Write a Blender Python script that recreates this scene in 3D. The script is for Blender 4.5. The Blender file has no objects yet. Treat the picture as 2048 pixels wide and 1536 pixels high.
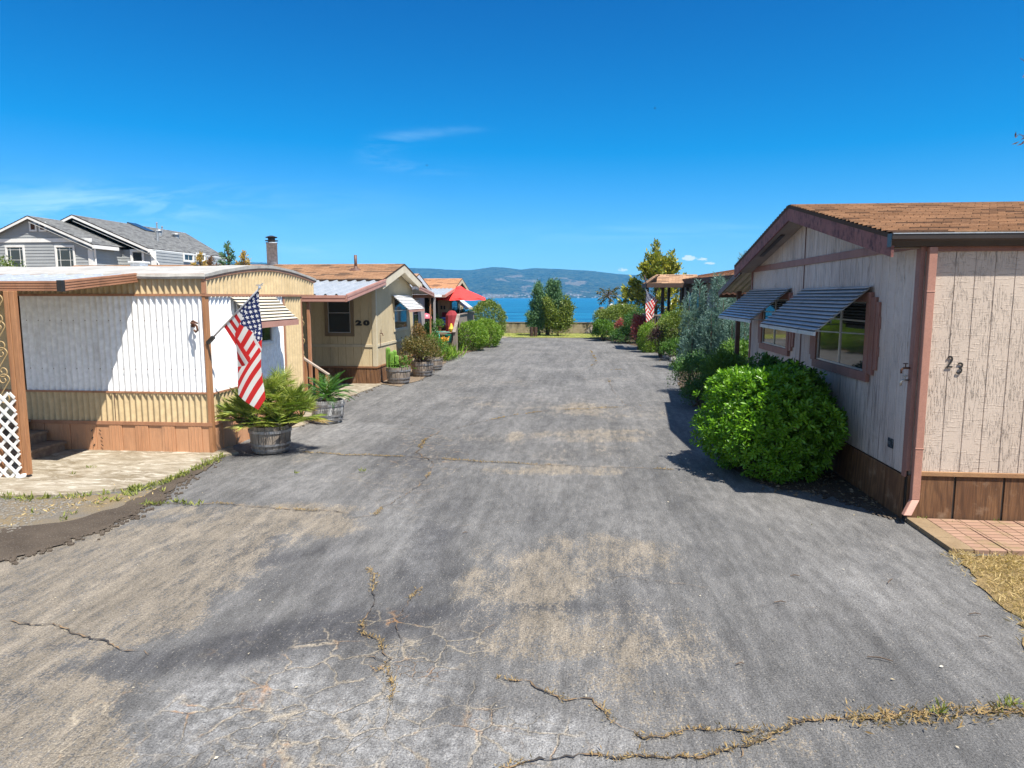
import bpy, bmesh, math, random
import numpy as np
from mathutils import Vector, Matrix

# ------------------------------------------------------------------ camera, sky, sun, exposure
SC = bpy.context.scene
COL = SC.collection
rnd = random.Random(7)
FPX, CXP, CYP, EYE = 1400.0, 1024.0, 768.0, 2.5          # focal length and centre in pixels of the 2048 px photo, eye height
PITCH = math.atan(174 / FPX)
YAW = math.atan(140 / (FPX / math.cos(PITCH)))
cd = bpy.data.cameras.new('camera'); cam = bpy.data.objects.new('camera', cd); COL.objects.link(cam)
cam.location = (0, 0, EYE)
cam.rotation_euler = (math.pi / 2 - PITCH, 0, YAW)
cd.sensor_width = 36.0; cd.lens = FPX / 2048 * 36.0
cd.clip_start = 0.05; cd.clip_end = 40000
SC.camera = cam
SUN = Vector((0.40, -0.36, 1.0)).normalized()
sd = bpy.data.lights.new('sun', 'SUN'); sd.energy = 5.0; sd.angle = math.radians(0.53); sd.color = (1.0, 0.93, 0.82)
so = bpy.data.objects.new('sun', sd); COL.objects.link(so)
so.rotation_euler = SUN.to_track_quat('Z', 'Y').to_euler(); so.location = (20, -15, 60)
SC.view_settings.view_transform = 'Standard'
try: SC.view_settings.look = 'None'
except Exception: pass
SC.view_settings.gamma = 1.0
SC.view_settings.exposure = 1.0
SC.cycles.use_denoising = True
SC.cycles.max_bounces = 8
SC.cycles.transparent_max_bounces = 8
SC.cycles.volume_bounces = 1

def dirpx(u, v):
    a = (u - CXP) / FPX; b = (v - CYP) / FPX
    fw = math.cos(PITCH) - b * math.sin(PITCH); z = -math.sin(PITCH) - b * math.cos(PITCH)
    F = (-math.sin(YAW), math.cos(YAW)); R = (math.cos(YAW), math.sin(YAW))
    return Vector((F[0]*fw + R[0]*a, F[1]*fw + R[1]*a, z))
def G(u, v, z=0.0):                                       # point of the ground (or of height z) measured off the photo
    d = dirpx(u, v); t = (z - EYE) / d.z; return Vector((d.x*t, d.y*t, z))
def atY(u, v, Y):
    d = dirpx(u, v); t = Y / d.y; return Vector((d.x*t, Y, EYE + d.z*t))
def atX(u, v, X):
    d = dirpx(u, v); t = X / d.x; return Vector((X, d.y*t, EYE + d.z*t))

W = bpy.data.worlds.new('World'); SC.world = W; W.use_nodes = True
def world():
    nt = W.node_tree; N = nt.nodes; L = nt.links
    bg = N['Background']
    sky = N.new('ShaderNodeTexSky'); sky.sky_type = 'NISHITA'; sky.sun_disc = False
    sky.sun_elevation = math.asin(SUN.z); sky.sun_rotation = math.atan2(SUN.x, SUN.y)
    sky.altitude = 400; sky.air_density = 1.0; sky.dust_density = 0.2; sky.ozone_density = 3.0
    # faint cirrus: gaussian windows over stretched noise, laid out on the direction x/y, z/y
    tc = N.new('ShaderNodeTexCoord'); sp = N.new('ShaderNodeSeparateXYZ'); L.new(tc.outputs['Generated'], sp.inputs[0])
    def math_(op, a, b=None):
        m = N.new('ShaderNodeMath'); m.operation = op
        for i, q in enumerate((a, b)):
            if q is None: continue
            if isinstance(q, (int, float)): m.inputs[i].default_value = q
            else: L.new(q, m.inputs[i])
        return m.outputs[0]
    # sky graded to shape the fill: deepened low ahead, dimmed behind, brighter overhead
    sc_ = N.new('ShaderNodeSeparateColor'); L.new(sky.outputs[0], sc_.inputs[0]); cc_ = N.new('ShaderNodeCombineColor')
    for i, (o_, k_, mn) in enumerate(((2.2, .34, .004), (.95, .46, .1), (1.0, .68, .5))):
        L.new(math_('MAXIMUM', math_('MULTIPLY', math_('SUBTRACT', sc_.outputs[i], o_), k_), mn), cc_.inputs[i])
    def step(x, a, b):
        m = N.new('ShaderNodeMapRange'); L.new(x, m.inputs[0]); m.inputs[1].default_value = a; m.inputs[2].default_value = b; m.interpolation_type = 'SMOOTHSTEP'; return m.outputs[0]
    wdeep = math_('MULTIPLY', step(sp.outputs['Y'], .05, .5), step(sp.outputs['Z'], .75, .42))
    dim = N.new('ShaderNodeMix'); dim.data_type = 'RGBA'; dim.blend_type = 'MULTIPLY'; L.new(step(sp.outputs['Y'], .25, -.5), dim.inputs[0]); L.new(sky.outputs[0], dim.inputs[6]); dim.inputs[7].default_value = (.5, .5, .52, 1)
    hs = N.new('ShaderNodeMix'); hs.data_type = 'RGBA'; L.new(wdeep, hs.inputs[0]); L.new(dim.outputs[2], hs.inputs[6]); L.new(cc_.outputs[0], hs.inputs[7])
    yy = math_('MAXIMUM', sp.outputs['Y'], 0.05)
    px = math_('DIVIDE', sp.outputs['X'], yy); pz = math_('DIVIDE', sp.outputs['Z'], yy)
    cmb = N.new('ShaderNodeCombineXYZ'); L.new(px, cmb.inputs[0]); L.new(pz, cmb.inputs[1])
    mp = N.new('ShaderNodeMapping'); mp.inputs['Scale'].default_value = (3.0, 17, 1); mp.inputs['Rotation'].default_value = (0, 0, 0.12)
    L.new(cmb.outputs[0], mp.inputs[0])
    nz = N.new('ShaderNodeTexNoise'); nz.inputs['Scale'].default_value = 1.6; nz.inputs['Detail'].default_value = 9; nz.inputs['Roughness'].default_value = 0.62
    nz.inputs['Distortion'].default_value = 0.7
    L.new(mp.outputs[0], nz.inputs['Vector'])
    dens = math_('MULTIPLY', math_('MAXIMUM', math_('SUBTRACT', nz.outputs[0], 0.42), 0), 4.0)
    tot = None
    for (u, v, su, sv, k) in ((925, 259, 0.030, 0.0045, .09), (865, 265, 0.032, 0.006, .13), (805, 276, 0.028, .008, .24), (765, 291, .024, .010, .22), (742, 306, .018, .010, .18), (765, 322, .030, .008, .18), (815, 335, .036, .007, .16), (890, 343, .045, .006, .14), (300, 415, 0.24, 0.026, .42), (80, 405, .16, .03, .4), (1330, 465, 0.2, 0.012, .25), (620, 500, .06, .012, .25)):
        d = dirpx(u, v); cx, cz = d.x / d.y, d.z / d.y
        a = math_('DIVIDE', math_('SUBTRACT', px, cx), su); b = math_('DIVIDE', math_('SUBTRACT', pz, cz), sv)
        e = math_('MULTIPLY', math_('EXPONENT', math_('MULTIPLY', math_('ADD', math_('MULTIPLY', a, a), math_('MULTIPLY', b, b)), -1.0)), k)
        tot = e if tot is None else math_('ADD', tot, e)
    n2 = N.new('ShaderNodeTexNoise'); n2.inputs['Scale'].default_value = 130; n2.inputs['Detail'].default_value = 8; n2.inputs['Roughness'].default_value = 0.66
    m2 = N.new('ShaderNodeMapping'); m2.inputs['Scale'].default_value = (1.0, 1.7, 1); L.new(cmb.outputs[0], m2.inputs[0]); L.new(m2.outputs[0], n2.inputs['Vector'])
    cu = None
    for (u, v, su, sv, k) in ((1378, 516, .0125, .0058, 1.0), (1407, 518, .007, .003, .8), (1419, 527, .011, .0030, .85), (1440, 520, .016, .0022, .35), (1246, 539, .012, .005, .8), (1212, 545, .008, .003, .35), (632, 501, .012, .003, .3)):
        d = dirpx(u, v); cx, cz = d.x / d.y, d.z / d.y
        a = math_('DIVIDE', math_('SUBTRACT', px, cx), su); b = math_('DIVIDE', math_('SUBTRACT', pz, cz), sv)
        e = math_('MULTIPLY', math_('EXPONENT', math_('MULTIPLY', math_('ADD', math_('MULTIPLY', a, a), math_('MULTIPLY', b, b)), -1.0)), k)
        cu = e if cu is None else math_('ADD', cu, e)
    cuf = step(math_('SUBTRACT', cu, math_('MULTIPLY', math_('SUBTRACT', 1.02, n2.outputs[0]), 1.15)), -.05, .17)
    fac = math_('MINIMUM', math_('MULTIPLY', tot, dens), 0.5)
    front = math_('GREATER_THAN', sp.outputs['Y'], 0.1)
    fac = math_('MULTIPLY', fac, front)
    mx = N.new('ShaderNodeMix'); mx.data_type = 'RGBA'
    L.new(fac, mx.inputs[0]); L.new(hs.outputs[2], mx.inputs[6]); mx.inputs[7].default_value = (2.6, 4.0, 5.0, 1)
    my = N.new('ShaderNodeMix'); my.data_type = 'RGBA'; L.new(math_('MULTIPLY', math_('MULTIPLY', cuf, front), .9), my.inputs[0]); L.new(mx.outputs[2], my.inputs[6]); my.inputs[7].default_value = (4.0, 4.2, 4.35, 1)
    L.new(my.outputs[2], bg.inputs['Color']); bg.inputs['Strength'].default_value = 0.13
world()

# ------------------------------------------------------------------ mesh builder
ORG = {}
def root_of(o):
    while o.parent is not None: o = o.parent
    return o
class MB:
    def __init__(s): s.v = []; s.f = []; s.m = []; s.uv = []
    def add(s, vs, fs, mi=0, uv=None):
        b = len(s.v); s.v.extend([tuple(p) for p in vs])
        for k, f in enumerate(fs):
            s.f.append(tuple(b + i for i in f)); s.m.append(mi); s.uv.append(uv[k] if uv else None)
        return s
    def box(s, x0, x1, y0, y1, z0, z1, mi=0):
        v = [(x, y, z) for z in (z0, z1) for y in (y0, y1) for x in (x0, x1)]
        return s.add(v, [(0,2,3,1),(4,5,7,6),(0,1,5,4),(2,6,7,3),(0,4,6,2),(1,3,7,5)], mi)
    def obox(s, c, ax, ay, az, mi=0):                      # centre and three half-axis vectors
        c = Vector(c); ax = Vector(ax); ay = Vector(ay); az = Vector(az)
        v = [c + ax*i + ay*j + az*k for k in (-1, 1) for j in (-1, 1) for i in (-1, 1)]
        return s.add(v, [(0,2,3,1),(4,5,7,6),(0,1,5,4),(2,6,7,3),(0,4,6,2),(1,3,7,5)], mi)
    def bar(s, p, q, w, h, up=(0, 0, 1), mi=0):
        p = Vector(p); q = Vector(q); d = q - p; n = d.normalized(); up = Vector(up)
        sd = n.cross(up)
        if sd.length < 1e-4: sd = n.cross(Vector((1, 0, 0)))
        sd.normalize(); uu = sd.cross(n)
        return s.obox((p + q) / 2, d / 2, sd * w / 2, uu * h / 2, mi)
    def tube(s, pts, r, n=8, mi=0, cap=True):
        pts = [Vector(p) for p in pts]; rs = r if isinstance(r, (list, tuple)) else [r] * len(pts)
        b = []; prev = None
        for i, p in enumerate(pts):
            d = (pts[min(i+1, len(pts)-1)] - pts[max(i-1, 0)]); d = d.normalized() if d.length > 1e-9 else Vector((0, 0, 1))
            ref = prev if prev is not None else (Vector((0, 0, 1)) if abs(d.z) < 0.9 else Vector((1, 0, 0)))
            a = ref - d * ref.dot(d)
            if a.length < 1e-4: a = d.orthogonal()
            a.normalize(); prev = a; c = d.cross(a)
            for k in range(n):
                t = 2 * math.pi * k / n; b.append(p + (a * math.cos(t) + c * math.sin(t)) * rs[i])
        f = []
        for i in range(len(pts) - 1):
            for k in range(n):
                k2 = (k + 1) % n; f.append((i*n + k, i*n + k2, (i+1)*n + k2, (i+1)*n + k))
        if cap: f.append(tuple(range(n - 1, -1, -1))); f.append(tuple((len(pts)-1)*n + k for k in range(n)))
        return s.add(b, f, mi)
    def lathe(s, prof, c, n=24, mi=0, sx=1.0, sy=1.0):
        v = []; f = []
        for (r, z) in prof:
            for k in range(n):
                t = 2*math.pi*k/n; v.append((c[0] + r*math.cos(t)*sx, c[1] + r*math.sin(t)*sy, c[2] + z))
        for i in range(len(prof) - 1):
            for k in range(n):
                k2 = (k+1) % n; f.append((i*n+k, i*n+k2, (i+1)*n+k2, (i+1)*n+k))
        return s.add(v, f, mi)
    def prism(s, poly, vec, mi=0):                         # polygon of 3-D points swept by a vector
        n = len(poly); vec = Vector(vec); P = [Vector(p) for p in poly]
        nrm = Vector((0, 0, 0))
        for i in range(n): nrm += (P[i] - P[0]).cross(P[(i+1) % n] - P[0])
        if nrm.dot(vec) > 0: P = P[::-1]
        v = P + [p + vec for p in P]
        f = [tuple(range(n)), tuple(range(2*n - 1, n - 1, -1))]
        f += [(i, i + n, (i+1) % n + n, (i+1) % n) for i in range(n)]
        return s.add(v, f, mi)
    def quad(s, a, b, c, d, mi=0, uv=None): return s.add([a, b, c, d], [(0, 1, 2, 3)], mi, [uv] if uv else None)
    def build(s, name, mat, parent=None, smooth=False, bevel=0.0, base=None, solid=0.0):
        me = bpy.data.meshes.new(name)
        org = Vector((0, 0, 0))
        if parent is not None: org = ORG.get(root_of(parent).name, org)
        elif base is not None: org = Vector(base)
        me.from_pydata([(p[0]-org.x, p[1]-org.y, p[2]-org.z) for p in s.v], [], s.f)
        mats = mat if isinstance(mat, (list, tuple)) else [mat]
        for m in mats: me.materials.append(m)
        if len(mats) > 1: me.polygons.foreach_set('material_index', s.m)
        if any(q is not None for q in s.uv):
            l = me.uv_layers.new(name='UVMap'); k = 0; buf = []
            for f, q in zip(s.f, s.uv):
                for j in range(len(f)): buf.extend(q[j] if q else (0.0, 0.0))
            l.data.foreach_set('uv', buf)
        if smooth: me.polygons.foreach_set('use_smooth', [True] * len(me.polygons))
        me.update()
        o = bpy.data.objects.new(name, me); COL.objects.link(o)
        if parent is not None: o.parent = parent
        else: o.location = org; ORG[o.name] = org
        if solid: m = o.modifiers.new('solid', 'SOLIDIFY'); m.thickness = solid; m.offset = 0
        if bevel: m = o.modifiers.new('bevel', 'BEVEL'); m.width = bevel; m.segments = 2; m.limit_method = 'ANGLE'; m.angle_limit = math.radians(50)
        return o
def tag(o, label=None, cat=None, group=None, kind=None):
    if label: o['label'] = label
    if cat: o['category'] = cat
    if group: o['group'] = group
    if kind: o['kind'] = kind
    return o
def thing(name, label, cat, loc, rotz=0.0, group=None, local=False):
    o = bpy.data.objects.new(name, None); COL.objects.link(o); o.location = loc; o.rotation_euler = (0, 0, rotz); o.empty_display_size = 0.2
    ORG[o.name] = Vector((0, 0, 0)) if local else Vector(loc)
    return tag(o, label, cat, group)
def copy_tree(o, parent=None, loc=None, rotz=None, label=None, scale=None):
    c = o.copy(); COL.objects.link(c); c.parent = parent
    if parent is None: ORG[c.name] = ORG.get(o.name, Vector((0, 0, 0)))
    if loc is not None: c.location = loc
    if rotz is not None: c.rotation_euler = (0, 0, rotz)
    if scale is not None: c.scale = scale
    if label: c['label'] = label
    for ch in [q for q in bpy.data.objects if q.parent == o]: copy_tree(ch, c)
    return c

# ------------------------------------------------------------------ materials
class NT:
    def __init__(s, name):
        s.m = bpy.data.materials.new(name); s.m.use_nodes = True; s.t = s.m.node_tree; s.N = s.t.nodes; s.L = s.t.links
        s.b = s.N['Principled BSDF']; s.out = s.N['Material Output']
        s.tc = s.N.new('ShaderNodeTexCoord')
    def lk(s, a, b): s.L.new(a, b)
    def val(s, sock, q):
        if isinstance(q, (int, float)): sock.default_value = q
        elif isinstance(q, (tuple, list)): sock.default_value = (*q, 1.0) if len(q) == 3 and len(sock.default_value) == 4 else q
        else: s.L.new(q, sock)
    def math(s, op, a, b=0.0, clamp=False):
        n = s.N.new('ShaderNodeMath'); n.operation = op; n.use_clamp = clamp; s.val(n.inputs[0], a); s.val(n.inputs[1], b); return n.outputs[0]
    def mix(s, f, a, b, mode='MIX'):
        n = s.N.new('ShaderNodeMix'); n.data_type = 'RGBA'; n.blend_type = mode
        s.val(n.inputs[0], f); s.val(n.inputs[6], a); s.val(n.inputs[7], b); return n.outputs[2]
    def map(s, scale=(1, 1, 1), src='Object', rot=(0, 0, 0)):
        n = s.N.new('ShaderNodeMapping'); n.inputs['Scale'].default_value = scale; n.inputs['Rotation'].default_value = rot
        s.L.new(s.tc.outputs[src] if isinstance(src, str) else src, n.inputs[0]); return n.outputs[0]
    def noise(s, scale, vec=None, detail=4, rough=0.55, dist=0.0):
        n = s.N.new('ShaderNodeTexNoise'); n.inputs['Scale'].default_value = scale; n.inputs['Detail'].default_value = detail
        n.inputs['Roughness'].default_value = rough; n.inputs['Distortion'].default_value = dist
        s.L.new(vec if vec is not None else s.tc.outputs['Object'], n.inputs['Vector']); return n.outputs[0]
    def voro(s, scale, vec=None, feature='F1', out=0):
        n = s.N.new('ShaderNodeTexVoronoi'); n.feature = feature; n.inputs['Scale'].default_value = scale
        s.L.new(vec if vec is not None else s.tc.outputs['Object'], n.inputs['Vector']); return n.outputs[out]
    def ramp(s, f, a, b): return s.mr(f, a, b)
    def mr(s, f, a, b, c=0.0, d=1.0):
        n = s.N.new('ShaderNodeMapRange'); s.val(n.inputs[0], f); n.inputs[1].default_value = a; n.inputs[2].default_value = b
        n.inputs[3].default_value = c; n.inputs[4].default_value = d; n.clamp = True; return n.outputs[0]
    def attr(s, name):
        n = s.N.new('ShaderNodeAttribute'); n.attribute_name = name; return n.outputs['Fac']
    def bump(s, h, dist=0.01, strength=1.0, nrm=None):
        n = s.N.new('ShaderNodeBump'); n.inputs['Strength'].default_value = strength; n.inputs['Distance'].default_value = dist
        s.val(n.inputs['Height'], h)
        if nrm is not None: s.L.new(nrm, n.inputs['Normal'])
        return n.outputs[0]
    def fin(s, col=None, rough=None, nrm=None, metal=None, spec=None):
        if col is not None: s.val(s.b.inputs['Base Color'], col)
        if rough is not None: s.val(s.b.inputs['Roughness'], rough)
        if nrm is not None: s.L.new(nrm, s.b.inputs['Normal'])
        if metal is not None: s.b.inputs['Metallic'].default_value = metal
        if spec is not None: s.b.inputs['Specular IOR Level'].default_value = spec
        return s.m
def surf(name, c1, c2=None, rough=0.7, metal=0.0, nscale=3.0, stretch=(1, 1, 1), lo=0.35, hi=0.65, bump=0.0, bscale=60.0, bstretch=(1, 1, 1), fine=0.12, spec=0.4, dirt=None, dscale=2.0, dlo=.55, dhi=.75):
    n = NT(name)
    c2 = c2 or tuple(q * 0.8 for q in c1)
    col = n.mix(n.mr(n.noise(nscale, n.map(stretch), 7, 0.6), lo, hi), c1, c2)
    if fine:
        f = n.mr(n.noise(bscale * 1.3, n.map(bstretch), 3), 0.3, 0.7, 1 - fine, 1 + fine)
        col = n.mix(1.0, col, n.N.new('ShaderNodeCombineColor').outputs[0] if False else f, 'MULTIPLY')
    if dirt: col = n.mix(n.math('MULTIPLY', n.mr(n.noise(dscale, n.map((1, 1, .35)), 9, .68), dlo, dhi), .8), col, dirt)
    nr = n.bump(n.noise(bscale, n.map(bstretch), 5, .6), bump) if bump else None
    return n.fin(col, rough, nr, metal, spec)
def leafmat(name, c1, c2, transl=0.3, rough=0.45, spec=0.35):
    n = NT(name)
    t = n.attr('tint')
    col = n.mix(t, c1, c2)
    n.fin(col, rough, spec=spec)
    tr = n.N.new('ShaderNodeBsdfTranslucent'); n.L.new(n.mix(1.0, col, (1.0, 1.15, 0.5), 'MULTIPLY'), tr.inputs['Color'])
    ms = n.N.new('ShaderNodeMixShader'); ms.inputs[0].default_value = transl
    n.L.new(n.b.outputs[0], ms.inputs[1]); n.L.new(tr.outputs[0], ms.inputs[2]); n.L.new(ms.outputs[0], n.out.inputs['Surface'])
    return n.m
M = {}
M['galv'] = surf('galvanised', (.34, .36, .38), (.22, .24, .26), .5, .25, 9, bump=.0006, bscale=30)
M['white_metal'] = surf('white_painted_metal', (.86, .88, .90), (.77, .79, .81), .4, 0, 1.5, (1, 1, .3), bump=.002, bscale=9, dirt=(.46, .43, .38), dscale=3.0, dlo=.58, dhi=.85)
M['white_roof'] = surf('white_roof_coating', (.42, .41, .385), (.33, .32, .295), .65, 0, 1.2, (1, .25, 1), bump=.006, bscale=9, dirt=(.20, .185, .165), dscale=2.5, dlo=.5)
M['tan_metal'] = surf('tan_painted_metal', (.57, .45, .27), (.49, .38, .22), .45, 0, 1.2, (1, 1, .3), bump=.003, bscale=7, dirt=(.28, .21, .12), dscale=3.0, dlo=.6, dhi=.85)
M['brown_trim'] = surf('brown_metal_trim', (.40, .20, .115), (.32, .155, .085), .42, 0, 4, dirt=(.16, .08, .05))
M['dark_trim'] = surf('dark_brown_trim', (.13, .065, .045), (.08, .04, .03), .5, 0, 5)
M['post_wood'] = surf('stained_post_wood', (.40, .20, .095), (.28, .13, .06), .6, 0, 9, (1, 1, .12), bump=.002, bscale=45, bstretch=(1, 1, .1), dirt=(.2, .1, .055))
M['skirt'] = surf('skirting_panel', (.54, .29, .16), (.44, .225, .12), .6, 0, 2, (1, 1, .25), bump=.0015, bscale=60, bstretch=(1, 1, .06), dirt=(.24, .14, .09), dscale=3.2)
M['pinktrim'] = surf('rose_brown_paint', (.29, .148, .12), (.23, .11, .09), .6, 0, 3, (1, 1, .3), bump=.002, bscale=50, dirt=(.17, .08, .065), dscale=6, dlo=.5, dhi=.7)
M['pinkmetal'] = surf('rose_metal_fascia', (.46, .25, .20), (.38, .20, .155), .42, 0, 3)
M['tan_paint'] = surf('tan_wall_paint', (.54, .44, .275), (.47, .38, .23), .75, 0, 1.8, (1, 1, .3), bump=.0015, bscale=70, bstretch=(1, 1, .08), dirt=(.30, .24, .15))
M['tan_trim'] = surf('tan_trim_paint', (.52, .455, .33), (.45, .39, .27), .65, 0, 2.2)
M['taupe'] = surf('taupe_trim_paint', (.20, .145, .085), (.17, .12, .07), .6, 0, 3)
M['grey_siding'] = surf('grey_lap_siding', (.33, .35, .36), (.295, .315, .325), .7, 0, 1.2)
M['white_trim'] = surf('white_trim_paint', (.78, .78, .76), (.68, .68, .66), .5, 0, 2)
M['dkwood'] = surf('dark_stained_wood', (.075, .042, .03), (.045, .026, .02), .65, 0, 6, (1, 1, .15), bump=.002, bscale=40, bstretch=(1, 1, .1))
M['oldwood'] = surf('weathered_grey_wood', (.27, .235, .205), (.16, .135, .115), .85, 0, 9, (1, 1, .1), bump=.003, bscale=40, bstretch=(1, 1, .08), dirt=(.09, .07, .06))
M['oldwood_h'] = surf('weathered_step_wood', (.25, .19, .14), (.14, .10, .075), .85, 0, 9, (.1, 1, 1), bump=.003, bscale=40, bstretch=(.08, 1, 1), dirt=(.09, .065, .05))
def m_ply():
    n = NT('brown_stained_plywood')
    w = n.N.new('ShaderNodeTexWave'); w.wave_type = 'BANDS'; w.bands_direction = 'DIAGONAL'; w.inputs['Scale'].default_value = 5.5; w.inputs['Distortion'].default_value = 9.0; w.inputs['Detail'].default_value = 3.0; w.inputs['Detail Scale'].default_value = 1.2
    n.L.new(n.map((1.0, 1.0, .16)), w.inputs['Vector'])
    col = n.mix(n.mr(n.noise(2.5, n.map((1, 1, .4)), 6, .65), .34, .66), (.225, .118, .058), (.135, .066, .034))
    col = n.mix(n.math('MULTIPLY', n.mr(w.outputs['Fac'], .45, .9), .55), col, (.085, .043, .024))
    col = n.mix(n.math('MULTIPLY', n.mr(n.noise(1.0, n.map((60, 60, 2.5)), 5, .7), .46, .62), .55), col, (.06, .034, .022))
    col = n.mix(n.math('MULTIPLY', n.mr(n.noise(4, None, 8, .7), .56, .7), .6), col, (.30, .20, .13))
    return n.fin(col, .75, n.bump(n.noise(1.0, n.map((60, 60, 3)), 5), .004), spec=.25)
M['skirtwood'] = m_ply()
M['barrel'] = surf('weathered_barrel_oak', (.34, .29, .24), (.19, .155, .125), .85, 0, 14, (1, 1, .12), bump=.004, bscale=45, bstretch=(1, 1, .1), dirt=(.075, .06, .055), dscale=5, dlo=.5, dhi=.68)
M['barrel_white'] = surf('whitewashed_barrel_oak', (.52, .52, .51), (.40, .40, .39), .85, 0, 14, (1, 1, .12), bump=.004, bscale=45, bstretch=(1, 1, .1), dirt=(.06, .055, .05), dscale=6, dlo=.5, dhi=.58)
M['hoop'] = surf('galvanised_hoop', (.36, .37, .39), (.22, .21, .21), .5, .6, 12, dirt=(.16, .09, .06), dscale=8)
M['soil'] = surf('potting_soil', (.06, .042, .03), (.03, .022, .016), .95, 0, 25, bump=.01, bscale=60)
M['black'] = surf('black_paint', (.018, .017, .017), (.03, .028, .026), .45)
M['iron'] = surf('painted_wrought_iron', (.42, .30, .15), (.34, .24, .115), .5)
M['rust'] = surf('rusty_iron', (.14, .06, .03), (.07, .03, .02), .8, 0, 20)
M['gutter'] = surf('dark_bronze_gutter', (.05, .04, .037), (.038, .03, .028), .35, .2, 3)
M['brass'] = surf('dull_faucet_metal', (.5, .5, .48), (.3, .28, .24), .35, .8)
M['silver'] = surf('bare_aluminium', (.62, .63, .65), (.5, .51, .53), .35, .75)
M['bark'] = surf('bark', (.13, .095, .07), (.07, .05, .038), .9, 0, 12, (1, 1, .25), bump=.015, bscale=20, bstretch=(1, 1, .3))
M['maroon'] = surf('maroon_canvas', (.30, .035, .045), (.24, .026, .034), .85)
M['red_canvas'] = surf('red_umbrella_canvas', (.74, .045, .04), (.66, .034, .032), .8)
M['terracotta'] = surf('terracotta', (.42, .15, .075), (.34, .12, .06), .8)
M['blue_glaze'] = surf('blue_glazed_pot', (.02, .045, .16), (.015, .03, .11), .25)
M['pink_enamel'] = surf('pink_red_enamel', (.62, .16, .21), (.5, .12, .17), .3)
M['teal'] = surf('teal_hose', (.06, .38, .36), (.04, .3, .29), .5)
M['green_plastic'] = surf('green_plastic', (.02, .20, .12), (.015, .16, .1), .5)
M['cream'] = surf('cream_plastic', (.62, .56, .44), (.55, .49, .38), .5)
M['yellow'] = surf('yellow_paint', (.72, .48, .05), (.6, .38, .04), .5)
M['orange'] = surf('orange_paint', (.7, .26, .03), (.6, .2, .03), .6)
M['brownhouse'] = surf('brown_house_siding', (.085, .05, .036), (.06, .036, .027), .75, 0, 3, (1, 1, .2), bump=.002, bscale=50, bstretch=(1, 1, .1))
M['greypanel'] = surf('grey_panel_paint', (.34, .33, .33), (.28, .27, .27), .7)
M['rock'] = surf('pale_river_rock', (.48, .45, .42), (.30, .27, .25), .85, 0, 4, bump=.02, bscale=9)
M['globe'] = surf('white_globe', (.8, .8, .8), (.75, .75, .75), .4)
def glass(name, tint):
    n = NT(name); n.b.inputs['IOR'].default_value = 1.5
    return n.fin(tint, .04, n.bump(n.noise(1.2), .004, .25), spec=.9)
M['glass'] = glass('window_glass', (.025, .03, .032))
def curtainglass():
    n = NT('window_glass_over_blinds')
    z = n.math('FRACT', n.math('MULTIPLY', n.math('ADD', 0, n.N.new('ShaderNodeSeparateXYZ').outputs[2]), 1))
    return n.fin((.06, .06, .055), .05, spec=.8)
def t111(name, c1, c2, streakc, bumpd=.006, amt=.5):
    n = NT(name)                                                # rough-sawn plywood: raised flakes, long vertical grain, weather streaks
    v = n.map((70, 70, 6.5)); f1 = n.noise(1.0, v, 4, .62, .35)
    patch = n.mr(n.noise(3.4, n.map((1, 1, .5)), 4), .40, .60)
    flk = n.math('MULTIPLY', n.mr(f1, .535, .60), patch)
    h2 = n.noise(1.0, n.map((6, 6, 60)), 3)
    flk2 = n.math('MULTIPLY', n.mr(h2, .57, .63), n.math('SUBTRACT', 1.0, patch))
    grain = n.noise(1.0, n.map((120, 120, 4)), 4)
    hgt = n.math('ADD', n.math('ADD', n.math('MULTIPLY', flk, 1.0), n.math('MULTIPLY', flk2, .45)), n.math('MULTIPLY', grain, .22))
    col = n.mix(n.mr(n.noise(1.6, n.map((1, 1, .3)), 6), .35, .65), c1, c2)
    st = n.math('MULTIPLY', n.mr(n.noise(1.0, n.map((30, 30, 1.1)), 6, .7), .48, .62), n.mr(n.noise(.9, n.map((1, 1, .6)), 5), .4, .62))
    col = n.mix(n.math('MULTIPLY', st, amt), col, streakc)
    col = n.mix(1.0, col, n.mr(n.noise(70, None, 3), .3, .7, .9, 1.08), 'MULTIPLY')
    return n.fin(col, .8, n.bump(hgt, bumpd), spec=.25)
M['t111'] = t111('taupe_rough_sawn_siding', (.56, .475, .405), (.51, .43, .365), (.42, .35, .30), .0085, .05)
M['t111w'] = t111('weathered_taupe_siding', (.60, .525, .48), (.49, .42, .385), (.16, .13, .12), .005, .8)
M['t20'] = t111('tan_rough_sawn_siding', (.52, .435, .285), (.46, .38, .24), (.33, .27, .18), .004, .3)
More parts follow.
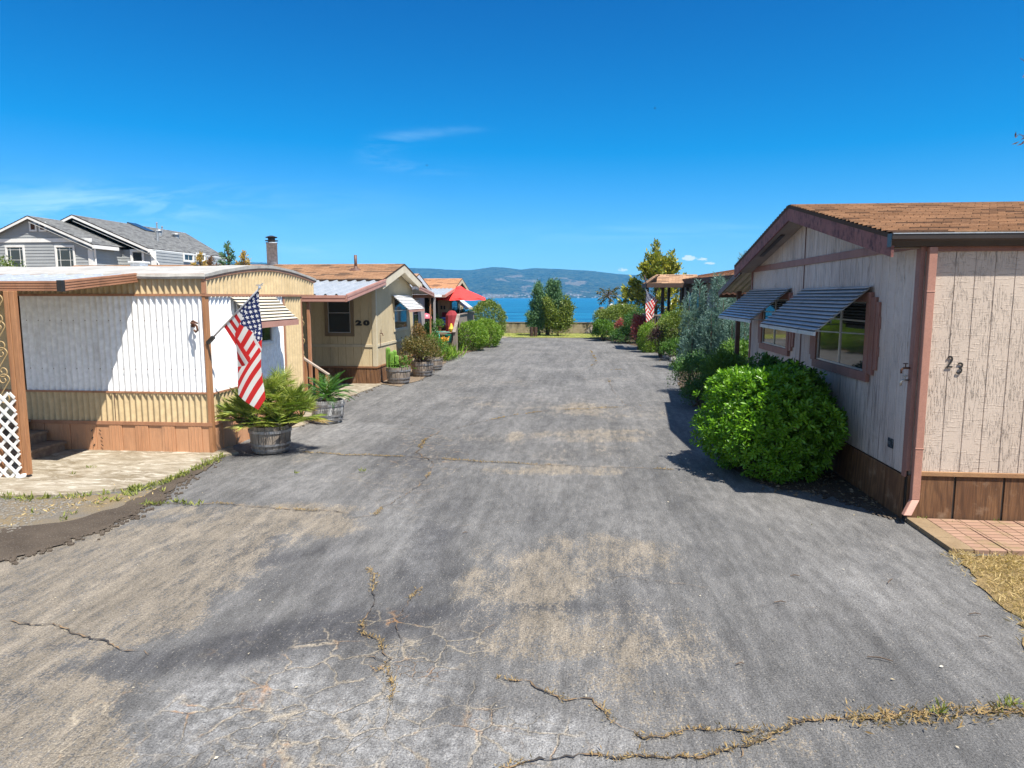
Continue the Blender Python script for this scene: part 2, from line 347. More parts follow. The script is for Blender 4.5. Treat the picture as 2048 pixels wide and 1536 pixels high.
def shingle(name, ca, cb, cc, tabw=.31, row=.14):
    n = NT(name)
    uv = n.tc.outputs['UV']; sp = n.N.new('ShaderNodeSeparateXYZ'); n.L.new(uv, sp.inputs[0])
    r = n.math('FLOOR', n.math('DIVIDE', sp.outputs[1], row))
    off = n.math('MULTIPLY', n.math('FRACT', n.math('MULTIPLY', r, .437)), 1.0)
    xs = n.math('ADD', n.math('DIVIDE', sp.outputs[0], tabw), off)
    c = n.math('FLOOR', xs)
    cmb = n.N.new('ShaderNodeCombineXYZ'); n.L.new(c, cmb.inputs[0]); n.L.new(r, cmb.inputs[1])
    wn = n.N.new('ShaderNodeTexWhiteNoise'); wn.noise_dimensions = '2D'; n.L.new(cmb.outputs[0], wn.inputs['Vector'])
    col = n.mix(n.mr(wn.outputs['Value'], .15, .85), ca, cb)
    col = n.mix(n.math('MULTIPLY', n.math('GREATER_THAN', wn.outputs['Value'], .86), .8), col, cc)
    col = n.mix(n.math('MULTIPLY', n.mr(n.noise(2.0, None, 7, .65), .5, .72), .5), col, cc)
    gap = n.math('LESS_THAN', n.math('FRACT', xs), .035)
    col = n.mix(n.math('MULTIPLY', gap, .75), col, (.03, .02, .015))
    col = n.mix(1.0, col, n.mr(n.noise(120, None, 2), .3, .7, .72, 1.25), 'MULTIPLY')
    h = n.math('ADD', n.math('MULTIPLY', wn.outputs['Value'], .5), n.math('ADD', n.math('MULTIPLY', gap, -1.0), n.math('MULTIPLY', n.noise(150), .4)))
    return n.fin(col, .92, n.bump(h, .006), spec=.2)
M['sh_brown'] = shingle('brown_shingle', (.44, .285, .18), (.33, .205, .125), (.17, .11, .08))
M['sh_rust'] = shingle('rust_brown_shingle', (.38, .225, .13), (.28, .16, .09), (.13, .085, .06))
M['sh_orange'] = shingle('orange_brown_shingle', (.47, .255, .14), (.38, .20, .105), (.18, .10, .065))
M['sh_grey'] = shingle('grey_shingle', (.21, .215, .215), (.15, .155, .155), (.09, .092, .095))
M['leaf_pitt'] = leafmat('glossy_green_leaf', (.06, .18, .012), (.21, .41, .022), .3, .36, .45)
M['leaf_dark'] = leafmat('dark_green_leaf', (.03, .085, .018), (.075, .17, .03), .25)
M['leaf_mid'] = leafmat('mid_green_leaf', (.055, .14, .02), (.13, .24, .03), .28)
M['leaf_box'] = leafmat('boxwood_leaf', (.09, .20, .018), (.24, .36, .04), .28)
M['leaf_hedge'] = leafmat('hedge_leaf', (.055, .125, .02), (.23, .27, .05), .25)
M['leaf_mag'] = leafmat('magnolia_leaf', (.10, .15, .022), (.46, .42, .06), .25, .3, .5)
M['leaf_blue'] = leafmat('blue_cypress_needle', (.085, .16, .14), (.23, .36, .32), .15, .7)
M['leaf_spruce'] = leafmat('blue_green_needle', (.05, .125, .055), (.15, .27, .12), .2, .7)
M['leaf_red'] = leafmat('bronze_red_leaf', (.085, .11, .025), (.26, .115, .05), .25)
M['leaf_pink'] = leafmat('rose_red_leaf', (.30, .055, .06), (.48, .12, .12), .25)
M['leaf_palm'] = leafmat('fan_palm_leaf', (.10, .18, .022), (.40, .43, .09), .25, .42)
M['leaf_sago'] = leafmat('cycad_leaf', (.03, .115, .015), (.10, .22, .025), .18, .32, .5)
M['leaf_gold'] = leafmat('golden_leaf', (.40, .25, .05), (.52, .36, .09), .3)
M['leaf_rust'] = leafmat('rust_leaf', (.14, .06, .03), (.26, .14, .07), .25)
M['cactus'] = surf('cactus_skin', (.16, .30, .04), (.10, .22, .03), .6, 0, 8)
M['drygrass'] = leafmat('dry_grass_blade', (.37, .255, .10), (.56, .44, .22), .25, .8)
M['weed'] = leafmat('weed_leaf', (.12, .17, .03), (.33, .33, .09), .25, .7)
M['ochre'] = leafmat('dry_crack_weed', (.22, .145, .06), (.38, .28, .13), .2, .85)
M['lawn'] = leafmat('lawn_blade', (.17, .24, .04), (.40, .42, .12), .25, .7)
M['petal'] = leafmat('orange_petal', (.75, .28, .02), (.8, .42, .05), .3)

# ------------------------------------------------------------------ setting: ground, road, slabs, lake, hills, air
def fbm(x, y, seed=0, octv=5, gain=.5):                     # value noise on numpy arrays
    tot = np.zeros_like(x); amp = 1.0; fr = 1.0
    for o in range(octv):
        xi = np.floor(x*fr).astype(np.int64); yi = np.floor(y*fr).astype(np.int64); xf = x*fr - xi; yf = y*fr - yi
        def h(a, b):
            n = (a * 374761393 + b * 668265263 + (seed + o) * 974711) & 0x7fffffff
            n = ((n ^ (n >> 13)) * 1274126177) & 0x7fffffff
            return ((n ^ (n >> 16)) & 0xffff) / 65535.0
        u = xf*xf*(3-2*xf); w = yf*yf*(3-2*yf)
        tot += amp * ((h(xi, yi)*(1-u) + h(xi+1, yi)*u)*(1-w) + (h(xi, yi+1)*(1-u) + h(xi+1, yi+1)*u)*w - .5)
        amp *= gain; fr *= 2.03
    return tot
def npmesh(name, V, F, mats, attrs=None, parent=None, base=None, mi=None, smooth=False, uv=None):
    me = bpy.data.meshes.new(name); V = np.asarray(V, dtype=np.float64)
    org = np.zeros(3)
    if parent is not None: org = np.array(ORG.get(root_of(parent).name, Vector((0, 0, 0))))
    elif base is not None: org = np.array(base, dtype=float)
    V = V - org; F = np.asarray(F, dtype=np.int32); nf, k = F.shape
    me.vertices.add(len(V)); me.vertices.foreach_set('co', V.astype(np.float32).ravel())
    me.loops.add(nf*k); me.loops.foreach_set('vertex_index', F.ravel())
    me.polygons.add(nf); me.polygons.foreach_set('loop_start', np.arange(0, nf*k, k, dtype=np.int32)); me.polygons.foreach_set('loop_total', np.full(nf, k, dtype=np.int32))
    for m in (mats if isinstance(mats, (list, tuple)) else [mats]): me.materials.append(m)
    if mi is not None: me.polygons.foreach_set('material_index', np.asarray(mi, dtype=np.int32))
    for n, a in (attrs or {}).items():
        at = me.attributes.new(n, 'FLOAT', 'POINT'); at.data.foreach_set('value', np.asarray(a, dtype=np.float32))
    if uv is not None:
        l = me.uv_layers.new(name='UVMap'); l.data.foreach_set('uv', np.asarray(uv, dtype=np.float32).ravel())
    me.update(calc_edges=True); me.validate()
    if smooth: me.polygons.foreach_set('use_smooth', [True]*len(me.polygons))
    o = bpy.data.objects.new(name, me); COL.objects.link(o)
    if parent is not None: o.parent = parent
    else: o.location = org; ORG[o.name] = Vector(org)
    return o
def gridmesh(xs, ys):
    X, Y = np.meshgrid(xs, ys); nx, ny = len(xs), len(ys)
    i = (np.arange(ny-1)[:, None]*nx + np.arange(nx-1)[None, :]).ravel()
    return X.ravel(), Y.ravel(), np.stack([i, i+1, i+nx+1, i+nx], 1)
def structure(o): o['kind'] = 'structure'; return o

def m_dirt(name, a, b, c, pebble=.5, sc=60):
    n = NT(name)
    col = n.mix(n.mr(n.noise(1.3, None, 8, .65), .38, .62), a, b)
    pv = n.voro(sc, None); col = n.mix(n.math('MULTIPLY', n.mr(pv, .12, .34, 1, 0), pebble), col, c)
    col = n.mix(1.0, col, n.mr(n.noise(140, None, 3), .3, .7, .7, 1.25), 'MULTIPLY')
    return n.fin(col, .95, n.bump(n.math('ADD', n.noise(60, None, 5), n.mr(pv, .1, .4, .6, 0)), .012), spec=.15)
M['dirt'] = m_dirt('bare_earth', (.15, .115, .085), (.22, .17, .12), (.36, .32, .27), .4)
M['darkdirt'] = m_dirt('dark_damp_earth', (.060, .048, .038), (.095, .077, .06), (.24, .21, .18), .45, 38)
M['gravel'] = m_dirt('gravel_with_dry_litter', (.15, .135, .115), (.20, .155, .09), (.27, .255, .23), .7, 60)
M['mulch'] = m_dirt('dark_bed_soil', (.07, .05, .037), (.10, .075, .05), (.20, .17, .13), .35, 50)
M['straw'] = m_dirt('straw_covered_earth', (.24, .175, .085), (.16, .115, .055), (.36, .28, .15), .5, 50)
M['lawnbase'] = m_dirt('thin_lawn', (.17, .21, .05), (.34, .32, .11), (.40, .38, .16), .4, 20)
ground = MB().box(-900, 900, -150, 48.1, -4.5, -.03).build('ground', M['dirt']); structure(ground)

def m_concrete():
    n = NT('old_pale_concrete')
    v = n.map((1.0, 1.8, 1), rot=(0, 0, .35))
    col = n.mix(n.mr(n.noise(1.5, v, 8, .7, 1.2), .36, .62), (.31, .275, .215), (.17, .14, .095))
    col = n.mix(n.mr(n.noise(3.1, n.map((1, 3, 1), rot=(0, 0, .25)), 8, .7, 1.0), .50, .64), col, (.44, .41, .35))
    col = n.mix(n.math('MULTIPLY', n.mr(n.noise(.9, None, 9, .75), .56, .68), .6), col, (.15, .105, .06))
    col = n.mix(1.0, col, n.mr(n.noise(110, None, 4), .3, .7, .82, 1.15), 'MULTIPLY')
    return n.fin(col, .9, n.bump(n.math('ADD', n.noise(45, None, 6), n.noise(4, None, 4)), .008), spec=.2)
M['concrete'] = m_concrete()

def m_road():
    n = NT('worn_asphalt')
    wear, light, gator = n.attr('wear'), n.attr('light'), n.attr('gator')
    v = n.map((1, 1, 1)); vs = n.map((1.0, .30, 1))                       # strokes of the sealer run along the street
    big = n.noise(.55, n.map((1, .7, 1)), 7, .62)
    sp1 = n.noise(46, v, 4, .72); sp2 = n.noise(70, vs, 3, .7); mid = n.noise(9, vs, 7, .75)
    seal = n.mix(n.mr(big, .36, .64), (.104, .104, .104), (.160, .158, .155))
    seal = n.mix(n.math('MULTIPLY', n.mr(n.noise(3.0, n.map((1, .16, 1)), 6, .62), .50, .72), .45), seal, (.060, .061, .065))
    seal = n.mix(n.math('MULTIPLY', light, n.mr(n.noise(11, None, 6, .7), .35, .65)), seal, (.27, .27, .268))
    agg = n.mix(n.mr(n.noise(38, v, 4, .7), .3, .7), (.245, .212, .165), (.165, .142, .112))
    # exposed aggregate where the sealer has worn off: threshold a fine speckle by wear
    cov = n.math('ADD', n.math('ADD', wear, n.math('MULTIPLY', n.math('SUBTRACT', mid, .5), 1.15)), n.math('MULTIPLY', n.math('SUBTRACT', n.noise(1.1, n.map((1, .6, 1)), 6, .7), .5), .55))
    seal = n.mix(n.math('MULTIPLY', n.attr('dark'), .75), seal, (.046, .047, .053))
    spk = n.math('ADD', n.math('MULTIPLY', sp1, .55), n.math('MULTIPLY', sp2, .45))
    k = n.math('SUBTRACT', spk, n.math('SUBTRACT', .70, n.math('MULTIPLY', cov, .42)))
    tan_ = n.math('MULTIPLY', n.mr(k, -.018, .03), .88)
    col = n.mix(tan_, seal, agg)
    pits = n.mr(n.noise(52, v, 3, .7), .42, .33); col = n.mix(n.math('MULTIPLY', pits, .75), col, (.04, .04, .044))
    chips = n.voro(26, v); col = n.mix(n.math('MULTIPLY', n.mr(chips, .08, .15, 1, 0), .55), col, (.36, .33, .28))
    ch2 = n.voro(44, vs); col = n.mix(n.math('MULTIPLY', n.mr(ch2, .12, .22, .8, 0), n.mr(n.noise(1.5, None, 5), .4, .62)), col, (.24, .225, .20))
    # alligator cracks
    wv = n.N.new('ShaderNodeVectorMath'); wv.operation = 'MULTIPLY_ADD'
    nn = n.N.new('ShaderNodeTexNoise'); nn.inputs['Scale'].default_value = 3.5; nn.inputs['Detail'].default_value = 6; n.L.new(n.tc.outputs['Object'], nn.inputs['Vector'])
    n.L.new(nn.outputs['Color'], wv.inputs[0]); wv.inputs[1].default_value = (.35, .35, 0); n.L.new(n.tc.outputs['Object'], wv.inputs[2])
    ed = n.voro(3.4, wv.outputs[0], 'DISTANCE_TO_EDGE'); ed2 = n.voro(8.5, wv.outputs[0], 'DISTANCE_TO_EDGE')
    msk = n.mr(gator, .18, .75)
    c1 = n.math('MULTIPLY', n.mr(ed, .0, .042, 1, 0), n.mr(n.noise(1.7, None, 4), .36, .5)); c2 = n.math('MULTIPLY', n.mr(ed2, .0, .05, .8, 0), n.mr(n.noise(1.2, n.map((1, 1, 1), rot=(0, 0, 1)), 4), .48, .6))
    c = n.math('MULTIPLY', n.math('MAXIMUM', c1, c2), msk)
    crcol = n.mix(n.mr(n.noise(2.6, None, 5, .7), .54, .64), (.36, .31, .235), (.36, .19, .075))
    crcol = n.mix(n.mr(n.noise(30, None, 4), .55, .65), crcol, (.05, .045, .04))
    col = n.mix(n.math('MULTIPLY', c, .74), col, crcol)
    col = n.mix(1.0, col, n.mr(n.noise(80, v, 4, .8), .33, .67, .45, 1.55), 'MULTIPLY')
    col = n.mix(1.0, col, n.mr(n.noise(9, vs, 9, .82), .33, .67, .62, 1.38), 'MULTIPLY')
    col = n.mix(1.0, col, n.mr(n.noise(2.2, n.map((1.6, .12, 1)), 8, .7), .34, .66, .80, 1.2), 'MULTIPLY')
    h = n.math('ADD', n.math('ADD', sp1, n.math('MULTIPLY', sp2, .6)), n.math('MULTIPLY', c, -.6))
    return n.fin(col, .88, n.bump(h, .016), spec=.22)
M['road'] = m_road()
# wear read off the photo: ellipses (pixel centre, pixel radii, strength) laid on the ground
WEAR = [(60,1180,260,70,.8),(250,1110,220,70,.8),(450,1065,180,50,.75),(150,1240,240,50,.6),(600,1040,120,35,.5),(60,1400,200,90,.85),(150,1500,150,60,.8),(260,1230,120,45,.55),
        (1010,1150,110,70,.6),(1160,1110,160,45,.5),(1130,1225,190,55,.62),(960,1285,230,45,.66),(1180,1290,150,30,.5),(1300,1250,150,40,.35),(900,1165,60,35,.5),
        (1120,1340,150,40,.4),(1350,1330,140,50,.42),(1250,1400,170,45,.5),(1450,1480,120,50,.45),(1700,1480,260,45,.35),(1800,1420,240,25,.2),(1050,1440,160,40,.35),
        (950,800,120,12,.5),(1180,822,150,14,.55),(1080,812,130,8,.45),(1250,850,110,22,.4),(1000,872,150,8,.42),(1180,905,150,16,.5),(1110,940,110,12,.55),(990,945,35,12,.5),(1030,885,14,22,.5),(1200,870,130,14,.35),
        (720,905,120,18,.42),(860,940,70,30,.42),(700,960,160,30,.4),(860,770,160,10,.35),(1000,740,160,8,.3),(1150,760,160,7,.3),(1330,1100,110,50,.12),(1150,1010,110,30,.16),(1000,700,120,6,.3),(1180,720,100,6,.3)]
LIGHT = [(560,1440,260,80,.8),(850,1490,260,60,.9),(500,1350,140,45,.5),(780,1390,150,50,.5),(1120,1500,150,45,.5),(640,860,110,25,.5),(820,1040,40,60,.45),(1780,1140,160,70,.25),(560,960,100,30,.3)]
DARKB = [(430,1300,330,28,.75),(150,1290,170,14,.6),(610,1270,180,40,.5),(700,1150,150,60,.45),(870,1130,50,90,.5),(880,1240,120,30,.5),(850,900,80,30,.5),(800,950,60,40,.4),(560,1095,130,25,.4),(500,912,130,6,.6),(880,1010,60,60,.3),(1100,1215,90,10,.4),(1250,1215,120,10,.3)]
GATOR = [(650,1400,330,110,1.0),(880,1480,260,80,1.0),(500,1490,200,60,1.0),(760,1290,160,60,.8),(860,900,70,35,.5),(1080,1470,170,50,.7),(780,970,80,60,.35),(420,1300,200,30,.35)]
def field(X, Y, L):
    t = np.zeros_like(X)
    for (u, v, ru, rv, k) in L:
        c = G(u, v); a = G(u + ru, v); b0 = G(u, v - rv); b1 = G(u, v + rv)
        rx = (a - c).length; ry = (b0 - b1).length / 2
        ex = Vector((b0.x - b1.x, b0.y - b1.y)).normalized()
        dx, dy = X - c.x, Y - c.y
        py = dx*ex.x + dy*ex.y; pxx = dx*ex.y - dy*ex.x
        q = (pxx/rx)**2 + (py/ry)**2
        q = q + fbm(X*2.1 + u, Y*1.3 + v, 3, 5, .6) * 2.2
        w_ = np.clip((1.9 - q) / 1.7, 0, 1); t = t + k * w_ * w_ * (3 - 2*w_)
    return t
POLYS = [([(-60,1140),(150,1068),(300,1005),(560,1003),(720,1012),(690,1060),(600,1110),(500,1180),(420,1240),(250,1285),(-60,1235)], .30, .16),
         ([(-60,1258),(120,1290),(240,1325),(340,1372),(250,1440),(280,1560),(-60,1560)], .32, .14),
         ([(930,1068),(1130,1058),(1340,1078),(1400,1240),(880,1242)], .15, .06), ([(720,1248),(1080,1240),(1420,1245),(1500,1330),(1340,1350),(760,1300)], .12, .12),
         ([(870,866),(1280,858),(1300,884),(850,884)], .16, .15), ([(960,928),(1240,930),(1260,952),(950,950)], .18, .12), ([(1130,792),(1350,800),(1340,836),(1120,826)], .16, .15)]
def polyfield(X, Y, L):
    t = np.zeros_like(X); wx = X + fbm(X*1.3, Y*1.3, 51, 5, .6)*.30; wy = Y + fbm(X*1.3, Y*1.3, 57, 5, .6)*.30
    for px, k, soft in L:
        P = [G(u, v) for u, v in px]; ins = np.zeros(X.shape, bool); dm = np.full(X.shape, 1e9)
        for a, b in zip(P, P[1:] + P[:1]):
            if a.y != b.y: ins ^= ((a.y > wy) != (b.y > wy)) & (wx < (b.x - a.x)*(wy - a.y)/(b.y - a.y) + a.x)
            dx, dy = b.x - a.x, b.y - a.y; q = np.clip(((wx - a.x)*dx + (wy - a.y)*dy)/(dx*dx + dy*dy), 0, 1)
            dm = np.minimum(dm, np.hypot(wx - a.x - q*dx, wy - a.y - q*dy))
        sd_ = np.where(ins, dm, -dm); t += k*np.clip(.5 + sd_/(2*soft), 0, 1)
    return t
VV = []; FF = []; nb = 0
for xs, ys in ((np.arange(-11, 7.01, .06), np.arange(-3, 15.01, .06)), (np.arange(-11, 7.01, .2), np.arange(15, 43.3, .2))):
    X, Y, F = gridmesh(xs, ys); VV.append(np.stack([X, Y, np.zeros_like(X)], 1)); FF.append(F + nb); nb += len(X)
V = np.concatenate(VV); X, Y = V[:, 0], V[:, 1]
far = fbm(X*.9, Y*.35, 11, 4) * .35 + .10
wear = np.clip(field(X, Y, WEAR), 0, 1) * .40 + polyfield(X, Y, POLYS) + np.clip(far, 0, .25) * .8 - field(X, Y, DARKB) * .45
V[:, 2] = fbm(X*.25, Y*.2, 5, 3) * .003
road = npmesh('road', V, np.concatenate(FF), M['road'], {'wear': np.clip(wear, 0, .60), 'dark': np.clip(field(X, Y, DARKB), 0, 1), 'light': np.clip(field(X, Y, LIGHT), 0, 1), 'gator': np.clip(field(X, Y, GATOR), 0, 1)}, smooth=True)
structure(road)

def sheet(name, pts, z, mat, jag=.03, seg=.12, thick=0.0):   # flat patch with an uneven edge, triangulated as one polygon
    P = []
    for i, p in enumerate(pts):
        q = pts[(i+1) % len(pts)]; p = Vector((p[0], p[1])); q = Vector((q[0], q[1])); n = max(1, int((q - p).length / seg))
        for k in range(n):
            c = p.lerp(q, k / n); j = jag * (rnd.random() - .5) * 2 if jag else 0
            t = (q - p).normalized(); P.append((c.x - t.y*j, c.y + t.x*j, z))
    if thick: return structure(MB().prism([(a, b, z - thick) for a, b, _ in P], (0, 0, thick)).build(name, mat))
    return structure(MB().add(P, [tuple(range(len(P)))]).build(name, mat))
# left verge: concrete pad, gravel and dark earth beside the road
sheet('concrete_pad', [(-14, 8.0), G(0, 996), G(130, 994), G(260, 980), G(345, 958), G(400, 934), G(447, 914), (-5.45, 10.5), (-5.75, 10.9), (-14, 10.9)], .035, M['concrete'], .025, .2, .05)
sheet('gravel_patch', [(-14, 7.7), G(0, 1000), G(150, 996), G(260, 988), G(350, 962), G(330, 985), G(255, 1020), G(150, 1052), G(0, 1072), (-14, 6.2)], .012, M['gravel'], .05)
sheet('dark_earth_strip', [G(0, 1060), G(150, 1044), G(250, 1012), G(340, 962), G(402, 935), G(440, 912), G(418, 940), G(380, 955), G(320, 1000), G(225, 1052), G(120, 1090), G(0, 1128), (-8, 4.6), (-14, 4.6), (-14, 6.5)], .016, M['darkdirt'], .05)
sheet('walkway_slab', [G(604, 852), G(640, 836), G(668, 812), G(705, 792), G(762, 770), (-5.85, 19.6), (-9, 19.6), (-9, 12), (-5.9, 12)], .02, M['concrete'], .02, .2, .04)
sheet('verge_earth', [(-5.9, 19.55), G(770, 770), G(800, 774), G(840, 760), G(880, 735), G(900, 718), G(935, 705), (-4.9, 32.6), (-4.75, 36), (-4.9, 41.0), (-5.5, 42.6), (-12, 43), (-12, 19.6)], .014, M['dirt'], .06, .3)
# right verge
sheet('planting_bed', [(3.62, 8.0), G(1775, 1030), G(1700, 1002), G(1640, 985), (2.55, 9.2), (2.25, 9.9), (2.1, 11), (2.5, 13), (2.75, 16.5), (2.75, 20), (3.3, 24), (3.5, 28), (3.3, 34), (2.4, 38), (1.4, 41), (.3, 43.0), (.6, 44), (12, 44), (12, 15.6), (3.7, 15.6)], .012, M['mulch'], .05, .25)
sheet('straw_ground', [(3.58, 6.95), G(1910, 1112), G(1960, 1180), G(2048, 1240), (3.2, 5.0), (2.9, 3.5), (14, 3.5), (14, 7.0)], .010, M['straw'], .06)
def m_paver():
    n = NT('pink_scored_paver')
    br = n.N.new('ShaderNodeTexBrick'); br.inputs['Scale'].default_value = 1.0; br.offset = 0.0
    br.inputs['Brick Width'].default_value = .2; br.inputs['Row Height'].default_value = .10; br.inputs['Mortar Size'].default_value = .006; br.inputs['Mortar Smooth'].default_value = .3
    n.L.new(n.map((1, 1, 1)), br.inputs['Vector'])
    br.inputs['Color1'].default_value = (.27, .165, .12, 1); br.inputs['Color2'].default_value = (.31, .20, .145, 1); br.inputs['Mortar'].default_value = (.09, .06, .035, 1)
    col = n.mix(n.mr(n.noise(4, None, 7, .7), .5, .68), br.outputs['Color'], (.22, .165, .09))
    return n.fin(col, .9, n.bump(n.math('ADD', n.math('MULTIPLY', br.outputs['Fac'], -1), n.math('MULTIPLY', n.noise(60), .3)), .006), spec=.2)
M['paver'] = m_paver()
pv = MB()
for i in range(9):
    for j in range(3):
        x0 = 3.86 + i*.305; y0 = 7.02 + j*.33
        pv.box(x0, x0 + .297, y0, y0 + .322, -.02, .045 + rnd.uniform(-.004, .004))
structure(pv.build('brick_paving', M['paver'], bevel=.005))
pe = MB()
for j in range(3): pe.box(3.64 - .0*j, 3.85, 7.02 + j*.33, 7.02 + j*.33 + .322, -.02, .05)
structure(pe.build('paving_edge', surf('tan_edging_slab', (.24, .175, .105), (.18, .125, .07), .9, bump=.004, bscale=40), bevel=.006))
sheet('lawn', [(-12, 43.1), (.9, 43.3), (1.8, 45), (2, 48.05), (-12, 48.05)], .02, M['lawnbase'], .08, .3)
sheet('stepping_slab', [(-5.6, 42.3), (-4.6, 42.4), (-4.3, 43.9), (-5.8, 44.3)], .03, M['concrete'], .03, .3)

# cracks: jagged ribbons of earth, with dry weeds on some stretches
def crack(mb, px, w, jit=.022, step=.035):
    P = [G(u, v) for u, v in px]; out = []
    for a, b in zip(P, P[1:]):
        n = max(2, int((b - a).length / step))
        out += [a.lerp(b, k / n) for k in range(n)]
    out.append(P[-1]); k = len(out); off = 0
    vs = []; fs = []; line = []
    for i, p in enumerate(out):
        t = (out[min(i+1, k-1)] - out[max(i-1, 0)]).normalized(); nrm = Vector((-t.y, t.x, 0))
        off = off * .86 + rnd.uniform(-1, 1) * jit
        c = p + nrm * off; ww = w * .62 * rnd.uniform(.15, 1.3) * min(1, .3 + min(i, k - 1 - i) * .2) / 2
        line.append(c); vs += [c + nrm*ww + Vector((0, 0, .012)), c - nrm*ww + Vector((0, 0, .012))]
    for i in range(k - 1): fs.append((2*i, 2*i+1, 2*i+3, 2*i+2))
    mb.add(vs, fs); return line
CR = [([(2048,1420),(1900,1432),(1780,1440),(1680,1443),(1590,1455),(1500,1490),(1420,1512),(1330,1514),(1200,1514),(1000,1530)], .03, 1.0),
      ([(1000,1355),(1060,1365),(1120,1402),(1180,1405),(1215,1440),(1290,1475),(1360,1465),(1440,1455),(1540,1455)], .022, .7),
      ([(735,1140),(748,1200),(727,1225),(730,1265),(768,1290),(782,1320),(770,1345)], .02, .6),
      ([(300,1008),(420,1010),(520,1014),(640,1022),(690,1030)], .025, .5),
      ([(600,905),(700,912),(820,914),(930,922),(1040,928),(1150,932),(1250,937),(1345,940)], .028, .5),
      ([(900,860),(960,845),(1020,833),(1090,822),(1180,818),(1280,812)], .022, .35),
      ([(730,843),(800,843),(850,858),(890,862)], .02, .2), ([(880,862),(850,882),(840,905),(870,930)], .03, .3),
      ([(1215,757),(1225,780),(1245,808),(1262,812)], .02, .35), ([(760,858),(890,858)], .02, .1),
      ([(700,1040),(760,1030),(800,1000),(850,960),(870,930)], .015, .1), ([(830,1180),(790,1240),(800,1290)], .012, .1),
      ([(0,1245),(100,1252),(180,1275),(240,1300),(300,1310)], .022, .1), ([(780,1400),(760,1330),(700,1300)], .012, .2), ([(1180,1150),(1300,1160),(1420,1175)], .008, 0), ([(1480,1218),(1560,1212),(1640,1216)], .006, 0),
      ([(1540,1455),(1500,1480),(1480,1530)], .012, .2), ([(1180,700),(1195,725),(1150,750),(1180,765)], .02, .2), ([(880,1060),(960,1050),(1100,1040)], .006, 0), ([(1350,700),(1300,735),(1200,742)], .015, .1)]
cmb = MB(); WEEDPTS = []
for px, w, k in CR:
    ln = crack(cmb, px, w)
    WEEDPTS += [(p, k) for p in ln]
n_ = NT('crack_earth'); structure(cmb.build('road_cracks', n_.fin(n_.mix(n_.mr(n_.noise(5, None, 5), .45, .6), (.035, .03, .027), (.21, .14, .075)), .95)))

# lake, hills, town on the far shore, clouds, air
def m_water():
    n = NT('lake_water')
    v = n.map((.55, 1.0, 1)); h = n.math('ADD', n.noise(.5, v, 6, .65), n.math('MULTIPLY', n.noise(.07, v, 4), 1.5))
    pat = n.mr(n.noise(.012, n.map((.25, 1, 1)), 5), .35, .65)
    rip = n.mr(n.noise(.10, n.map((.16, 1, 1)), 10, .85), .45, .57)
    col = n.mix(n.math('MULTIPLY', rip, .75), n.mix(pat, (.002, .040, .105), (.004, .075, .16)), (.02, .20, .34))  # pale ripple streaks painted into the colour to stand for broken reflections
    return n.fin(col, .3, n.bump(h, .8, 1.0), spec=.14)
lake = MB().quad((-7000, 47.9, -2.6), (7000, 47.9, -2.6), (7000, 5200, -2.6), (-7000, 5200, -2.6)).build('lake', m_water()); structure(lake)
RU = [(-3000, 505), (0, 512), (300, 516), (500, 518), (540, 519), (580, 525), (640, 526), (690, 524), (760, 531), (815, 534), (860, 535), (890, 538), (940, 538), (990, 532), (1010, 533), (1040, 538), (1065, 535), (1120, 537), (1180, 540), (1215, 544), (1260, 548), (1330, 556), (1420, 566), (1600, 574), (2300, 560), (4000, 540)]
ru = np.array([(dirpx(u, 594).x / dirpx(u, 594).y) for u, _ in RU]); rt = np.array([(594.0 - v) / FPX for _, v in RU])
xs = np.linspace(-1, 1, 420); ys = np.linspace(0, 1, 130)
A, B, F = gridmesh(xs, ys)
Yh = 2850 + B * 2600; Xh = A * Yh * 1.25
base = np.interp(Xh / Yh, ru, rt)
shore = 3000 + fbm(Xh*.0015, Xh*0 + 3.3, 21, 4) * 260
t = np.clip((Yh - shore) / 1250, 0, 1); sh = t ** .85
Zt = base * 4150 + 2
spur = fbm(Xh*.0042, Yh*.0016, 31, 5, .5); spur = 1 - np.abs(spur) * 1.9
Zh = -4 + sh * Zt * (1 - (1 - t) * .55 * (1.0 - spur)) * np.where(Yh > shore + 1250, 1 - np.clip((Yh - shore - 1250) / 1400, 0, 1) * .7, 1)
Zh += (fbm(Xh*.03, Yh*.03, 41, 3) * 7 + fbm(Xh*.011, Yh*.011, 42, 3) * 14) * np.clip(t*4, 0, 1) * np.clip((1 - t) * 4 + .28, 0, 1)
Zh = np.where(Yh < shore, -6, Zh)
def m_hill():
    n = NT('wooded_hillside')
    col = n.mix(n.mr(n.noise(.03, None, 8, .8), .41, .59), (.003, .012, .007), (.070, .085, .045))  # tree tones; contrast raised in the colour to stand for weak relief shading
    sep = n.N.new('ShaderNodeSeparateXYZ'); n.L.new(n.tc.outputs['Object'], sep.inputs[0])
    lowz = n.mr(sep.outputs[2], 25, 150, .045, -.04)
    wst = n.mr(sep.outputs[0], -900, 100, .02, -.012)
    g = n.math('ADD', n.noise(.0042, n.map((1, .8, 1.6)), 8, .66, .3), n.math('ADD', lowz, wst))
    col = n.mix(n.math('MULTIPLY', n.mr(g, .585, .615), .85), col, (.20, .165, .125))
    col = n.mix(n.math('MULTIPLY', n.mr(n.noise(.02, None, 7, .75), .66, .69), .7), col, (.24, .21, .18))
    return n.fin(col, .95, n.bump(n.noise(.02, None, 7, .7), 60), spec=.1)
hills = npmesh('hills', np.stack([Xh, Yh, Zh], 1), F, m_hill(), smooth=True); structure(hills)
tb = MB()
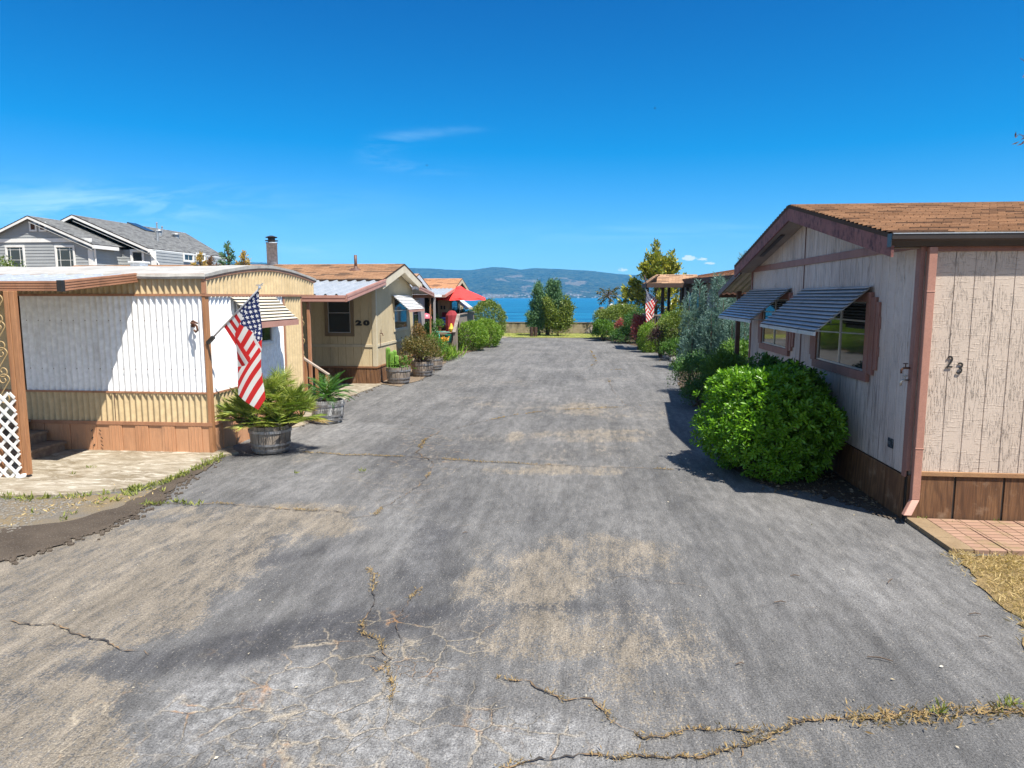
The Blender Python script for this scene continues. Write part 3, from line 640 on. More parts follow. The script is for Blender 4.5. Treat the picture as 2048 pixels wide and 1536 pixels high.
for i in range(110):
    a = rnd.uniform(-.22, .17); y = 3000; x = a * y; s = rnd.uniform(2.5, 5.5)
    j = int(np.argmin((Xh - x)**2 + (Yh - 3080)**2)); yy = float(shore[j]) + rnd.uniform(0, 120)
    i2 = int(np.argmin((Xh - a*yy)**2 + (Yh - yy)**2)); z = float(Zh[i2]); x = a*yy
    tb.box(x - s, x + s, yy - 5, yy + 5, z - 2, z + rnd.uniform(2, 4))
tag(tb.build('far_shore_town', surf('white_building', (.42, .41, .40), (.25, .23, .21), .8, nscale=.02)), 'tiny pale buildings dotted along the far shore', 'buildings', kind='stuff')
def puff(name, u, v, dist, wpx, hpx, seed, n=9):
    r_ = random.Random(seed); d = dirpx(u, v); c = Vector((0, 0, EYE)) + d * (dist / d.y); mb = MB(); k = dist / FPX
    bm = bmesh.new()
    for i in range(n):
        q = (i + .5) / n * 2 - 1; rr = hpx * k * (1 - q*q*.75) * r_.uniform(.45, .8)
        bmesh.ops.create_icosphere(bm, subdivisions=3, radius=rr, matrix=Matrix.Translation((c.x + q*wpx*k*.8, c.y + r_.uniform(-1, 1)*wpx*k*.3, c.z + rr*.55 + r_.uniform(-.1, .25)*hpx*k)) @ Matrix.Diagonal((1.3, 1, .8, 1)))
    for vv in bm.verts:
        p = vv.co / (hpx * k); s = hpx * k * .16
        vv.co += Vector((math.sin(p.y*5 + p.z*7), math.sin(p.x*6 + p.z*5), math.sin(p.x*7 + p.y*4))) * s
    me = bpy.data.meshes.new(name); bm.to_mesh(me); bm.free(); me.materials.append(M['cloud'])
    me.polygons.foreach_set('use_smooth', [True]*len(me.polygons))
    o = bpy.data.objects.new(name, me); COL.objects.link(o); structure(o)
def m_cloud():
    n = NT('cloud_white'); return n.fin((.93, .93, .95), 1.0, spec=0)
M['cloud'] = m_cloud()
#puff('cloud', 1378, 520, 14000, 13, 7, 3); puff('cloud', 1408, 520, 14500, 8, 3.2, 4, 6); puff('cloud', 1418, 529, 14500, 9, 3.2, 5, 6); puff('cloud', 1246, 543, 14000, 13, 6, 6, 8); puff('cloud', 1431, 527, 14600, 7, 2, 8, 5)

def haze():
    o = MB().box(-7100, 7100, -300, 5560, -7.2, float(Zh.max()) + 6).build('haze', bpy.data.materials.new('haze_air')); o['kind'] = 'stuff'
    m = o.data.materials[0]; m.use_nodes = True; N = m.node_tree.nodes; N.remove(N['Principled BSDF'])
    pvn = N.new('ShaderNodeVolumePrincipled'); pvn.inputs['Color'].default_value = (.13, .56, 1.0, 1); pvn.inputs['Density'].default_value = HAZE; pvn.inputs['Anisotropy'].default_value = 0.0
    m.node_tree.links.new(pvn.outputs[0], N['Material Output'].inputs['Volume'])
HAZE = 1.1e-4
haze()

# ------------------------------------------------------------------ house helpers
def corr(mb, p0, d, length, z0, z1, nrm, pitch=.1, amp=.014, per=8, mi=0):   # corrugated upright sheet; z1 may be a function of the run
    d = Vector(d); nrm = Vector(nrm); p0 = Vector(p0); n = int(length / pitch * per); vs = []; fs = []
    for i in range(n + 1):
        s = length * i / n; ph = 2*math.pi*s/pitch; w = amp * math.copysign(abs(math.sin(ph)) ** .7, math.sin(ph))
        p = p0 + d*s + nrm*w; zt = z1(s) if callable(z1) else z1; zb = z0(s) if callable(z0) else z0
        vs += [(p.x, p.y, zb), (p.x, p.y, zt)]
    for i in range(n): fs.append((2*i, 2*i+2, 2*i+3, 2*i+1))
    mb.add(vs, fs, mi)
def siding(mb, p0, d, length, z0, z1, nrm, groove=.203, gw=.012, gd=.011, phase=.1, mi=0):  # grooved plywood siding
    d = Vector(d); nrm = Vector(nrm); p0 = Vector(p0); S = [(0, 0)]
    x = phase
    while x + gw < length:
        S += [(x, 0), (x + .003, -gd), (x + gw - .003, -gd), (x + gw, 0)]; x += groove
    S.append((length, 0))
    if callable(z1):                                       # keep breaks of the roofline sharp
        T = []
        for a, b in zip(S, S[1:]):
            T.append(a)
            m = int((b[0] - a[0]) / .05)
            for k in range(1, m): T.append((a[0] + (b[0]-a[0])*k/m, a[1] + (b[1]-a[1])*k/m))
        T.append(S[-1]); S = T
    vs = []; fs = []
    for s, w in S:
        p = p0 + d*s + nrm*w; vs += [(p.x, p.y, z0), (p.x, p.y, z1(s) if callable(z1) else z1)]
    for i in range(len(S) - 1): fs.append((2*i, 2*i+2, 2*i+3, 2*i+1))
    mb.add(vs, fs, mi)
def roof_slope(mb, a, b, c, d, row=.14, step=.012, thick=.05, mi=0):
    # a-b eave, d-c ridge (a below d). Shingle courses are real steps; uv in metres
    a, b, c, d = map(Vector, (a, b, c, d)); L = (d - a).length; n = max(2, int(round(L / row))); nrm = (b - a).cross(d - a).normalized()
    if nrm.z < 0: nrm = -nrm
    ul = (b - a).length
    flip = (b - a).cross(d - a).z < 0
    for i in range(n):
        t0, t1 = i / n, (i + 1) / n
        p0 = a.lerp(d, t0) + nrm*step; p1 = b.lerp(c, t0) + nrm*step; p2 = b.lerp(c, t1); p3 = a.lerp(d, t1)
        q0 = a.lerp(d, t0); q1 = b.lerp(c, t0)
        v0, v1 = i*row + .004, i*row + row - .004
        u1 = (p1 - p0).length
        off = (p0 - a).dot((b - a).normalized())
        f = [(0, 1, 2, 3)] if not flip else [(3, 2, 1, 0)]
        uv = [[(off, v0), (off+u1, v0), (off+u1, v1), (off, v1)]]
        mb.add([p0, p1, p2, p3], f, mi, uv if not flip else [uv[0][::-1]])
        mb.add([q0, q1, p1, p0], [(0, 1, 2, 3)] if not flip else [(3, 2, 1, 0)], mi, [[(off, v0), (off+u1, v0), (off+u1, v0), (off, v0)]])
    lo = nrm * -thick
    mb.add([a, b, c, d, a+lo, b+lo, c+lo, d+lo], [(4, 5, 1, 0), (5, 6, 2, 1), (7, 4, 0, 3), (7, 6, 5, 4)], mi, None)
def frame_rect(mb, p0, d, w, z0, z1, nrm, t=.09, out=.03, mi=0):   # four mitre-free boards round an opening
    d = Vector(d); nrm = Vector(nrm); p0 = Vector(p0)
    def slab(s0, s1, za, zb, o=out):
        c = p0 + d*((s0+s1)/2) + nrm*(o/2); c.z = (za+zb)/2
        mb.obox(c, d*((s1-s0)/2), nrm*(o/2), Vector((0, 0, (zb-za)/2)), mi)
    slab(0, t, z0 + t, z1 - t); slab(w - t, w, z0 + t, z1 - t); slab(0, w, z0, z0 + t, out + .004); slab(0, w, z1 - t, z1, out + .004)
def pane(p0, d, w, z0, z1, nrm, off, mat, parent, name='pane'):
    d = Vector(d); nrm = Vector(nrm); p0 = Vector(p0) + nrm*off
    c = p0 + d*(w/2); c.z = (z0+z1)/2
    return MB().obox(c, d*(w/2), nrm*.004, Vector((0, 0, (z1-z0)/2))).build(name, mat, parent)
def window(parent, p0, d, w, z0, z1, nrm, mframe, mglass, t=.09, mull=None, msash=None, out=.035, name='window'):
    f = MB(); frame_rect(f, p0, d, w, z0, z1, nrm, t, out)
    o = f.build(name, mframe, parent, bevel=.004)
    pane(Vector(p0) + Vector(d)*t, d, w - 2*t, z0 + t, z1 - t, nrm, .008, mglass, o)
    s = MB(); frame_rect(s, Vector(p0) + Vector(d)*(t+.001), d, w - 2*t - .002, z0 + t + .001, z1 - t - .001, Vector(nrm), .022, .024)
    if mull:
        for (kind, q) in mull:
            if kind == 'v':
                c = Vector(p0) + Vector(d)*(t + (w-2*t)*q) + Vector(nrm)*.014; c.z = (z0+z1)/2
                s.obox(c, Vector(d)*.012, Vector(nrm)*.013, Vector((0, 0, (z1-z0)/2 - t - .025)))
            else:
                c = Vector(p0) + Vector(d)*(w/2) + Vector(nrm)*.013; c.z = z0 + t + (z1-z0-2*t)*q
                s.obox(c, Vector(d)*(w/2 - t - .025), Vector(nrm)*.0115, Vector((0, 0, .011)))
    s.build('sash', msash or M['silver'], o)
    return o
def awning(parent, p0, d, w, ztop, nrm, proj, drop, mat, n=11, fascia=None, fh=.06, name='window_awning'):
    # stepped slats: each slat overlaps the one below like a clapboard, on two side arms
    d = Vector(d); nrm = Vector(nrm); p0 = Vector(p0); mb = MB()
    dn = Vector((0, 0, -1)); sl = (nrm*proj + dn*drop); stp = sl / n; sn = sl.normalized(); up = d.cross(sn).normalized()
    if up.z < 0: up = -up
    top = p0.copy(); top.z = ztop
    for i in range(n):
        a = top + stp*i; b = top + stp*(i + 1.0)
        a2 = a - up*.004; b2 = b + up*.026 - sn*.004
        e = (b2 - a2); c = (a2 + b2)/2 + d*(w/2); u2 = d.cross(e.normalized()); u2 = u2 if u2.z > 0 else -u2
        mb.obox(c, d*(w/2), e/2, u2*.003)
        mb.obox(b2 + d*(w/2) - u2*.0125 - e.normalized()*.006, d*(w/2 - .004), e.normalized()*.003, u2*.0125, 1)  # dark riser strip painted as the shadow in the gap below each slat
    o = mb.build(name, [mat, M['slat_shade']], parent)
    for s in (.06, w - .06):
        arm = MB(); arm.bar(top + d*s + sn*.03 - up*.012, top + d*s + sl - up*.012, .02, .018)
        q = top + d*s; q2 = Vector((q.x, q.y, ztop - drop*1.05)); arm.bar(q2 + nrm*.02, top + d*s + sl*.96 - up*.02, .014, .014)
        arm.build('awning_arm', M['galv'], o)
    if fascia:
        c = top + sl + d*(w/2) + nrm*.012; c.z = ztop - drop - fh*.5
        MB().obox(c, d*(w/2 + .01), nrm*.012, Vector((0, 0, fh*.5))).build('awning_fascia', fascia, o)
    return o
M['slat_shade'] = surf('painted_slat_gap_shade', (.035, .045, .06), (.025, .03, .04), .6)
M['roof_white'] = surf('white_pan_roof', (.34, .37, .40), (.28, .31, .34), .4, .1, 2, bump=.001, bscale=12, dirt=(.3, .3, .3))
def panroof(mb, x0, x1, y0, z0, y1, z1, pitch=.2, amp=.022, t=.004, mi=0):    # ribbed sheet roof, ribs run from (y0,z0) to (y1,z1)
    n = int((x1 - x0) / pitch); prof = []
    for i in range(n):
        b = x0 + (x1 - x0) * i / n; w = (x1 - x0) / n
        prof += [(b, 0), (b + w*.10, amp), (b + w*.24, amp), (b + w*.34, 0)]
    prof.append((x1, 0)); vs = []; fs = []
    for x, h in prof: vs += [(x, y0, z0 + h), (x, y1, z1 + h)]
    for i in range(len(prof) - 1):
        q = (2*i, 2*i+2, 2*i+3, 2*i+1); fs.append(q if y1 > y0 else q[::-1])
    b = len(vs)
    mb.add(vs, fs, mi)
def ribbed_beam(mb, p, q, h, out, nr=4, mi=0):               # fascia with horizontal flutes; out = outward direction
    p = Vector(p); q = Vector(q); out = Vector(out); d = (q - p); upv = Vector((0, 0, 1))
    mb.obox((p+q)/2, d/2, out*.014, upv*h/2, mi)
    for i in range(nr):
        z = -h/2 + h*(i + .5)/nr; c = (p+q)/2 + out*.020 + upv*z
        mb.obox(c, d/2, out*.010, upv*h/nr*.33, mi)
def scroll(mb, c, ax, size, r=.006):                         # S-shaped wrought scroll in the plane of ax and up
    ax = Vector(ax); pts = []
    for sgn in (1, -1):
        seg = []
        for i in range(26):
            t = i / 25; a = t * 2.0 * math.pi * 1.15; rr = size * .25 * (1 - t*.78)
            seg.append(Vector(c) + ax * sgn * (math.cos(a) * rr * 1.0 - size*.0) + Vector((0, 0, sgn * (size*.34 + math.sin(a) * rr))))
        pts = seg[::-1] if sgn == 1 else pts + seg
    mb.tube(pts, r, 6)
def textobj(name, s, loc, rotz, size, mat, parent, sx=1.0, off=0.0, ext=.006, shear=0.0):
    cu = bpy.data.curves.new(name, 'FONT'); cu.body = s; cu.size = size; cu.extrude = ext; cu.offset = off; cu.shear = shear
    cu.materials.append(mat); tmp = bpy.data.objects.new('tmp_text', cu); COL.objects.link(tmp)
    bpy.context.view_layer.update(); me = bpy.data.meshes.new_from_object(tmp.evaluated_get(bpy.context.evaluated_depsgraph_get())); bpy.data.objects.remove(tmp); bpy.data.curves.remove(cu)
    o = bpy.data.objects.new(name, me); COL.objects.link(o)
    if not me.materials: me.materials.append(mat)
    o.parent = parent; o.location = Vector(loc) - ORG[root_of(parent).name]; o.rotation_euler = (math.pi/2, 0, rotz); o.scale = (sx, 1, 1); return o

# ------------------------------------------------------------------ mobile home 23 (right foreground)
X23, Y23, YB = 3.64, 8.05, 15.65
h23 = thing('mobile_home', 'taupe mobile home numbered 23 with brown shingle gable roof and slatted window awnings', 'mobile home', (X23, Y23, 0), group='mobile homes along the street')
YM = (Y23 + YB)/2
def zg(y): return 3.10 + (3.86 - 3.10) * (1 - abs(y - YM) / (YM - Y23))
w = MB(); siding(w, (X23, Y23, 0), (1, 0, 0), 13, .57, 3.06, (0, -1, 0), .203, .011, .0065, phase=.14); w.build('front_wall', M['t111'], h23)
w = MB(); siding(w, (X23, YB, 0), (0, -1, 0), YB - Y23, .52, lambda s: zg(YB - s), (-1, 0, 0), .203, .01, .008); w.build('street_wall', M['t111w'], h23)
MB().box(X23 + .03, X23 + 13, Y23 + .03, YB, .05, 3.0).build('core_wall', M['t111'], h23)
# skirting
sk = MB(); x = X23
for i in range(24):
    sk.box(x + .012, x + .50, Y23 - .015, Y23 + .02, -.02, .52); x += .512
y = Y23
for i in range(15):
    sk.box(X23 - .012, X23 + .02, y + (.03 if i == 0 else .006), y + .50, -.02, .505); y += .506
ob = sk.build('skirting', M['skirtwood'], h23, bevel=.003)
MB().box(X23 - .0, X23 + 12.9, Y23 - .004, Y23 + .015, -.02, .5).box(X23 - .003, X23 + .012, Y23 + .02, YB, -.02, .5).build('skirting_backing', M['black'], h23)
rl = MB().box(X23 + .10, X23 + 13, Y23 - .035, Y23 - .002, .522, .572).build('skirting_rail', surf('light_brown_rail', (.33, .19, .095), (.26, .14, .07), .65, bump=.002, bscale=50), h23, bevel=.004)
# corner boards, gable trim, battens
tr = MB().box(X23 - .022, X23 - .001, Y23 - .001, Y23 + .085, .5, 3.05).box(X23 - .022, X23 + .025, Y23 - .022, Y23 - .001, .575, 3.05).box(X23 - .022, X23 - .001, YB - .09, YB, .5, 3.06)
tr.box(X23 - .03, X23 - .001, Y23 + .09, YB - .095, 3.02, 3.125)
tr.box(X23, X23 + 13, Y23 - .02, Y23 - .001, 2.985, 3.06)
tr.build('corner_trim', M['pinktrim'], h23, bevel=.004)
bt = MB().box(X23 - .012, X23 - .001, YM + .22, YM + .25, .52, 3.018).box(X23 - .012, X23 - .001, YM + .22, YM + .25, 3.13, 3.8)
bt.build('wall_batten', surf('batten_paint', (.20, .12, .10), (.15, .09, .075), .7), h23)
# roof
rf = MB(); XR0, XR1 = 3.27, 16.6; ye0, ye1 = Y23 - .10, YB + .10; zr, ze = 3.96, 3.17
roof_slope(rf, (XR0, ye0, ze), (XR1, ye0, ze), (XR1, YM, zr), (XR0, YM, zr), row=.135, step=.022)
roof_slope(rf, (XR1, ye1, ze), (XR0, ye1, ze), (XR0, YM, zr), (XR1, YM, zr), row=.135, step=.022)
roof23 = rf.build('roof', M['sh_brown'], h23)
def m_fascia():
    n = NT('mildewed_rose_fascia')
    col = n.mix(n.mr(n.noise(3, None, 5), .35, .65), (.26, .115, .10), (.20, .085, .078))
    k = n.math('MULTIPLY', n.mr(n.noise(17, n.map((1, 1, .6)), 8, .75), .47, .60), n.mr(n.noise(2.2, None, 4), .36, .52))
    col = n.mix(n.math('MULTIPLY', k, .85), col, (.045, .026, .030))
    return n.fin(col, .75, n.bump(n.noise(50, None, 4), .003), spec=.25)
M['fascia'] = m_fascia()
fs = MB()
def rake(mb, x, ya, za, yb, zb, h, t=.03):                    # rake board in the plane x, hanging h below its top edge
    mb.prism([(x, ya, za), (x, yb, zb), (x, yb, zb - h), (x, ya, za - h)], (t, 0, 0))
rake(fs, XR0 + .004, ye0 - .0, ze - .045, YM - .002, zr - .045, .20); rake(fs, XR0 + .004, ye1, ze - .045, YM + .002, zr - .045, .20)
fs.build('rake_board', M['fascia'], h23)
sf = MB()
for ya, za, yb, zb in ((Y23 + .0, ze - .14, YM, zr - .19), (YB, ze - .14, YM, zr - .19)):
    sf.prism([(XR0 + .036, ya, za), (XR0 + .036, yb, zb), (XR0 + .036, yb, zb - .015), (XR0 + .036, ya, za - .015)], (X23 - XR0 - .04, 0, 0))
sf.build('soffit', surf('grey_brown_soffit', (.30, .245, .205), (.24, .19, .16), .8, 0, 3, (1, 1, 1), dirt=(.12, .09, .08)), h23)
MB().prism([(XR0 + .14, YM + .9, zr - .395), (XR0 + .14, YM + 2.3, zr - .675), (XR0 + .14, YM + 2.3, zr - .685), (XR0 + .14, YM + .9, zr - .405)], (.07, 0, 0)).build('soffit_vent', M['black'], h23)
gt = MB()
P = [(0, 0), (-.02, -.06), (-.085, -.075), (-.095, -.03), (-.115, -.012), (-.115, .06), (-.105, .062), (-.105, .0)]
P = [(0, -.075), (-.075, -.075), (-.095, -.02), (-.118, .0), (-.118, .06), (-.106, .06), (-.104, .005), (0, .0)]
gt.prism([(XR0 - .005, Y23 - .022 + a, 3.11 + b) for a, b in P], (13.2, 0, 0))
gt.box(XR0 - .008, XR0 - .003, Y23 - .13, Y23 - .02, 3.03, 3.17)
gt.build('gutter', M['gutter'], h23)
MB().box(XR0, XR1, Y23 - .146, Y23 - .1405, 3.163, 3.173).build('gutter_lip', M['silver'], h23)
dsp = MB(); dx = X23 + .035
dsp.box(dx, dx + .085, Y23 - .085, Y23 - .022, .26, 3.03)
dsp.box(dx - .004, dx + .089, Y23 - .089, Y23 - .022, .83, .85); dsp.box(dx - .004, dx + .089, Y23 - .089, Y23 - .022, 2.55, 2.565)
dsp.prism([(dx, Y23 - .085, .26), (dx + .085, Y23 - .085, .26), (dx + .085, Y23 - .022, .26), (dx, Y23 - .022, .26)], (-.12, -.10, -.15))
dsp.build('downspout', surf('rose_downspout', (.40, .205, .155), (.34, .17, .13), .5, dirt=(.24, .13, .105)), h23, bevel=.006)
# windows, shutter boards, awnings
for (ya, yb, za, zb) in ((9.22, 11.32, 1.43, 2.56), (12.66, 14.64, 1.47, 2.58)):
    o = window(h23, (X23 - .001, yb, 0), (0, -1, 0), yb - ya, za, zb, (-1, 0, 0), M['pinktrim'], M['glass'], t=.12, mull=[('v', .5), ('h', .72)], out=.05)
    for sg, ye in ((1, yb), (-1, ya)):
        b = MB()
        b.box(X23 - .04, X23 - .002, min(ye, ye + sg*.13) + .003, max(ye, ye + sg*.13), za + .10, zb - .06)
        b.box(X23 - .03, X23 - .002, min(ye + sg*.133, ye + sg*.22), max(ye + sg*.133, ye + sg*.22), za + .17, zb - .12)
        b.box(X23 - .02, X23 - .002, min(ye + sg*.223, ye + sg*.245), max(ye + sg*.223, ye + sg*.245), za + .34, za + .46)
        b.box(X23 - .02, X23 - .002, min(ye + sg*.223, ye + sg*.245), max(ye + sg*.223, ye + sg*.245), zb - .45, zb - .30)
        b.build('shutter', M['pinktrim'], h23, bevel=.004)
M['slat'] = surf('blue_grey_aluminium_slat', (.50, .56, .62), (.40, .46, .52), .38, .45, 2.5, dirt=(.10, .11, .13), dscale=6, dlo=.56, dhi=.7)
awning(h23, (X23 - .02, 11.96, 0), (0, -1, 0), 2.70, 2.64, (-1, 0, 0), .66, .58, M['slat'], 12, M['slat'], .05)
awning(h23, (X23 - .02, 15.55, 0), (0, -1, 0), 2.85, 2.66, (-1, 0, 0), .66, .56, M['slat'], 12, M['slat'], .05)
textobj('house_number', '2', (3.955, Y23 - .012, 1.735), 0, .185, M['black'], h23, .85, .001, .003, .12)
textobj('house_number', '3', (4.065, Y23 - .012, 1.668), 0, .18, M['black'], h23, .85, .001, .003, .12)
for (z, mt) in ((1.72, M['rust']), (1.585, M['brass'])):
    f = MB(); f.tube([(X23 - .02, Y23 + .05, z), (X23 - .09, Y23 + .05, z), (X23 - .11, Y23 + .05, z - .02), (X23 - .11, Y23 + .05, z - .06)], .012, 8)
    f.tube([(X23 - .07, Y23 + .05, z), (X23 - .07, Y23 + .05, z + .045)], .006, 6); f.lathe([(.0, 0), (.026, .0), (.026, .008), (0, .008)], (X23 - .07, Y23 + .05, z + .045), 10)
    f.build('faucet', mt, h23, smooth=True)
MB().box(X23 - .01, X23 - .001, 8.42, 8.56, .74, .85).build('meter_plate', surf('blue_black_plate', (.025, .03, .045), (.12, .13, .15), .4, nscale=25, lo=.55, hi=.6), h23)
# rear lean-to cover
pc = MB(); xs0, xs1 = 3.42, 9.0
n = 40; vs = []; fs_ = []
for i in range(n*6 + 1):
    x = xs0 + (xs1 - xs0)*i/(n*6); h = .018*math.sin(2*math.pi*i/6)
    vs += [(x, YB + .0, 3.08 + h), (x, 18.0, 2.60 + h)]
for i in range(n*6): fs_.append((2*i, 2*i+2, 2*i+3, 2*i+1))
lean = pc.add(vs, fs_).build('carport_roof', surf('tan_grey_sheet_roof', (.46, .42, .35), (.36, .32, .27), .5), h23, smooth=True)
MB().bar((xs0 - .02, YB + .02, 3.06), (xs0 - .02, 18.02, 2.58), .035, .13).bar((xs0 - .02, 18.03, 2.55), (xs1, 18.03, 2.55), .035, .13).build('carport_fascia', M['dark_trim'], lean)
for px, py, r in ((3.73, 17.3, .05), (4.15, 17.6, .03)):
    MB().box(px - r, px + r, py - r, py + r, 0, 2.64).build('carport_post', M['dark_trim'], lean, bevel=.005)

# ------------------------------------------------------------------ corrugated trailer (left foreground)
XT, YT, YTB, YTW = -5.85, 10.45, 14.93, 14.2
tr_ = thing('mobile_home', 'tan and white corrugated mobile home with rounded white roof and ribbed metal patio cover', 'mobile home', (XT, YT, 0), group='mobile homes along the street')
XL = -15.0
w = MB()
corr(w, (-8.96, YT, 0), (1, 0, 0), XT + 8.96 - .02, 1.0, 2.53, (0, -1, 0), .1, .0175)
corr(w, (XT, YT + .12, 0), (0, 1, 0), 2.75, .98, 2.53, (1, 0, 0), .125, .02)
w.build('white_wall', M['white_metal'], tr_, smooth=True)
w = MB()
corr(w, (XL, YT, 0), (1, 0, 0), XT - XL - .01, .50, .985, (0, -1, 0), .1, .019)
corr(w, (XL, YT, 0), (1, 0, 0), XT - XL, 2.545, 2.83, (0, -1, 0), .1, .020)
corr(w, (XL, YT, 0), (1, 0, 0), -9.0 - XL, 1.0, 2.53, (0, -1, 0), .1, .013)
def ztr(s):
    y = s / (YTB - YT); return 2.80 + .20 * (1 - abs(2*y - 1.06) ** 1.7)
corr(w, (XT + .02, YT, 0), (0, 1, 0), YTB - YT, 2.545, ztr, (1, 0, 0), .125, .02)
corr(w, (XT, YT + 2.93, 0), (0, 1, 0), YTW - YT - 2.93, .5, 2.53, (1, 0, 0), .125, .02)
corr(w, (XT, YT + .12, 0), (0, 1, 0), 2.8, .50, .965, (1, 0, 0), .125, .018)
corr(w, (XT, YTW, 0), (-1, 0, 0), 9, .5, 2.55, (0, 1, 0), .1, .013); corr(w, (XT, YTB, 0), (-1, 0, 0), 9, 2.545, 2.83, (0, 1, 0), .1, .013)
w.build('tan_wall', M['tan_metal'], tr_, smooth=True)
MB().box(XL, XT - .03, YT + .03, YTW - .03, .3, 2.8).box(XL, XT - .03, YTW, YTB - .03, 2.55, 2.8).build('core_wall', M['dark_trim'], tr_)
t = MB()
t.box(XT - .03, XT + .022, YT - .024, YT + .09, 0.0, 2.52)                        # corner post
t.build('corner_post', M['post_wood'], tr_, bevel=.005)
t = MB()
t.box(XL, XT + .03, YT - .032, YT - .012, 2.515, 2.55).box(XT + .012, XT + .04, YT - .03, YTB + .01, 2.51, 2.55)
t.box(XL, XT - .03, YT - .026, YT - .01, .975, 1.005).box(XT + .010, XT + .028, YT + .1, YT + 2.9, .955, .985)
t.box(XL, XT + .03, YT - .03, YT - .008, .46, .515).box(XT + .008, XT + .03, YT + .1, YTW, .46, .51)
t.box(XL, XT + .035, YT - .036, YT - .010, 2.815, 2.86)
t.box(XT + .006, XT + .02, YT + 2.865, YT + 2.93, .51, 2.51).box(XT - .01, XT + .025, YTW - .03, YTW + .02, .1, 2.51)
t.box(XT - .02, XT + .035, YT - .036, YT + .02, 2.552, 2.815)
for i in range(24):                                                                # bowed trim over the end band
    s0 = (YTB - YT)*i/24; s1 = (YTB - YT)*(i+1)/24
    t.prism([(XT + .01, YT + s0, ztr(s0) - .02), (XT + .01, YT + s1, ztr(s1) - .02), (XT + .01, YT + s1, ztr(s1) + .03), (XT + .01, YT + s0, ztr(s0) + .03)], (.035, 0, 0))
t.build('wall_trim', M['brown_trim'], tr_)
rr = MB(); n = 30; prof = []
for i in range(n + 1):
    s = (YTB - YT + .10)*i/n - .05; prof.append((YT + s, ztr(min(max(s, 0), YTB - YT)) + .035))
prof = [(YT - .055, prof[0][1] - .035)] + prof + [(YTB + .05, prof[-1][1] - .035)]
top = [(y, z + .045) for y, z in prof[1:-1]]
XX = list(np.linspace(XL, XT + .06, 60)); vs = []; fs_ = []
loop = [(prof[0][0], prof[0][1])] + [(prof[0][0] - .012, prof[0][1] + .04)] + top + [(prof[-1][0] + .01, prof[-1][1] + .03), (prof[-1][0], prof[-1][1])]
k = len(loop); under = [(y, z - .05) for y, z in top[::-1]]
for i, x in enumerate(XX):
    for j, (y, z) in enumerate(loop): vs.append((x, y, z + (.006*math.sin(x*2.3 + j*.2) + .004*math.sin(x*7.1 + j)) * (1 if j > 0 else .3)))
for i in range(len(XX) - 1):
    for j in range(k - 1): fs_.append((i*k + j, (i+1)*k + j, (i+1)*k + j + 1, i*k + j + 1))
e = (len(XX) - 1)*k; nb_ = len(vs); vs += [(XX[-1], y, z) for y, z in under]; nt2 = len(under)
fs_ += [(e + 2 + j, e + 3 + j, nb_ + nt2 - 2 - j, nb_ + nt2 - 1 - j) for j in range(nt2 - 1)] + [(e, e + 1, e + 2, nb_ + nt2 - 1), (e + k - 1, nb_, e + k - 3, e + k - 2)]
troof = rr.add(vs, fs_).build('roof', M['white_roof'], tr_)
vq = atY(280, 528, 12.6)
rv = MB().box(vq.x - .10, vq.x + .10, 12.45, 12.7, 3.0, 3.13).box(vq.x - .125, vq.x + .125, 12.42, 12.73, 3.13, 3.16)
rv.build('roof_vent', M['white_metal'], troof, bevel=.01)
s = MB(); x = XL; i = 0
while x < XT - .05:
    wd = .225; o = .012 if i % 2 else 0.0
    s.box(x + .003, min(x + wd - .003, XT - .031), YT - .012 - o, YT + .02, -.02, .458)
    if i % 2:
        for q in (.05, .11, .17): s.box(x + q, x + q + .012, YT - .018 - o, YT - .012 - o, .0, .45)
    x += wd; i += 1
y = YT + .10; i = 0
while y < YTW - .1:
    o = .012 if i % 2 else 0.0; s.box(XT - .02, XT + .008 + o, y + .003, y + .222, -.02, .455); y += .225; i += 1
s.build('skirting', M['skirt'], tr_, bevel=.002)
screws = MB()
for zz in (2.13, 1.36):
    for i in range(16): screws.box(-8.85 + i*.2 - .006, -8.85 + i*.2 + .006, YT - .02, YT - .013, zz - .006, zz + .006)
screws.build('screw', M['dark_trim'], tr_)['kind'] = 'stuff'
sm_ = MB()
for xx in (-12.4, -9.6, -7.45): sm_.box(xx, xx + .004, YT - .0205, YT - .010, .515, .975)
sm_.build('panel_seam', M['dark_trim'], tr_)['kind'] = 'stuff'
lv_ = MB()
for (px_, pz_, a_) in ((-7.86, .36, .8), (-7.72, .36, -.8), (-7.86, .24, .8), (-7.70, .24, -.8), (-7.84, .12, .8), (-7.70, .12, -.8)): lv_.obox((px_, YT - .034, pz_), Vector((math.cos(a_), 0, math.sin(a_)))*.022, (0, .002, 0), Vector((-math.sin(a_), 0, math.cos(a_)))*.006)
lv_.build('skirting_vent', M['black'], tr_)['kind'] = 'stuff'
window(tr_, (XT + .016, YT + .95, 0), (0, 1, 0), 1.35, 1.62, 2.47, (1, 0, 0), M['white_trim'], M['glass'], t=.06, mull=[('v', .5)])
M['stripe_slat'] = surf('cream_aluminium_slat', (.66, .61, .50), (.55, .50, .40), .5, 0, 3, dirt=(.32, .26, .18), dscale=4)
awning(tr_, (XT + .02, YT + .78, 0), (0, 1, 0), 1.68, 2.50, (1, 0, 0), .44, .42, M['stripe_slat'], 8, M['pinkmetal'], .10)
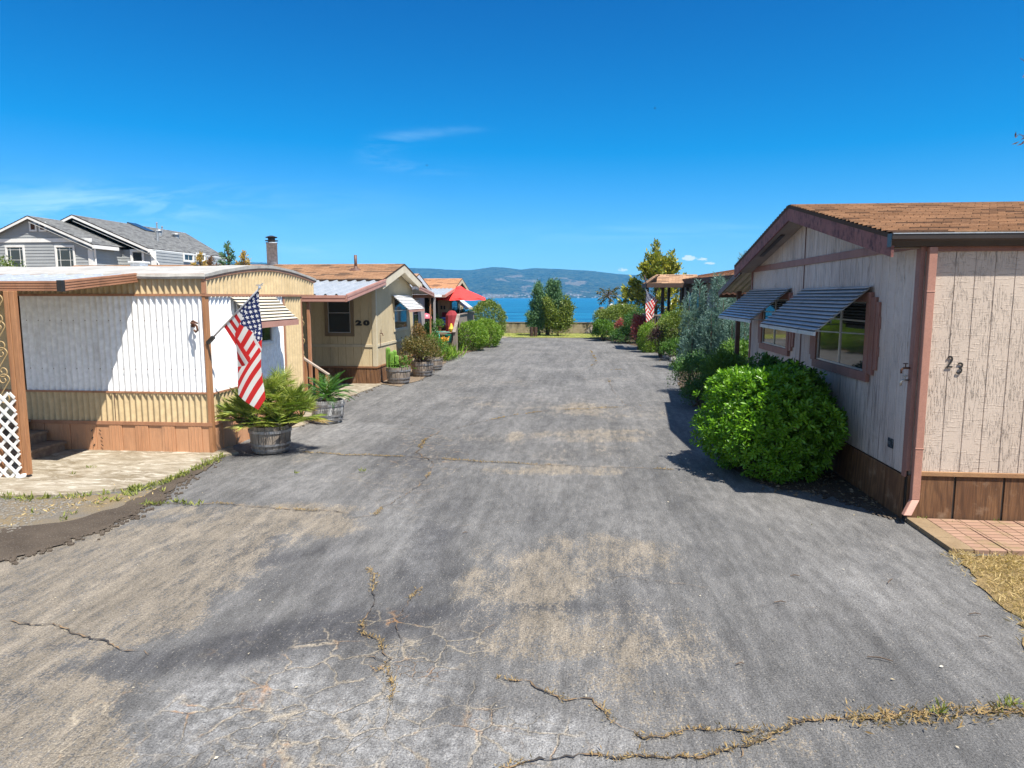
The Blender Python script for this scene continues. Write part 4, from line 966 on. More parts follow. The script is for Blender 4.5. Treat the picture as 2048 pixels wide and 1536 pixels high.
# patio cover
YP, XP = 8.80, -6.93
pcv = MB(); panroof(pcv, XL, XP, YP + .02, 2.66, YT - .03, 2.835, .3, .03); pco = pcv.build('patio_cover', M['roof_white'], tr_)
b = MB(); ribbed_beam(b, (XL, YP, 2.645), (XP, YP, 2.645), .135, (0, -1, 0), 4); ribbed_beam(b, (XP, YP - .02, 2.645), (XP, YT - .04, 2.80), .145, (1, 0, 0), 4)
b.build('fascia', M['brown_trim'], pco)
MB().box(XP - .03, XP + .038, YP - .038, YP + .03, 2.572, 2.722).build('fascia_corner', M['black'], pco)
ps = MB()
for xx in (-7.655, -7.575): ps.box(xx - .036, xx + .036, YP - .10, YP - .03, .07, 2.58)
ps.build('patio_post', M['post_wood'], pco, bevel=.006)
ps = MB()
for xx in (-8.06, -7.98): ps.box(xx - .036, xx + .036, YP - .10, YP - .03, .0, 2.58)
ps.build('patio_post', M['post_wood'], pco, bevel=.006)
sc = MB()
for i in range(4): scroll(sc, (-7.82, YP - .065, 2.36 - i*.36 - .02), (1, 0, 0), .36, .008)
sc.build('scrollwork', M['iron'], pco, smooth=True)
ld = MB(); c0 = Vector((-8.35, YP - .12, 0)); lw, lh = .72, 1.18
for k_, sg in ((0, 1), (1, -1)):
    for i in range(-12, 13):
        off = i * .185; pts = []
        for (xa, za) in ((0, off if sg == 1 else off + lw), (lw, off + lw if sg == 1 else off)):
            pts.append((xa, za))
        (xa, za), (xb, zb) = pts
        def clip(xa, za, xb, zb):
            for lim, hi in ((.0, False), (lh, True)):
                if (za > lim) == hi and za != lim and (zb > lim) == hi and zb != lim: return None
                if (za > lim) == hi and za != lim: t_ = (lim - za)/(zb - za); xa, za = xa + (xb-xa)*t_, lim
                elif (zb > lim) == hi and zb != lim: t_ = (lim - za)/(zb - za); xb, zb = xa + (xb-xa)*t_, lim
            return xa, za, xb, zb
        r_ = clip(xa, za, xb, zb)
        if r_ and abs(r_[2] - r_[0]) > .03:
            ld.bar(c0 + Vector((r_[0], -.008*k_, r_[1] + .03)), c0 + Vector((r_[2], -.008*k_, r_[3] + .03)), .007, .036, (0, 0, 1)) if False else ld.obox(c0 + Vector(((r_[0]+r_[2])/2, -.008*k_, (r_[1]+r_[3])/2 + .03)), Vector((r_[2]-r_[0], 0, r_[3]-r_[1]))/2, Vector((-(r_[3]-r_[1]), 0, r_[2]-r_[0])).normalized()*.02, Vector((0, .0035, 0)))
ld.build('lattice_panel', M['white_trim'], pco)
el = MB(); el.tube([(-7.60, YP - .12, .09), (-7.60, YP - .12, .055), (-7.64, YP - .13, .045), (-7.69, YP - .14, .045)], .032, 12)
el.build('drain_elbow', M['white_trim'], pco, smooth=True)
# hook of rusty iron on the wall
hk = thing('wall_hook', 'rusty iron hose hook fixed to the white corrugated wall', 'hook', (-5.98, YT - .02, 2.03))
hm = MB(); hm.tube([(-6.05, YT - .02, 2.08), (-6.03, YT - .10, 2.10), (-5.97, YT - .12, 2.09), (-5.93, YT - .12, 2.05), (-5.92, YT - .12, 1.99), (-5.95, YT - .12, 1.96), (-5.98, YT - .11, 1.99)], .017, 8)
hm.tube([(-6.06, YT - .022, 2.12), (-5.99, YT - .10, 2.13), (-5.93, YT - .09, 2.09)], .014, 8); hm.obox((-6.05, YT - .016, 2.08), (.03, 0, 0), (0, .006, 0), (0, 0, .05))
hm.build('hook', M['rust'], hk, smooth=True)
# wooden steps under the cover
stp = thing('wooden_steps', 'dark weathered wooden steps in the shade under the patio cover', 'steps', (-8.9, 9.9, .035))
for i, (xr, z) in enumerate(((-8.28, .19), (-8.58, .36), (-8.88, .53))):
    MB().box(-9.6, xr, 9.55, 10.38, z - .045, z).build('tread', M['oldwood_h'], stp, bevel=.006)
    MB().box(-9.58, xr - .03, 9.58, 10.36, .02 if i == 0 else z - .17, z - .047).build('riser', M['oldwood_h'], stp)
# ------------------------------------------------------------------ mobile home 20
X20, Y20, YB20 = -5.85, 19.55, 23.9
h20 = thing('mobile_home', 'tan mobile home numbered 20 with brown shingle roof and white ribbed patio awning', 'mobile home', (X20, Y20, 0), group='mobile homes along the street')
YM2 = 21.7
def zg2(y): return 2.86 + .56 * (1 - abs(y - YM2) / (YM2 - Y20))
w = MB(); siding(w, (-16, Y20, 0), (1, 0, 0), 16 + X20, .52, 2.9, (0, -1, 0), .23, .012, .01, .05); w.build('front_wall', M['tan_paint'], h20)
w = MB(); siding(w, (X20, Y20, 0), (0, 1, 0), YB20 - Y20, .52, lambda s: zg2(Y20 + s), (1, 0, 0), .15, .012, .01, .1); w.build('street_wall', M['t20'], h20)
MB().box(-16, X20 - .03, Y20 + .03, YB20, .1, 2.85).build('core_wall', M['tan_paint'], h20)
t = MB().box(-16, X20 - .01, Y20 - .022, Y20 - .001, 1.07, 1.15).box(X20 + .001, X20 + .022, Y20 + .10, YB20 - .1, 1.07, 1.15)
t.box(X20 - .10, X20 + .022, Y20 - .024, Y20 - .0015, .52, 2.88).box(X20 + .0015, X20 + .024, Y20 - .0014, Y20 + .09, .52, 2.85).box(X20 + .0015, X20 + .024, YB20 - .09, YB20, .52, 2.80)
t.box(X20 + .0015, X20 + .02, YM2 - .5, YM2 + .5, 3.02, 3.09)
t.build('corner_trim', M['tan_trim'], h20, bevel=.004)
MB().box(-16, X20 + .02, Y20 - .03, Y20 + .02, .47, .518).box(X20 + .001, X20 + .03, Y20 + .02, YB20, .47, .518).build('skirting_rail', surf('rust_rail', (.27, .13, .06), (.2, .1, .05), .7), h20)
s = MB(); x = X20
for i in range(16): s.box(x - .30, x - .006, Y20 - .012, Y20 + .02, -.02, .468); x -= .304
y = Y20 + .025
for i in range(14): s.box(X20 - .02, X20 + .012, y, y + .296, -.02, .468); y += .304
s.build('skirting', M['skirtwood'], h20, bevel=.003)
rf = MB(); XA, XBk = -5.52, -16.5; e0, e1 = Y20 - .28, YB20 + .2; zr2, ze2 = 3.53, 2.99
roof_slope(rf, (XBk, e0, ze2), (XA, e0, ze2), (XA, YM2, zr2), (XBk, YM2, zr2)); ze3 = zr2 - (zr2 - ze2)*(e1 - YM2)/(YM2 - e0)
roof_slope(rf, (XA, e1, ze3), (XBk, e1, ze3), (XBk, YM2, zr2), (XA, YM2, zr2))
roof20 = rf.build('roof', M['sh_rust'], h20)
f = MB(); rake(f, XA - .004, e0, ze2 - .052, YM2 - .002, zr2 - .052, .22, -.03); rake(f, XA - .004, e1, ze3 - .052, YM2 + .002, zr2 - .052, .22, -.03)
f.build('rake_board', surf('cream_rake_paint', (.62, .56, .43), (.54, .48, .36), .6, dirt=(.4, .34, .25)), h20)
sf = MB()
for ya, za in ((Y20 + .0, ze2 - .12), (YB20, ze3 - .12)):
    sf.prism([(XA - .04, ya, za), (XA - .04, YM2, zr2 - .18), (XA - .04, YM2, zr2 - .195), (XA - .04, ya, za - .015)], (X20 - XA + .07, 0, 0))
sf.build('soffit', M['tan_trim'], h20)
MB().box(-16, XA - .04, e0 + .02, e0 + .05, ze2 - .19, ze2 - .052).build('eave_fascia', M['white_trim'], h20)
vp = MB(); vx = -6.78; vz = zr2 - .13 - .05; vp.tube([(vx, 20.75, 3.28), (vx, 20.75, 3.75)], .045, 12); vp.lathe([(.0, 0), (.24, 0), (.22, .03), (.06, .10), (.045, .16)], (vx, 20.75, 3.27), 18)
vp.build('vent_pipe', M['dark_trim'], roof20, smooth=True)
cq = atY(545, 527, 21.7); ch = MB(); ch.lathe([(.165, -.5), (.165, .62), (.18, .62), (.18, .66), (.16, .66)], (cq.x, 21.7, cq.z), 24); cho = ch.build('chimney', surf('chimney_steel', (.40, .46, .52), (.24, .28, .32), .6, .1, 14), roof20, smooth=True)
cc = MB(); cc.lathe([(.11, .62), (.11, .82), (.0, .82)], (cq.x, 21.7, cq.z), 20); cc.lathe([(.20, .70), (.20, .72), (.0, .73)], (cq.x, 21.7, cq.z), 20); cc.lathe([(.17, .80), (.19, .82), (.05, .87), (0, .87)], (cq.x, 21.7, cq.z), 20); cc.build('chimney_cap', M['black'], cho)
window(h20, (-7.34, Y20 - .0, 0), (1, 0, 0), .86, 1.38, 2.50, (0, -1, 0), M['taupe'], M['glass'], t=.10, mull=[('h', .62)], out=.03)
window(h20, (X20 + .001, 21.45, 0), (0, 1, 0), 1.75, 1.42, 2.52, (1, 0, 0), M['tan_trim'], M['glass'], t=.07, mull=[('h', .6)], out=.03)
awning(h20, (X20 + .02, 21.3, 0), (0, 1, 0), 2.05, 2.56, (1, 0, 0), .52, .46, M['white_metal'], 10, M['pinkmetal'], .07)
textobj('house_number', '2', (-6.43, Y20 - .012, 1.70), 0, .19, M['black'], h20, 1.75, .012, .006)
textobj('house_number', '0', (-6.20, Y20 - .012, 1.70), 0, .19, M['black'], h20, 1.75, .012, .006)
fq = MB(); fq.tube([(X20 + .02, 19.9, 1.45), (X20 + .09, 19.9, 1.45), (X20 + .11, 19.9, 1.38)], .014, 8); fq.tube([(X20 + .06, 19.88, 1.46), (X20 + .05, 19.9, 1.56)], .01, 6)
fq.tube([(X20 + .05, 19.86, 1.42), (X20 + .045, 19.85, 1.05)], .008, 6); fq.build('faucet', M['rust'], h20)
# patio awning in front of home 20
YF = 16.2; pa = MB(); panroof(pa, -12, -5.56, YF, 2.53, Y20 - .03, 2.96, .26, .045); paw = pa.build('patio_awning', M['roof_white'], h20)
b = MB(); ribbed_beam(b, (-12, YF - .02, 2.46), (-5.55, YF - .02, 2.46), .16, (0, -1, 0), 2); ribbed_beam(b, (-5.53, YF - .03, 2.475), (-5.53, Y20 - .04, 2.92), .18, (1, 0, 0), 2); b.build('fascia', M['pinkmetal'], paw)
for xx in (-6.50, -6.95):
    MB().box(xx - .035, xx + .035, YF + .02, YF + .09, 0, 2.42).build('awning_post', M['brown_trim'], paw, bevel=.004)
sc = MB()
for i in range(5): scroll(sc, (-6.72, YF + .055, 2.15 - i*.42), (1, 0, 0), .40, .010)
sc.build('scrollwork', M['iron'], paw, smooth=True)
# rear awning of home 20
pa = MB(); panroof(pa, -12, -5.56, YB20 + .02, 2.76, 26.0, 2.60, .2, .03); paw = pa.build('rear_awning', M['roof_white'], h20)
b = MB(); ribbed_beam(b, (-5.53, YB20 - .15, 2.80), (-5.53, 26.0, 2.58), .16, (1, 0, 0), 2); ribbed_beam(b, (-12, 26.0, 2.53), (-5.5, 26.0, 2.53), .12, (0, 1, 0), 2); b.build('fascia', M['pinkmetal'], paw)
MB().box(-5.66, -5.61, 25.85, 25.90, 0, 2.6).build('awning_post', M['brown_trim'], paw)
# stair rail between the trailer and home 20
sr = thing('stair_railing', 'low sloping brown handrail on three posts behind the sago palm', 'railing', (-6.3, 16.0, 0))
MB().bar((-6.75, 16.0, 1.18), (-5.95, 16.0, .67), .09, .035).build('handrail', surf('grey_brown_handrail', (.42, .35, .3), (.33, .27, .22), .6), sr)
for xx, zt in ((-6.52, 1.02), (-6.24, .84), (-5.99, .68)): MB().box(xx - .035, xx + .035, 15.96, 16.03, 0, zt).build('rail_post', M['post_wood'], sr, bevel=.004)

# ------------------------------------------------------------------ homes farther down the street
def gable_home(root, XW, y0, y1, xend, z0, zw, zp, mats, roofm, over=.3, ov_side=.12, face=1, groove=.2):
    # box home whose gable faces the street: wall plane XW, running back to xend
    ym = (y0 + y1)/2; zg_ = lambda y: zw + (zp - zw)*(1 - abs(y - ym)/(ym - y0))
    w = MB(); siding(w, (xend, y0, 0), (1, 0, 0), abs(XW - xend), z0, zw + .02, (0, -1, 0), groove) if face == 1 else siding(w, (XW, y0, 0), (1, 0, 0), abs(XW - xend), z0, zw + .02, (0, -1, 0), groove)
    w.build('front_wall', mats[0], root)
    w = MB()
    siding(w, (XW, y0, 0), (0, 1, 0), y1 - y0, z0, lambda s: zg_(y0 + s), (face, 0, 0), groove); w.build('street_wall', mats[0], root)
    a, b = sorted((XW - face*.03, xend)); MB().box(a, b, y0 + .03, y1, .05, zw - .02).build('core_wall', mats[0], root)
    MB().box(min(XW, xend), max(XW, xend), y0 - .012, y0 + .02, -.02, z0 + .01).box(XW - .015, XW + .015, y0 + .021, y1, -.02, z0 + .01).build('skirting', mats[2], root)
    xa = XW + face*over; e0, e1 = y0 - ov_side, y1 + ov_side; zr = zp + .14; ze = zr - (zp - zw)/(ym - y0)*(ym - e0)
    rf = MB(); L_, R_ = (xend, xa) if face == 1 else (xa, xend)
    roof_slope(rf, (L_, e0, ze), (R_, e0, ze), (R_, ym, zr), (L_, ym, zr), row=.16); roof_slope(rf, (R_, e1, ze), (L_, e1, ze), (L_, ym, zr), (R_, ym, zr), row=.16)
    ro = rf.build('roof', roofm, root)
    f = MB(); xf = xa + face*.004; rake(f, xf, e0, ze - .052, ym - .002, zr - .052, .17, -face*.03); rake(f, xf, e1, ze - .052, ym + .002, zr - .052, .17, -face*.03)
    f.box(min(xend, xa - face*.05), max(xend, xa - face*.05), e0 + .0, e0 + .03, ze - .19, ze - .052)
    f.build('rake_board', mats[1], root)
    return ro
h3 = thing('mobile_home', 'grey mobile home partly hidden behind the rear awning of home 20', 'mobile home', (-7.3, 27.7, 0), group='mobile homes along the street')
M['greyhome'] = surf('lilac_grey_siding', (.30, .285, .29), (.25, .24, .245), .75, 0, 2, (1, 1, .3)); M['blue_trim'] = surf('pale_blue_grey_trim', (.5, .53, .58), (.44, .47, .52), .6)
gable_home(h3, -7.3, 27.7, 32.3, -17, .5, 2.75, 3.36, (M['greyhome'], M['blue_trim'], M['skirtwood']), M['sh_brown'], .3)
for ya in (27.95, 29.9): window(h3, (-7.3 + .001, ya, 0), (0, 1, 0), 1.1, 1.15, 2.35, (1, 0, 0), M['blue_trim'], M['glass'], t=.07, mull=[('h', .5)])
MB().box(-7.28, -5.62, 27.2, 28.0, 2.50, 2.60).box(-7.28, -6.5, 28.0, 31.2, 2.54, 2.60).build('porch_roof', M['white_metal'], h3)
for xx, yy in ((-6.62, 31.0),): MB().box(xx, xx + .09, yy, yy + .09, 0, 2.49).build('porch_post', M['greyhome'], h3)
h4 = thing('mobile_home', 'tan mobile home with orange shingle roof farthest down the left side', 'mobile home', (-6.65, 34.9, 0), group='mobile homes along the street')
gable_home(h4, -6.65, 34.9, 39.3, -17, .5, 2.78, 3.34, (M['tan_paint'], M['tan_trim'], M['skirtwood']), M['sh_orange'], .32)
pa = MB(); panroof(pa, -12, -6.35, 32.3, 2.60, 34.85, 2.92, .2, .03); paw = pa.build('patio_awning', M['roof_white'], h4)
b = MB(); ribbed_beam(b, (-12, 32.28, 2.54), (-6.34, 32.28, 2.54), .13, (0, -1, 0), 2); ribbed_beam(b, (-6.32, 32.27, 2.55), (-6.32, 34.9, 2.88), .15, (1, 0, 0), 2); b.build('fascia', M['pinkmetal'], paw)
dd = MB(); dd.box(-8.05, -7.2, 34.85, 34.89, .82, 2.75); dro = dd.build('door', surf('dark_screen_door', (.05, .045, .04), (.03, .03, .03), .5), h4)
fd = MB(); frame_rect(fd, (-8.12, 34.87, 0), (1, 0, 0), 1.0, .80, 2.82, (0, -1, 0), .08, .05); fd.build('door_frame', M['tan_trim'], dro)
fd = MB()
for i in range(4): scroll(fd, (-7.62, 34.83, 2.3 - i*.36), (1, 0, 0), .32, .01)
fd.build('door_grille', M['iron'], dro)
for xx in (-7.02, -6.87):
    q = MB(); q.lathe([(0, -.09), (.05, -.07), (.035, 0), (.055, .07), (.0, .10)], (xx, 34.86, 1.97), 10, sy=.4); q.build('wall_ornament', M['black'], h4)
window(h4, (-6.649, 35.5, 0), (0, 1, 0), 1.9, 1.35, 2.45, (1, 0, 0), M['tan_trim'], M['glass'], t=.07, mull=[('h', .6)])
awning(h4, (-6.63, 35.3, 0), (0, 1, 0), 2.4, 2.52, (1, 0, 0), .72, .58, M['white_metal'], 9, M['tan_trim'], .08)
# brown home on the right, turned a little to the street
h5 = thing('mobile_home', 'dark brown mobile home with orange shingle roof behind the blue cypresses', 'mobile home', (6.35, 27.3, 0), math.radians(8.7), 'mobile homes along the street', local=True)
def loc5(mb): return mb
L5 = 9.0
w = MB(); siding(w, (0, L5, 0), (0, -1, 0), L5, .0, 3.15, (-1, 0, 0), .3); siding(w, (0, 0, 0), (1, 0, 0), 9, 0, 3.15, (0, -1, 0), .3); siding(w, (9, L5, 0), (-1, 0, 0), 9, 0, 3.15, (0, 1, 0), .3)
w.build('wall', M['greypanel'], h5)
rf = MB(); roof_slope(rf, (-.75, L5 + .5, 3.32), (-.75, -.5, 3.32), (4.3, -.5, 4.3), (4.3, L5 + .5, 4.12), row=.16); rf.build('roof', M['sh_orange'], h5)
f = MB(); f.box(-.80, -.752, -.5, L5 + .5, 3.08, 3.31).prism([(-.80, -.53, 3.10), (4.3, -.53, 4.05), (4.3, -.53, 4.25), (-.80, -.53, 3.31)], (0, .03, 0)); f.prism([(-.80, L5 + .53, 3.10), (4.3, L5 + .53, 3.88), (4.3, L5 + .53, 4.07), (-.80, L5 + .53, 3.31)], (0, -.03, 0)); f.box(-.75, -.0, -.45, L5 + .45, 3.10, 3.13)
f.build('fascia', M['brownhouse'], h5)
for y in (.6, 2.2, 3.7, 5.2, 6.6, 7.9, 8.9): MB().box(-.10, -.005, y - .07, y + .07, 0, 3.1).build('wall_post', M['dkwood'], h5)
MB().box(-.74, -.62, 8.85, 8.97, 0, 3.1).build('porch_post', M['dkwood'], h5); MB().box(-.74, -.62, 6.5, 6.62, 0, 3.1).build('porch_post', M['dkwood'], h5)
for y0_, y1_ in ((5.4, 6.4), (.9, 2.0), (7.1, 7.8)):
    o = MB().box(-.05, -.012, y0_, y1_, .9 if y1_ - y0_ < 1.05 else 1.3, 2.7).build('window', M['black'], h5); MB().box(-.058, -.051, y0_ + .05, y1_ - .05, 1.4, 2.62).build('pane', M['glass'], o)
MB().box(-.05, -.012, 3.95, 4.95, .6, 2.65).build('door', surf('pale_grey_door', (.30, .31, .33), (.26, .27, .29), .6), h5)
MB().tube([(1.7, 4.2, 3.5), (1.7, 4.2, 3.86)], .04, 8).build('vent_pipe', M['black'], h5)
# entry porch with its own little roof
gz = thing('entry_porch', 'dark timber entry porch with small shingled roof and railing', 'porch', (3.75, 33.5, 0))
rf = MB(); gx0, gx1, gy0, gy1 = 3.0, 5.6, 32.9, 35.6; gm = (gx0 + 4.35)/2
roof_slope(rf, (2.98, gy1, 3.14), (2.98, gy0, 3.14), (3.5, gy0 + .0, 3.52), (3.5, gy1, 3.52), row=.14)
roof_slope(rf, (2.98, gy0 - .02, 3.12), (5.4, gy0 - .02, 3.12), (5.4, gy0 + 1.3, 3.56), (3.5, gy0 + 1.3, 3.56), row=.14)
rf.build('roof', M['sh_brown'], gz)
f = MB().box(2.95, 5.4, gy0 - .05, gy0 - .01, 2.93, 3.11).box(2.94, 2.975, gy0, gy1, 2.94, 3.12).prism([(2.94, gy0 - .02, 3.10), (2.94, gy0 + 1.3, 3.54), (2.94, gy0 + 1.3, 3.38), (2.94, gy0 - .02, 2.94)], (.03, 0, 0))
f.build('fascia', M['brownhouse'], gz)
for xx, yy in ((3.74, 33.4), (3.20, 35.3), (5.2, 33.3)): MB().box(xx - .07, xx + .07, yy - .07, yy + .07, 0, 3.0).build('porch_post', M['dkwood'], gz)
b = MB(); b.bar((3.66, 33.34, 1.75), (3.60, 33.25, .75), .09, .05).bar((3.82, 33.34, 1.75), (3.95, 33.25, .75), .09, .05); b.build('brace', M['oldwood'], gz)
MB().box(3.0, 5.5, 33.2, 35.5, .62, .78).box(3.05, 5.4, 33.3, 35.4, .0, .62).build('deck', M['dkwood'], gz)
rl = MB().box(2.98, 3.04, 33.3, 35.4, 1.62, 1.70).box(2.98, 3.66, 33.25, 33.33, 1.62, 1.70).box(2.98, 3.66, 33.25, 33.31, .95, 1.0)
for i in range(6): rl.box(3.0 + i*.13, 3.03 + i*.13, 33.27, 33.30, .78, 1.62)
for i in range(12): rl.box(2.995, 3.025, 33.4 + i*.17, 33.43 + i*.17, .78, 1.62)
rl.build('railing', M['oldwood'], gz)

# large grey two-storey house far left, beyond the trailer
gh = thing('two_storey_house', 'large grey two-storey house with white trim and two shingled gables behind the trailer', 'house', (-29, 40, 0))
YA = 40.0
pk1 = atY(62, 432, YA); e1 = atY(190, 488, YA); wr = atY(186, 520, YA)
XR = wr.x; xm1 = pk1.x; ze1 = e1.z; zp1 = pk1.z; XLft = 2*xm1 - XR
s1 = (zp1 - ze1)/(e1.x - xm1)
Y2 = atX(127, 439, xm1).y; pk2 = atY(150, 430, Y2); e2 = atY(300, 496, Y2); XR2 = atY(312, 520, Y2).x; ze2g = e2.z; s2 = (pk2.z - e2.z)/(e2.x - pk2.x)
def lap(mb, p0, d, length, z0, z1, nrm, row=.19):            # lap siding, z1 may be a function
    d = Vector(d); nrm = Vector(nrm); p0 = Vector(p0); z = z0
    zmax = max(z1(length*i/20) for i in range(21)) if callable(z1) else z1
    while z < zmax - .01:
        za, zb = z, min(z + row, zmax)
        if callable(z1):
            n = 240; lo = [i for i in range(n + 1) if z1(length*i/n) >= za]; hi = [i for i in range(n + 1) if z1(length*i/n) >= zb - .005]
            if not lo: break
            if not hi: hi = [sum(lo)//len(lo)]
            sa, sb, ta, tb2 = length*lo[0]/n, length*lo[-1]/n, length*hi[0]/n, length*hi[-1]/n
        else: sa, sb, ta, tb2 = 0, length, 0, length
        p = p0 + d*sa; q = p0 + d*sb; p2 = p0 + d*ta; q2 = p0 + d*tb2
        mb.add([(p.x+nrm.x*.02, p.y+nrm.y*.02, za), (q.x+nrm.x*.02, q.y+nrm.y*.02, za), (q2.x, q2.y, zb), (p2.x, p2.y, zb), (p.x, p.y, za), (q.x, q.y, za)], [(0, 1, 2, 3), (4, 5, 1, 0)])
        z += row
w = MB(); lap(w, (XLft, YA, 0), (1, 0, 0), XR - XLft, .0, lambda s: ze1 + .0 + s1*min(s, (XR - XLft) - s), (0, -1, 0))
lap(w, (XR, YA, 0), (0, 1, 0), Y2 - YA, 0, ze1 - .1, (1, 0, 0))
Y2E = atX(450, 512, e2.x + .05).y - .5
lap(w, (XR - 3, Y2, 0), (1, 0, 0), XR2 - XR + 3, 0, ze2g - .1, (0, -1, 0)); lap(w, (XR2, Y2, 0), (0, 1, 0), Y2E - Y2, 0, ze2g - .15, (1, 0, 0))
w.build('wall', M['grey_siding'], gh)
MB().box(XLft, XR - .05, YA + .05, Y2 + 10, 0, ze1 - .2).box(xm1, XR2 - .05, Y2 + .05, Y2E, 0, ze2g - .25).build('core_wall', M['grey_siding'], gh)
rf = MB(); ov = .30; xe1 = e1.x + .05; zz1 = zp1 - s1*(xe1 - xm1)
roof_slope(rf, (xe1, YA - ov, zz1), (xe1, Y2 + .1, zz1), (xm1, Y2 + .1, zp1), (xm1, YA - ov, zp1), row=.25, step=.02); xl = 2*xm1 - xe1
roof_slope(rf, (xl, Y2, zz1), (xl, YA - ov, zz1), (xm1, YA - ov, zp1), (xm1, Y2, zp1), row=.25, step=.02)
ro1 = rf.build('roof', M['sh_grey'], gh)
xe2 = e2.x + .05; zz2 = pk2.z - s2*(xe2 - pk2.x); xl2 = 2*pk2.x - xe2; rdg_end = atX(370, 464, pk2.x); YE = atX(450, 512, xe2).y; hy = rdg_end.y
rf = MB(); roof_slope(rf, (xe2, Y2 - ov, zz2), (xe2, YE, zz2), (pk2.x, hy, pk2.z), (pk2.x, Y2 - ov, pk2.z), row=.25, step=.02)
roof_slope(rf, (xl2, YE, zz2), (xl2, Y2 - ov, zz2), (pk2.x, Y2 - ov, pk2.z), (pk2.x, hy, pk2.z), row=.25, step=.02)
rf.add([(xe2, YE, zz2), (xl2, YE, zz2), (pk2.x, hy, pk2.z)], [(0, 1, 2)])
ro2 = rf.build('roof', M['sh_grey'], gh)
f = MB()
def rk(x0, z0, x1, z1, y, h): f.prism([(x0, y, z0), (x1, y, z1), (x1, y, z1 - h), (x0, y, z0 - h)], (0, .05, 0))
rk(xm1, zp1 - .06, xe1, zz1 - .06, YA - ov - .01, .13); rk(xm1, zp1 - .06, xl, zz1 - .06, YA - ov - .01, .13)
rk(pk2.x, pk2.z - .06, xe2, zz2 - .06, Y2 - ov - .01, .15); rk(pk2.x, pk2.z - .06, xl2, zz2 - .06, Y2 - ov - .01, .15)
f.box(xe1 - .03, xe1 + .10, YA - ov, Y2 - ov - .4, zz1 - .26, zz1 - .05); f.box(xe2 - .03, xe2 + .10, Y2 - ov, YE, zz2 - .28, zz2 - .05)
bz = atY(100, 477, YA).z; f.box(XLft, XR + .03, YA - .06, YA - .021, bz - .22, bz)
f.box(XR - .25, XR + .05, YA - .06, YA - .021, 0, ze1 - .31).box(XR + .021, XR + .05, YA, YA + .25, 0, ze1 - .3)
f.box(XR2 - .3, XR2 + .05, Y2 - .06, Y2 - .021, 0, ze2g - .2)
f.build('white_trim', M['white_trim'], gh)
g = MB(); g.tube([(xe1 + .05, YA - .2, zz1 - .25), (XR + .10, YA + .1, ze1 - .85), (XR + .10, YA + .1, .2)], .05, 6); g.tube([(xe2 + .05, Y2 - .2, zz2 - .3), (XR2 + .1, Y2 + .1, ze2g - 1.0), (XR2 + .1, Y2 + .1, .2)], .05, 6); g.build('downspout', M['white_trim'], gh)
MB().prism([(xm1, YA - ov + .04, zp1 - .36), (xe1, YA - ov + .04, zz1 - .36), (xe1, YA - ov + .04, zz1 - .38), (xm1, YA - ov + .04, zp1 - .38)], (0, ov - .05, 0)).prism([(pk2.x, Y2 - ov + .04, pk2.z - .38), (xe2, Y2 - ov + .04, zz2 - .38), (xe2, Y2 - ov + .04, zz2 - .40), (pk2.x, Y2 - ov + .04, pk2.z - .40)], (0, ov - .05, 0)).build('soffit', M['white_trim'], gh)
for ua, ub, vt, vb in ((11, 53, 491, 534), (110, 153, 491, 534)):
    a = atY(ua, vt, YA); b = atY(ub, vb, YA); window(gh, (a.x, YA - .02, 0), (1, 0, 0), b.x - a.x, a.z - 1.75, a.z, (0, -1, 0), M['white_trim'], M['glass'], t=.11, mull=[('h', .5), ('v', .2), ('v', .8), ('h', .9)], msash=M['white_trim'], out=.06)
a = atY(261, 499, Y2); b = atY(290, 525, Y2); window(gh, (a.x, Y2 - .02, 0), (1, 0, 0), b.x - a.x, a.z - 1.5, a.z, (0, -1, 0), M['white_trim'], M['glass'], t=.14, mull=[('h', .5)], msash=M['white_trim'], out=.06)
for ua, ub in ((365, 386), (391, 409)):
    a = atX(ua, 505, XR2); b = atX(ub, 512, XR2); window(gh, (XR2 + .02, a.y, 0), (0, 1, 0), b.y - a.y, a.z - .62, a.z, (1, 0, 0), M['white_trim'], M['glass'], t=.12, mull=[('v', .5)], msash=M['white_trim'], out=.06)
for ua, ub in ((59, 76), (78, 95)):
    a = atY(ua, 444, YA); b = atY(ub, 463, YA); o = MB(); frame_rect(o, (a.x, YA - .02, 0), (1, 0, 0), b.x - a.x - .03, b.z, a.z, (0, -1, 0), .10, .05); o = o.build('gable_vent', M['white_trim'], gh)
    lv = MB()
    for i in range(7): zc = b.z + .12 + (a.z - b.z - .24)*i/6; lv.obox(((a.x + b.x)/2 - .015, YA - .05, zc), ((b.x - a.x)/2 - .1, 0, 0), (0, .012, -.012), (0, .012, .018))
    lv.build('louvre', M['dark_trim'], o)
def onroof2(u, v):                                           # a point of the street-side slope of the second roof
    d = dirpx(u, v); nx = Vector((s2, 0, 1)); p0 = Vector((pk2.x, 0, pk2.z)); t_ = (p0 - Vector((0, 0, EYE))).dot(nx)/d.dot(nx); return Vector((0, 0, EYE)) + d*t_
a = onroof2(262, 447); sl2 = Vector((1, 0, -s2)).normalized(); upn = Vector((s2, 0, 1)).normalized()
MB().obox(a + sl2*.8 + upn*.03, sl2*.75, (0, .55, 0), upn*.05).build('skylight', M['glass'], ro2)
for uu, vv, r, hh in ((315, 482, .07, .65), (319, 470, .16, .3), (325, 468, .05, .5), (352, 475, .22, .22), (314, 456, .05, .35)):
    p = onroof2(uu, vv); q = MB(); q.tube([p - Vector((0, 0, .1)), p + Vector((0, 0, hh))], r, 10); q.lathe([(r*1.5, 0), (r*1.3, .06), (0, .09)], (p.x, p.y, p.z + hh), 10); q.build('roof_vent', M['galv'], ro2)
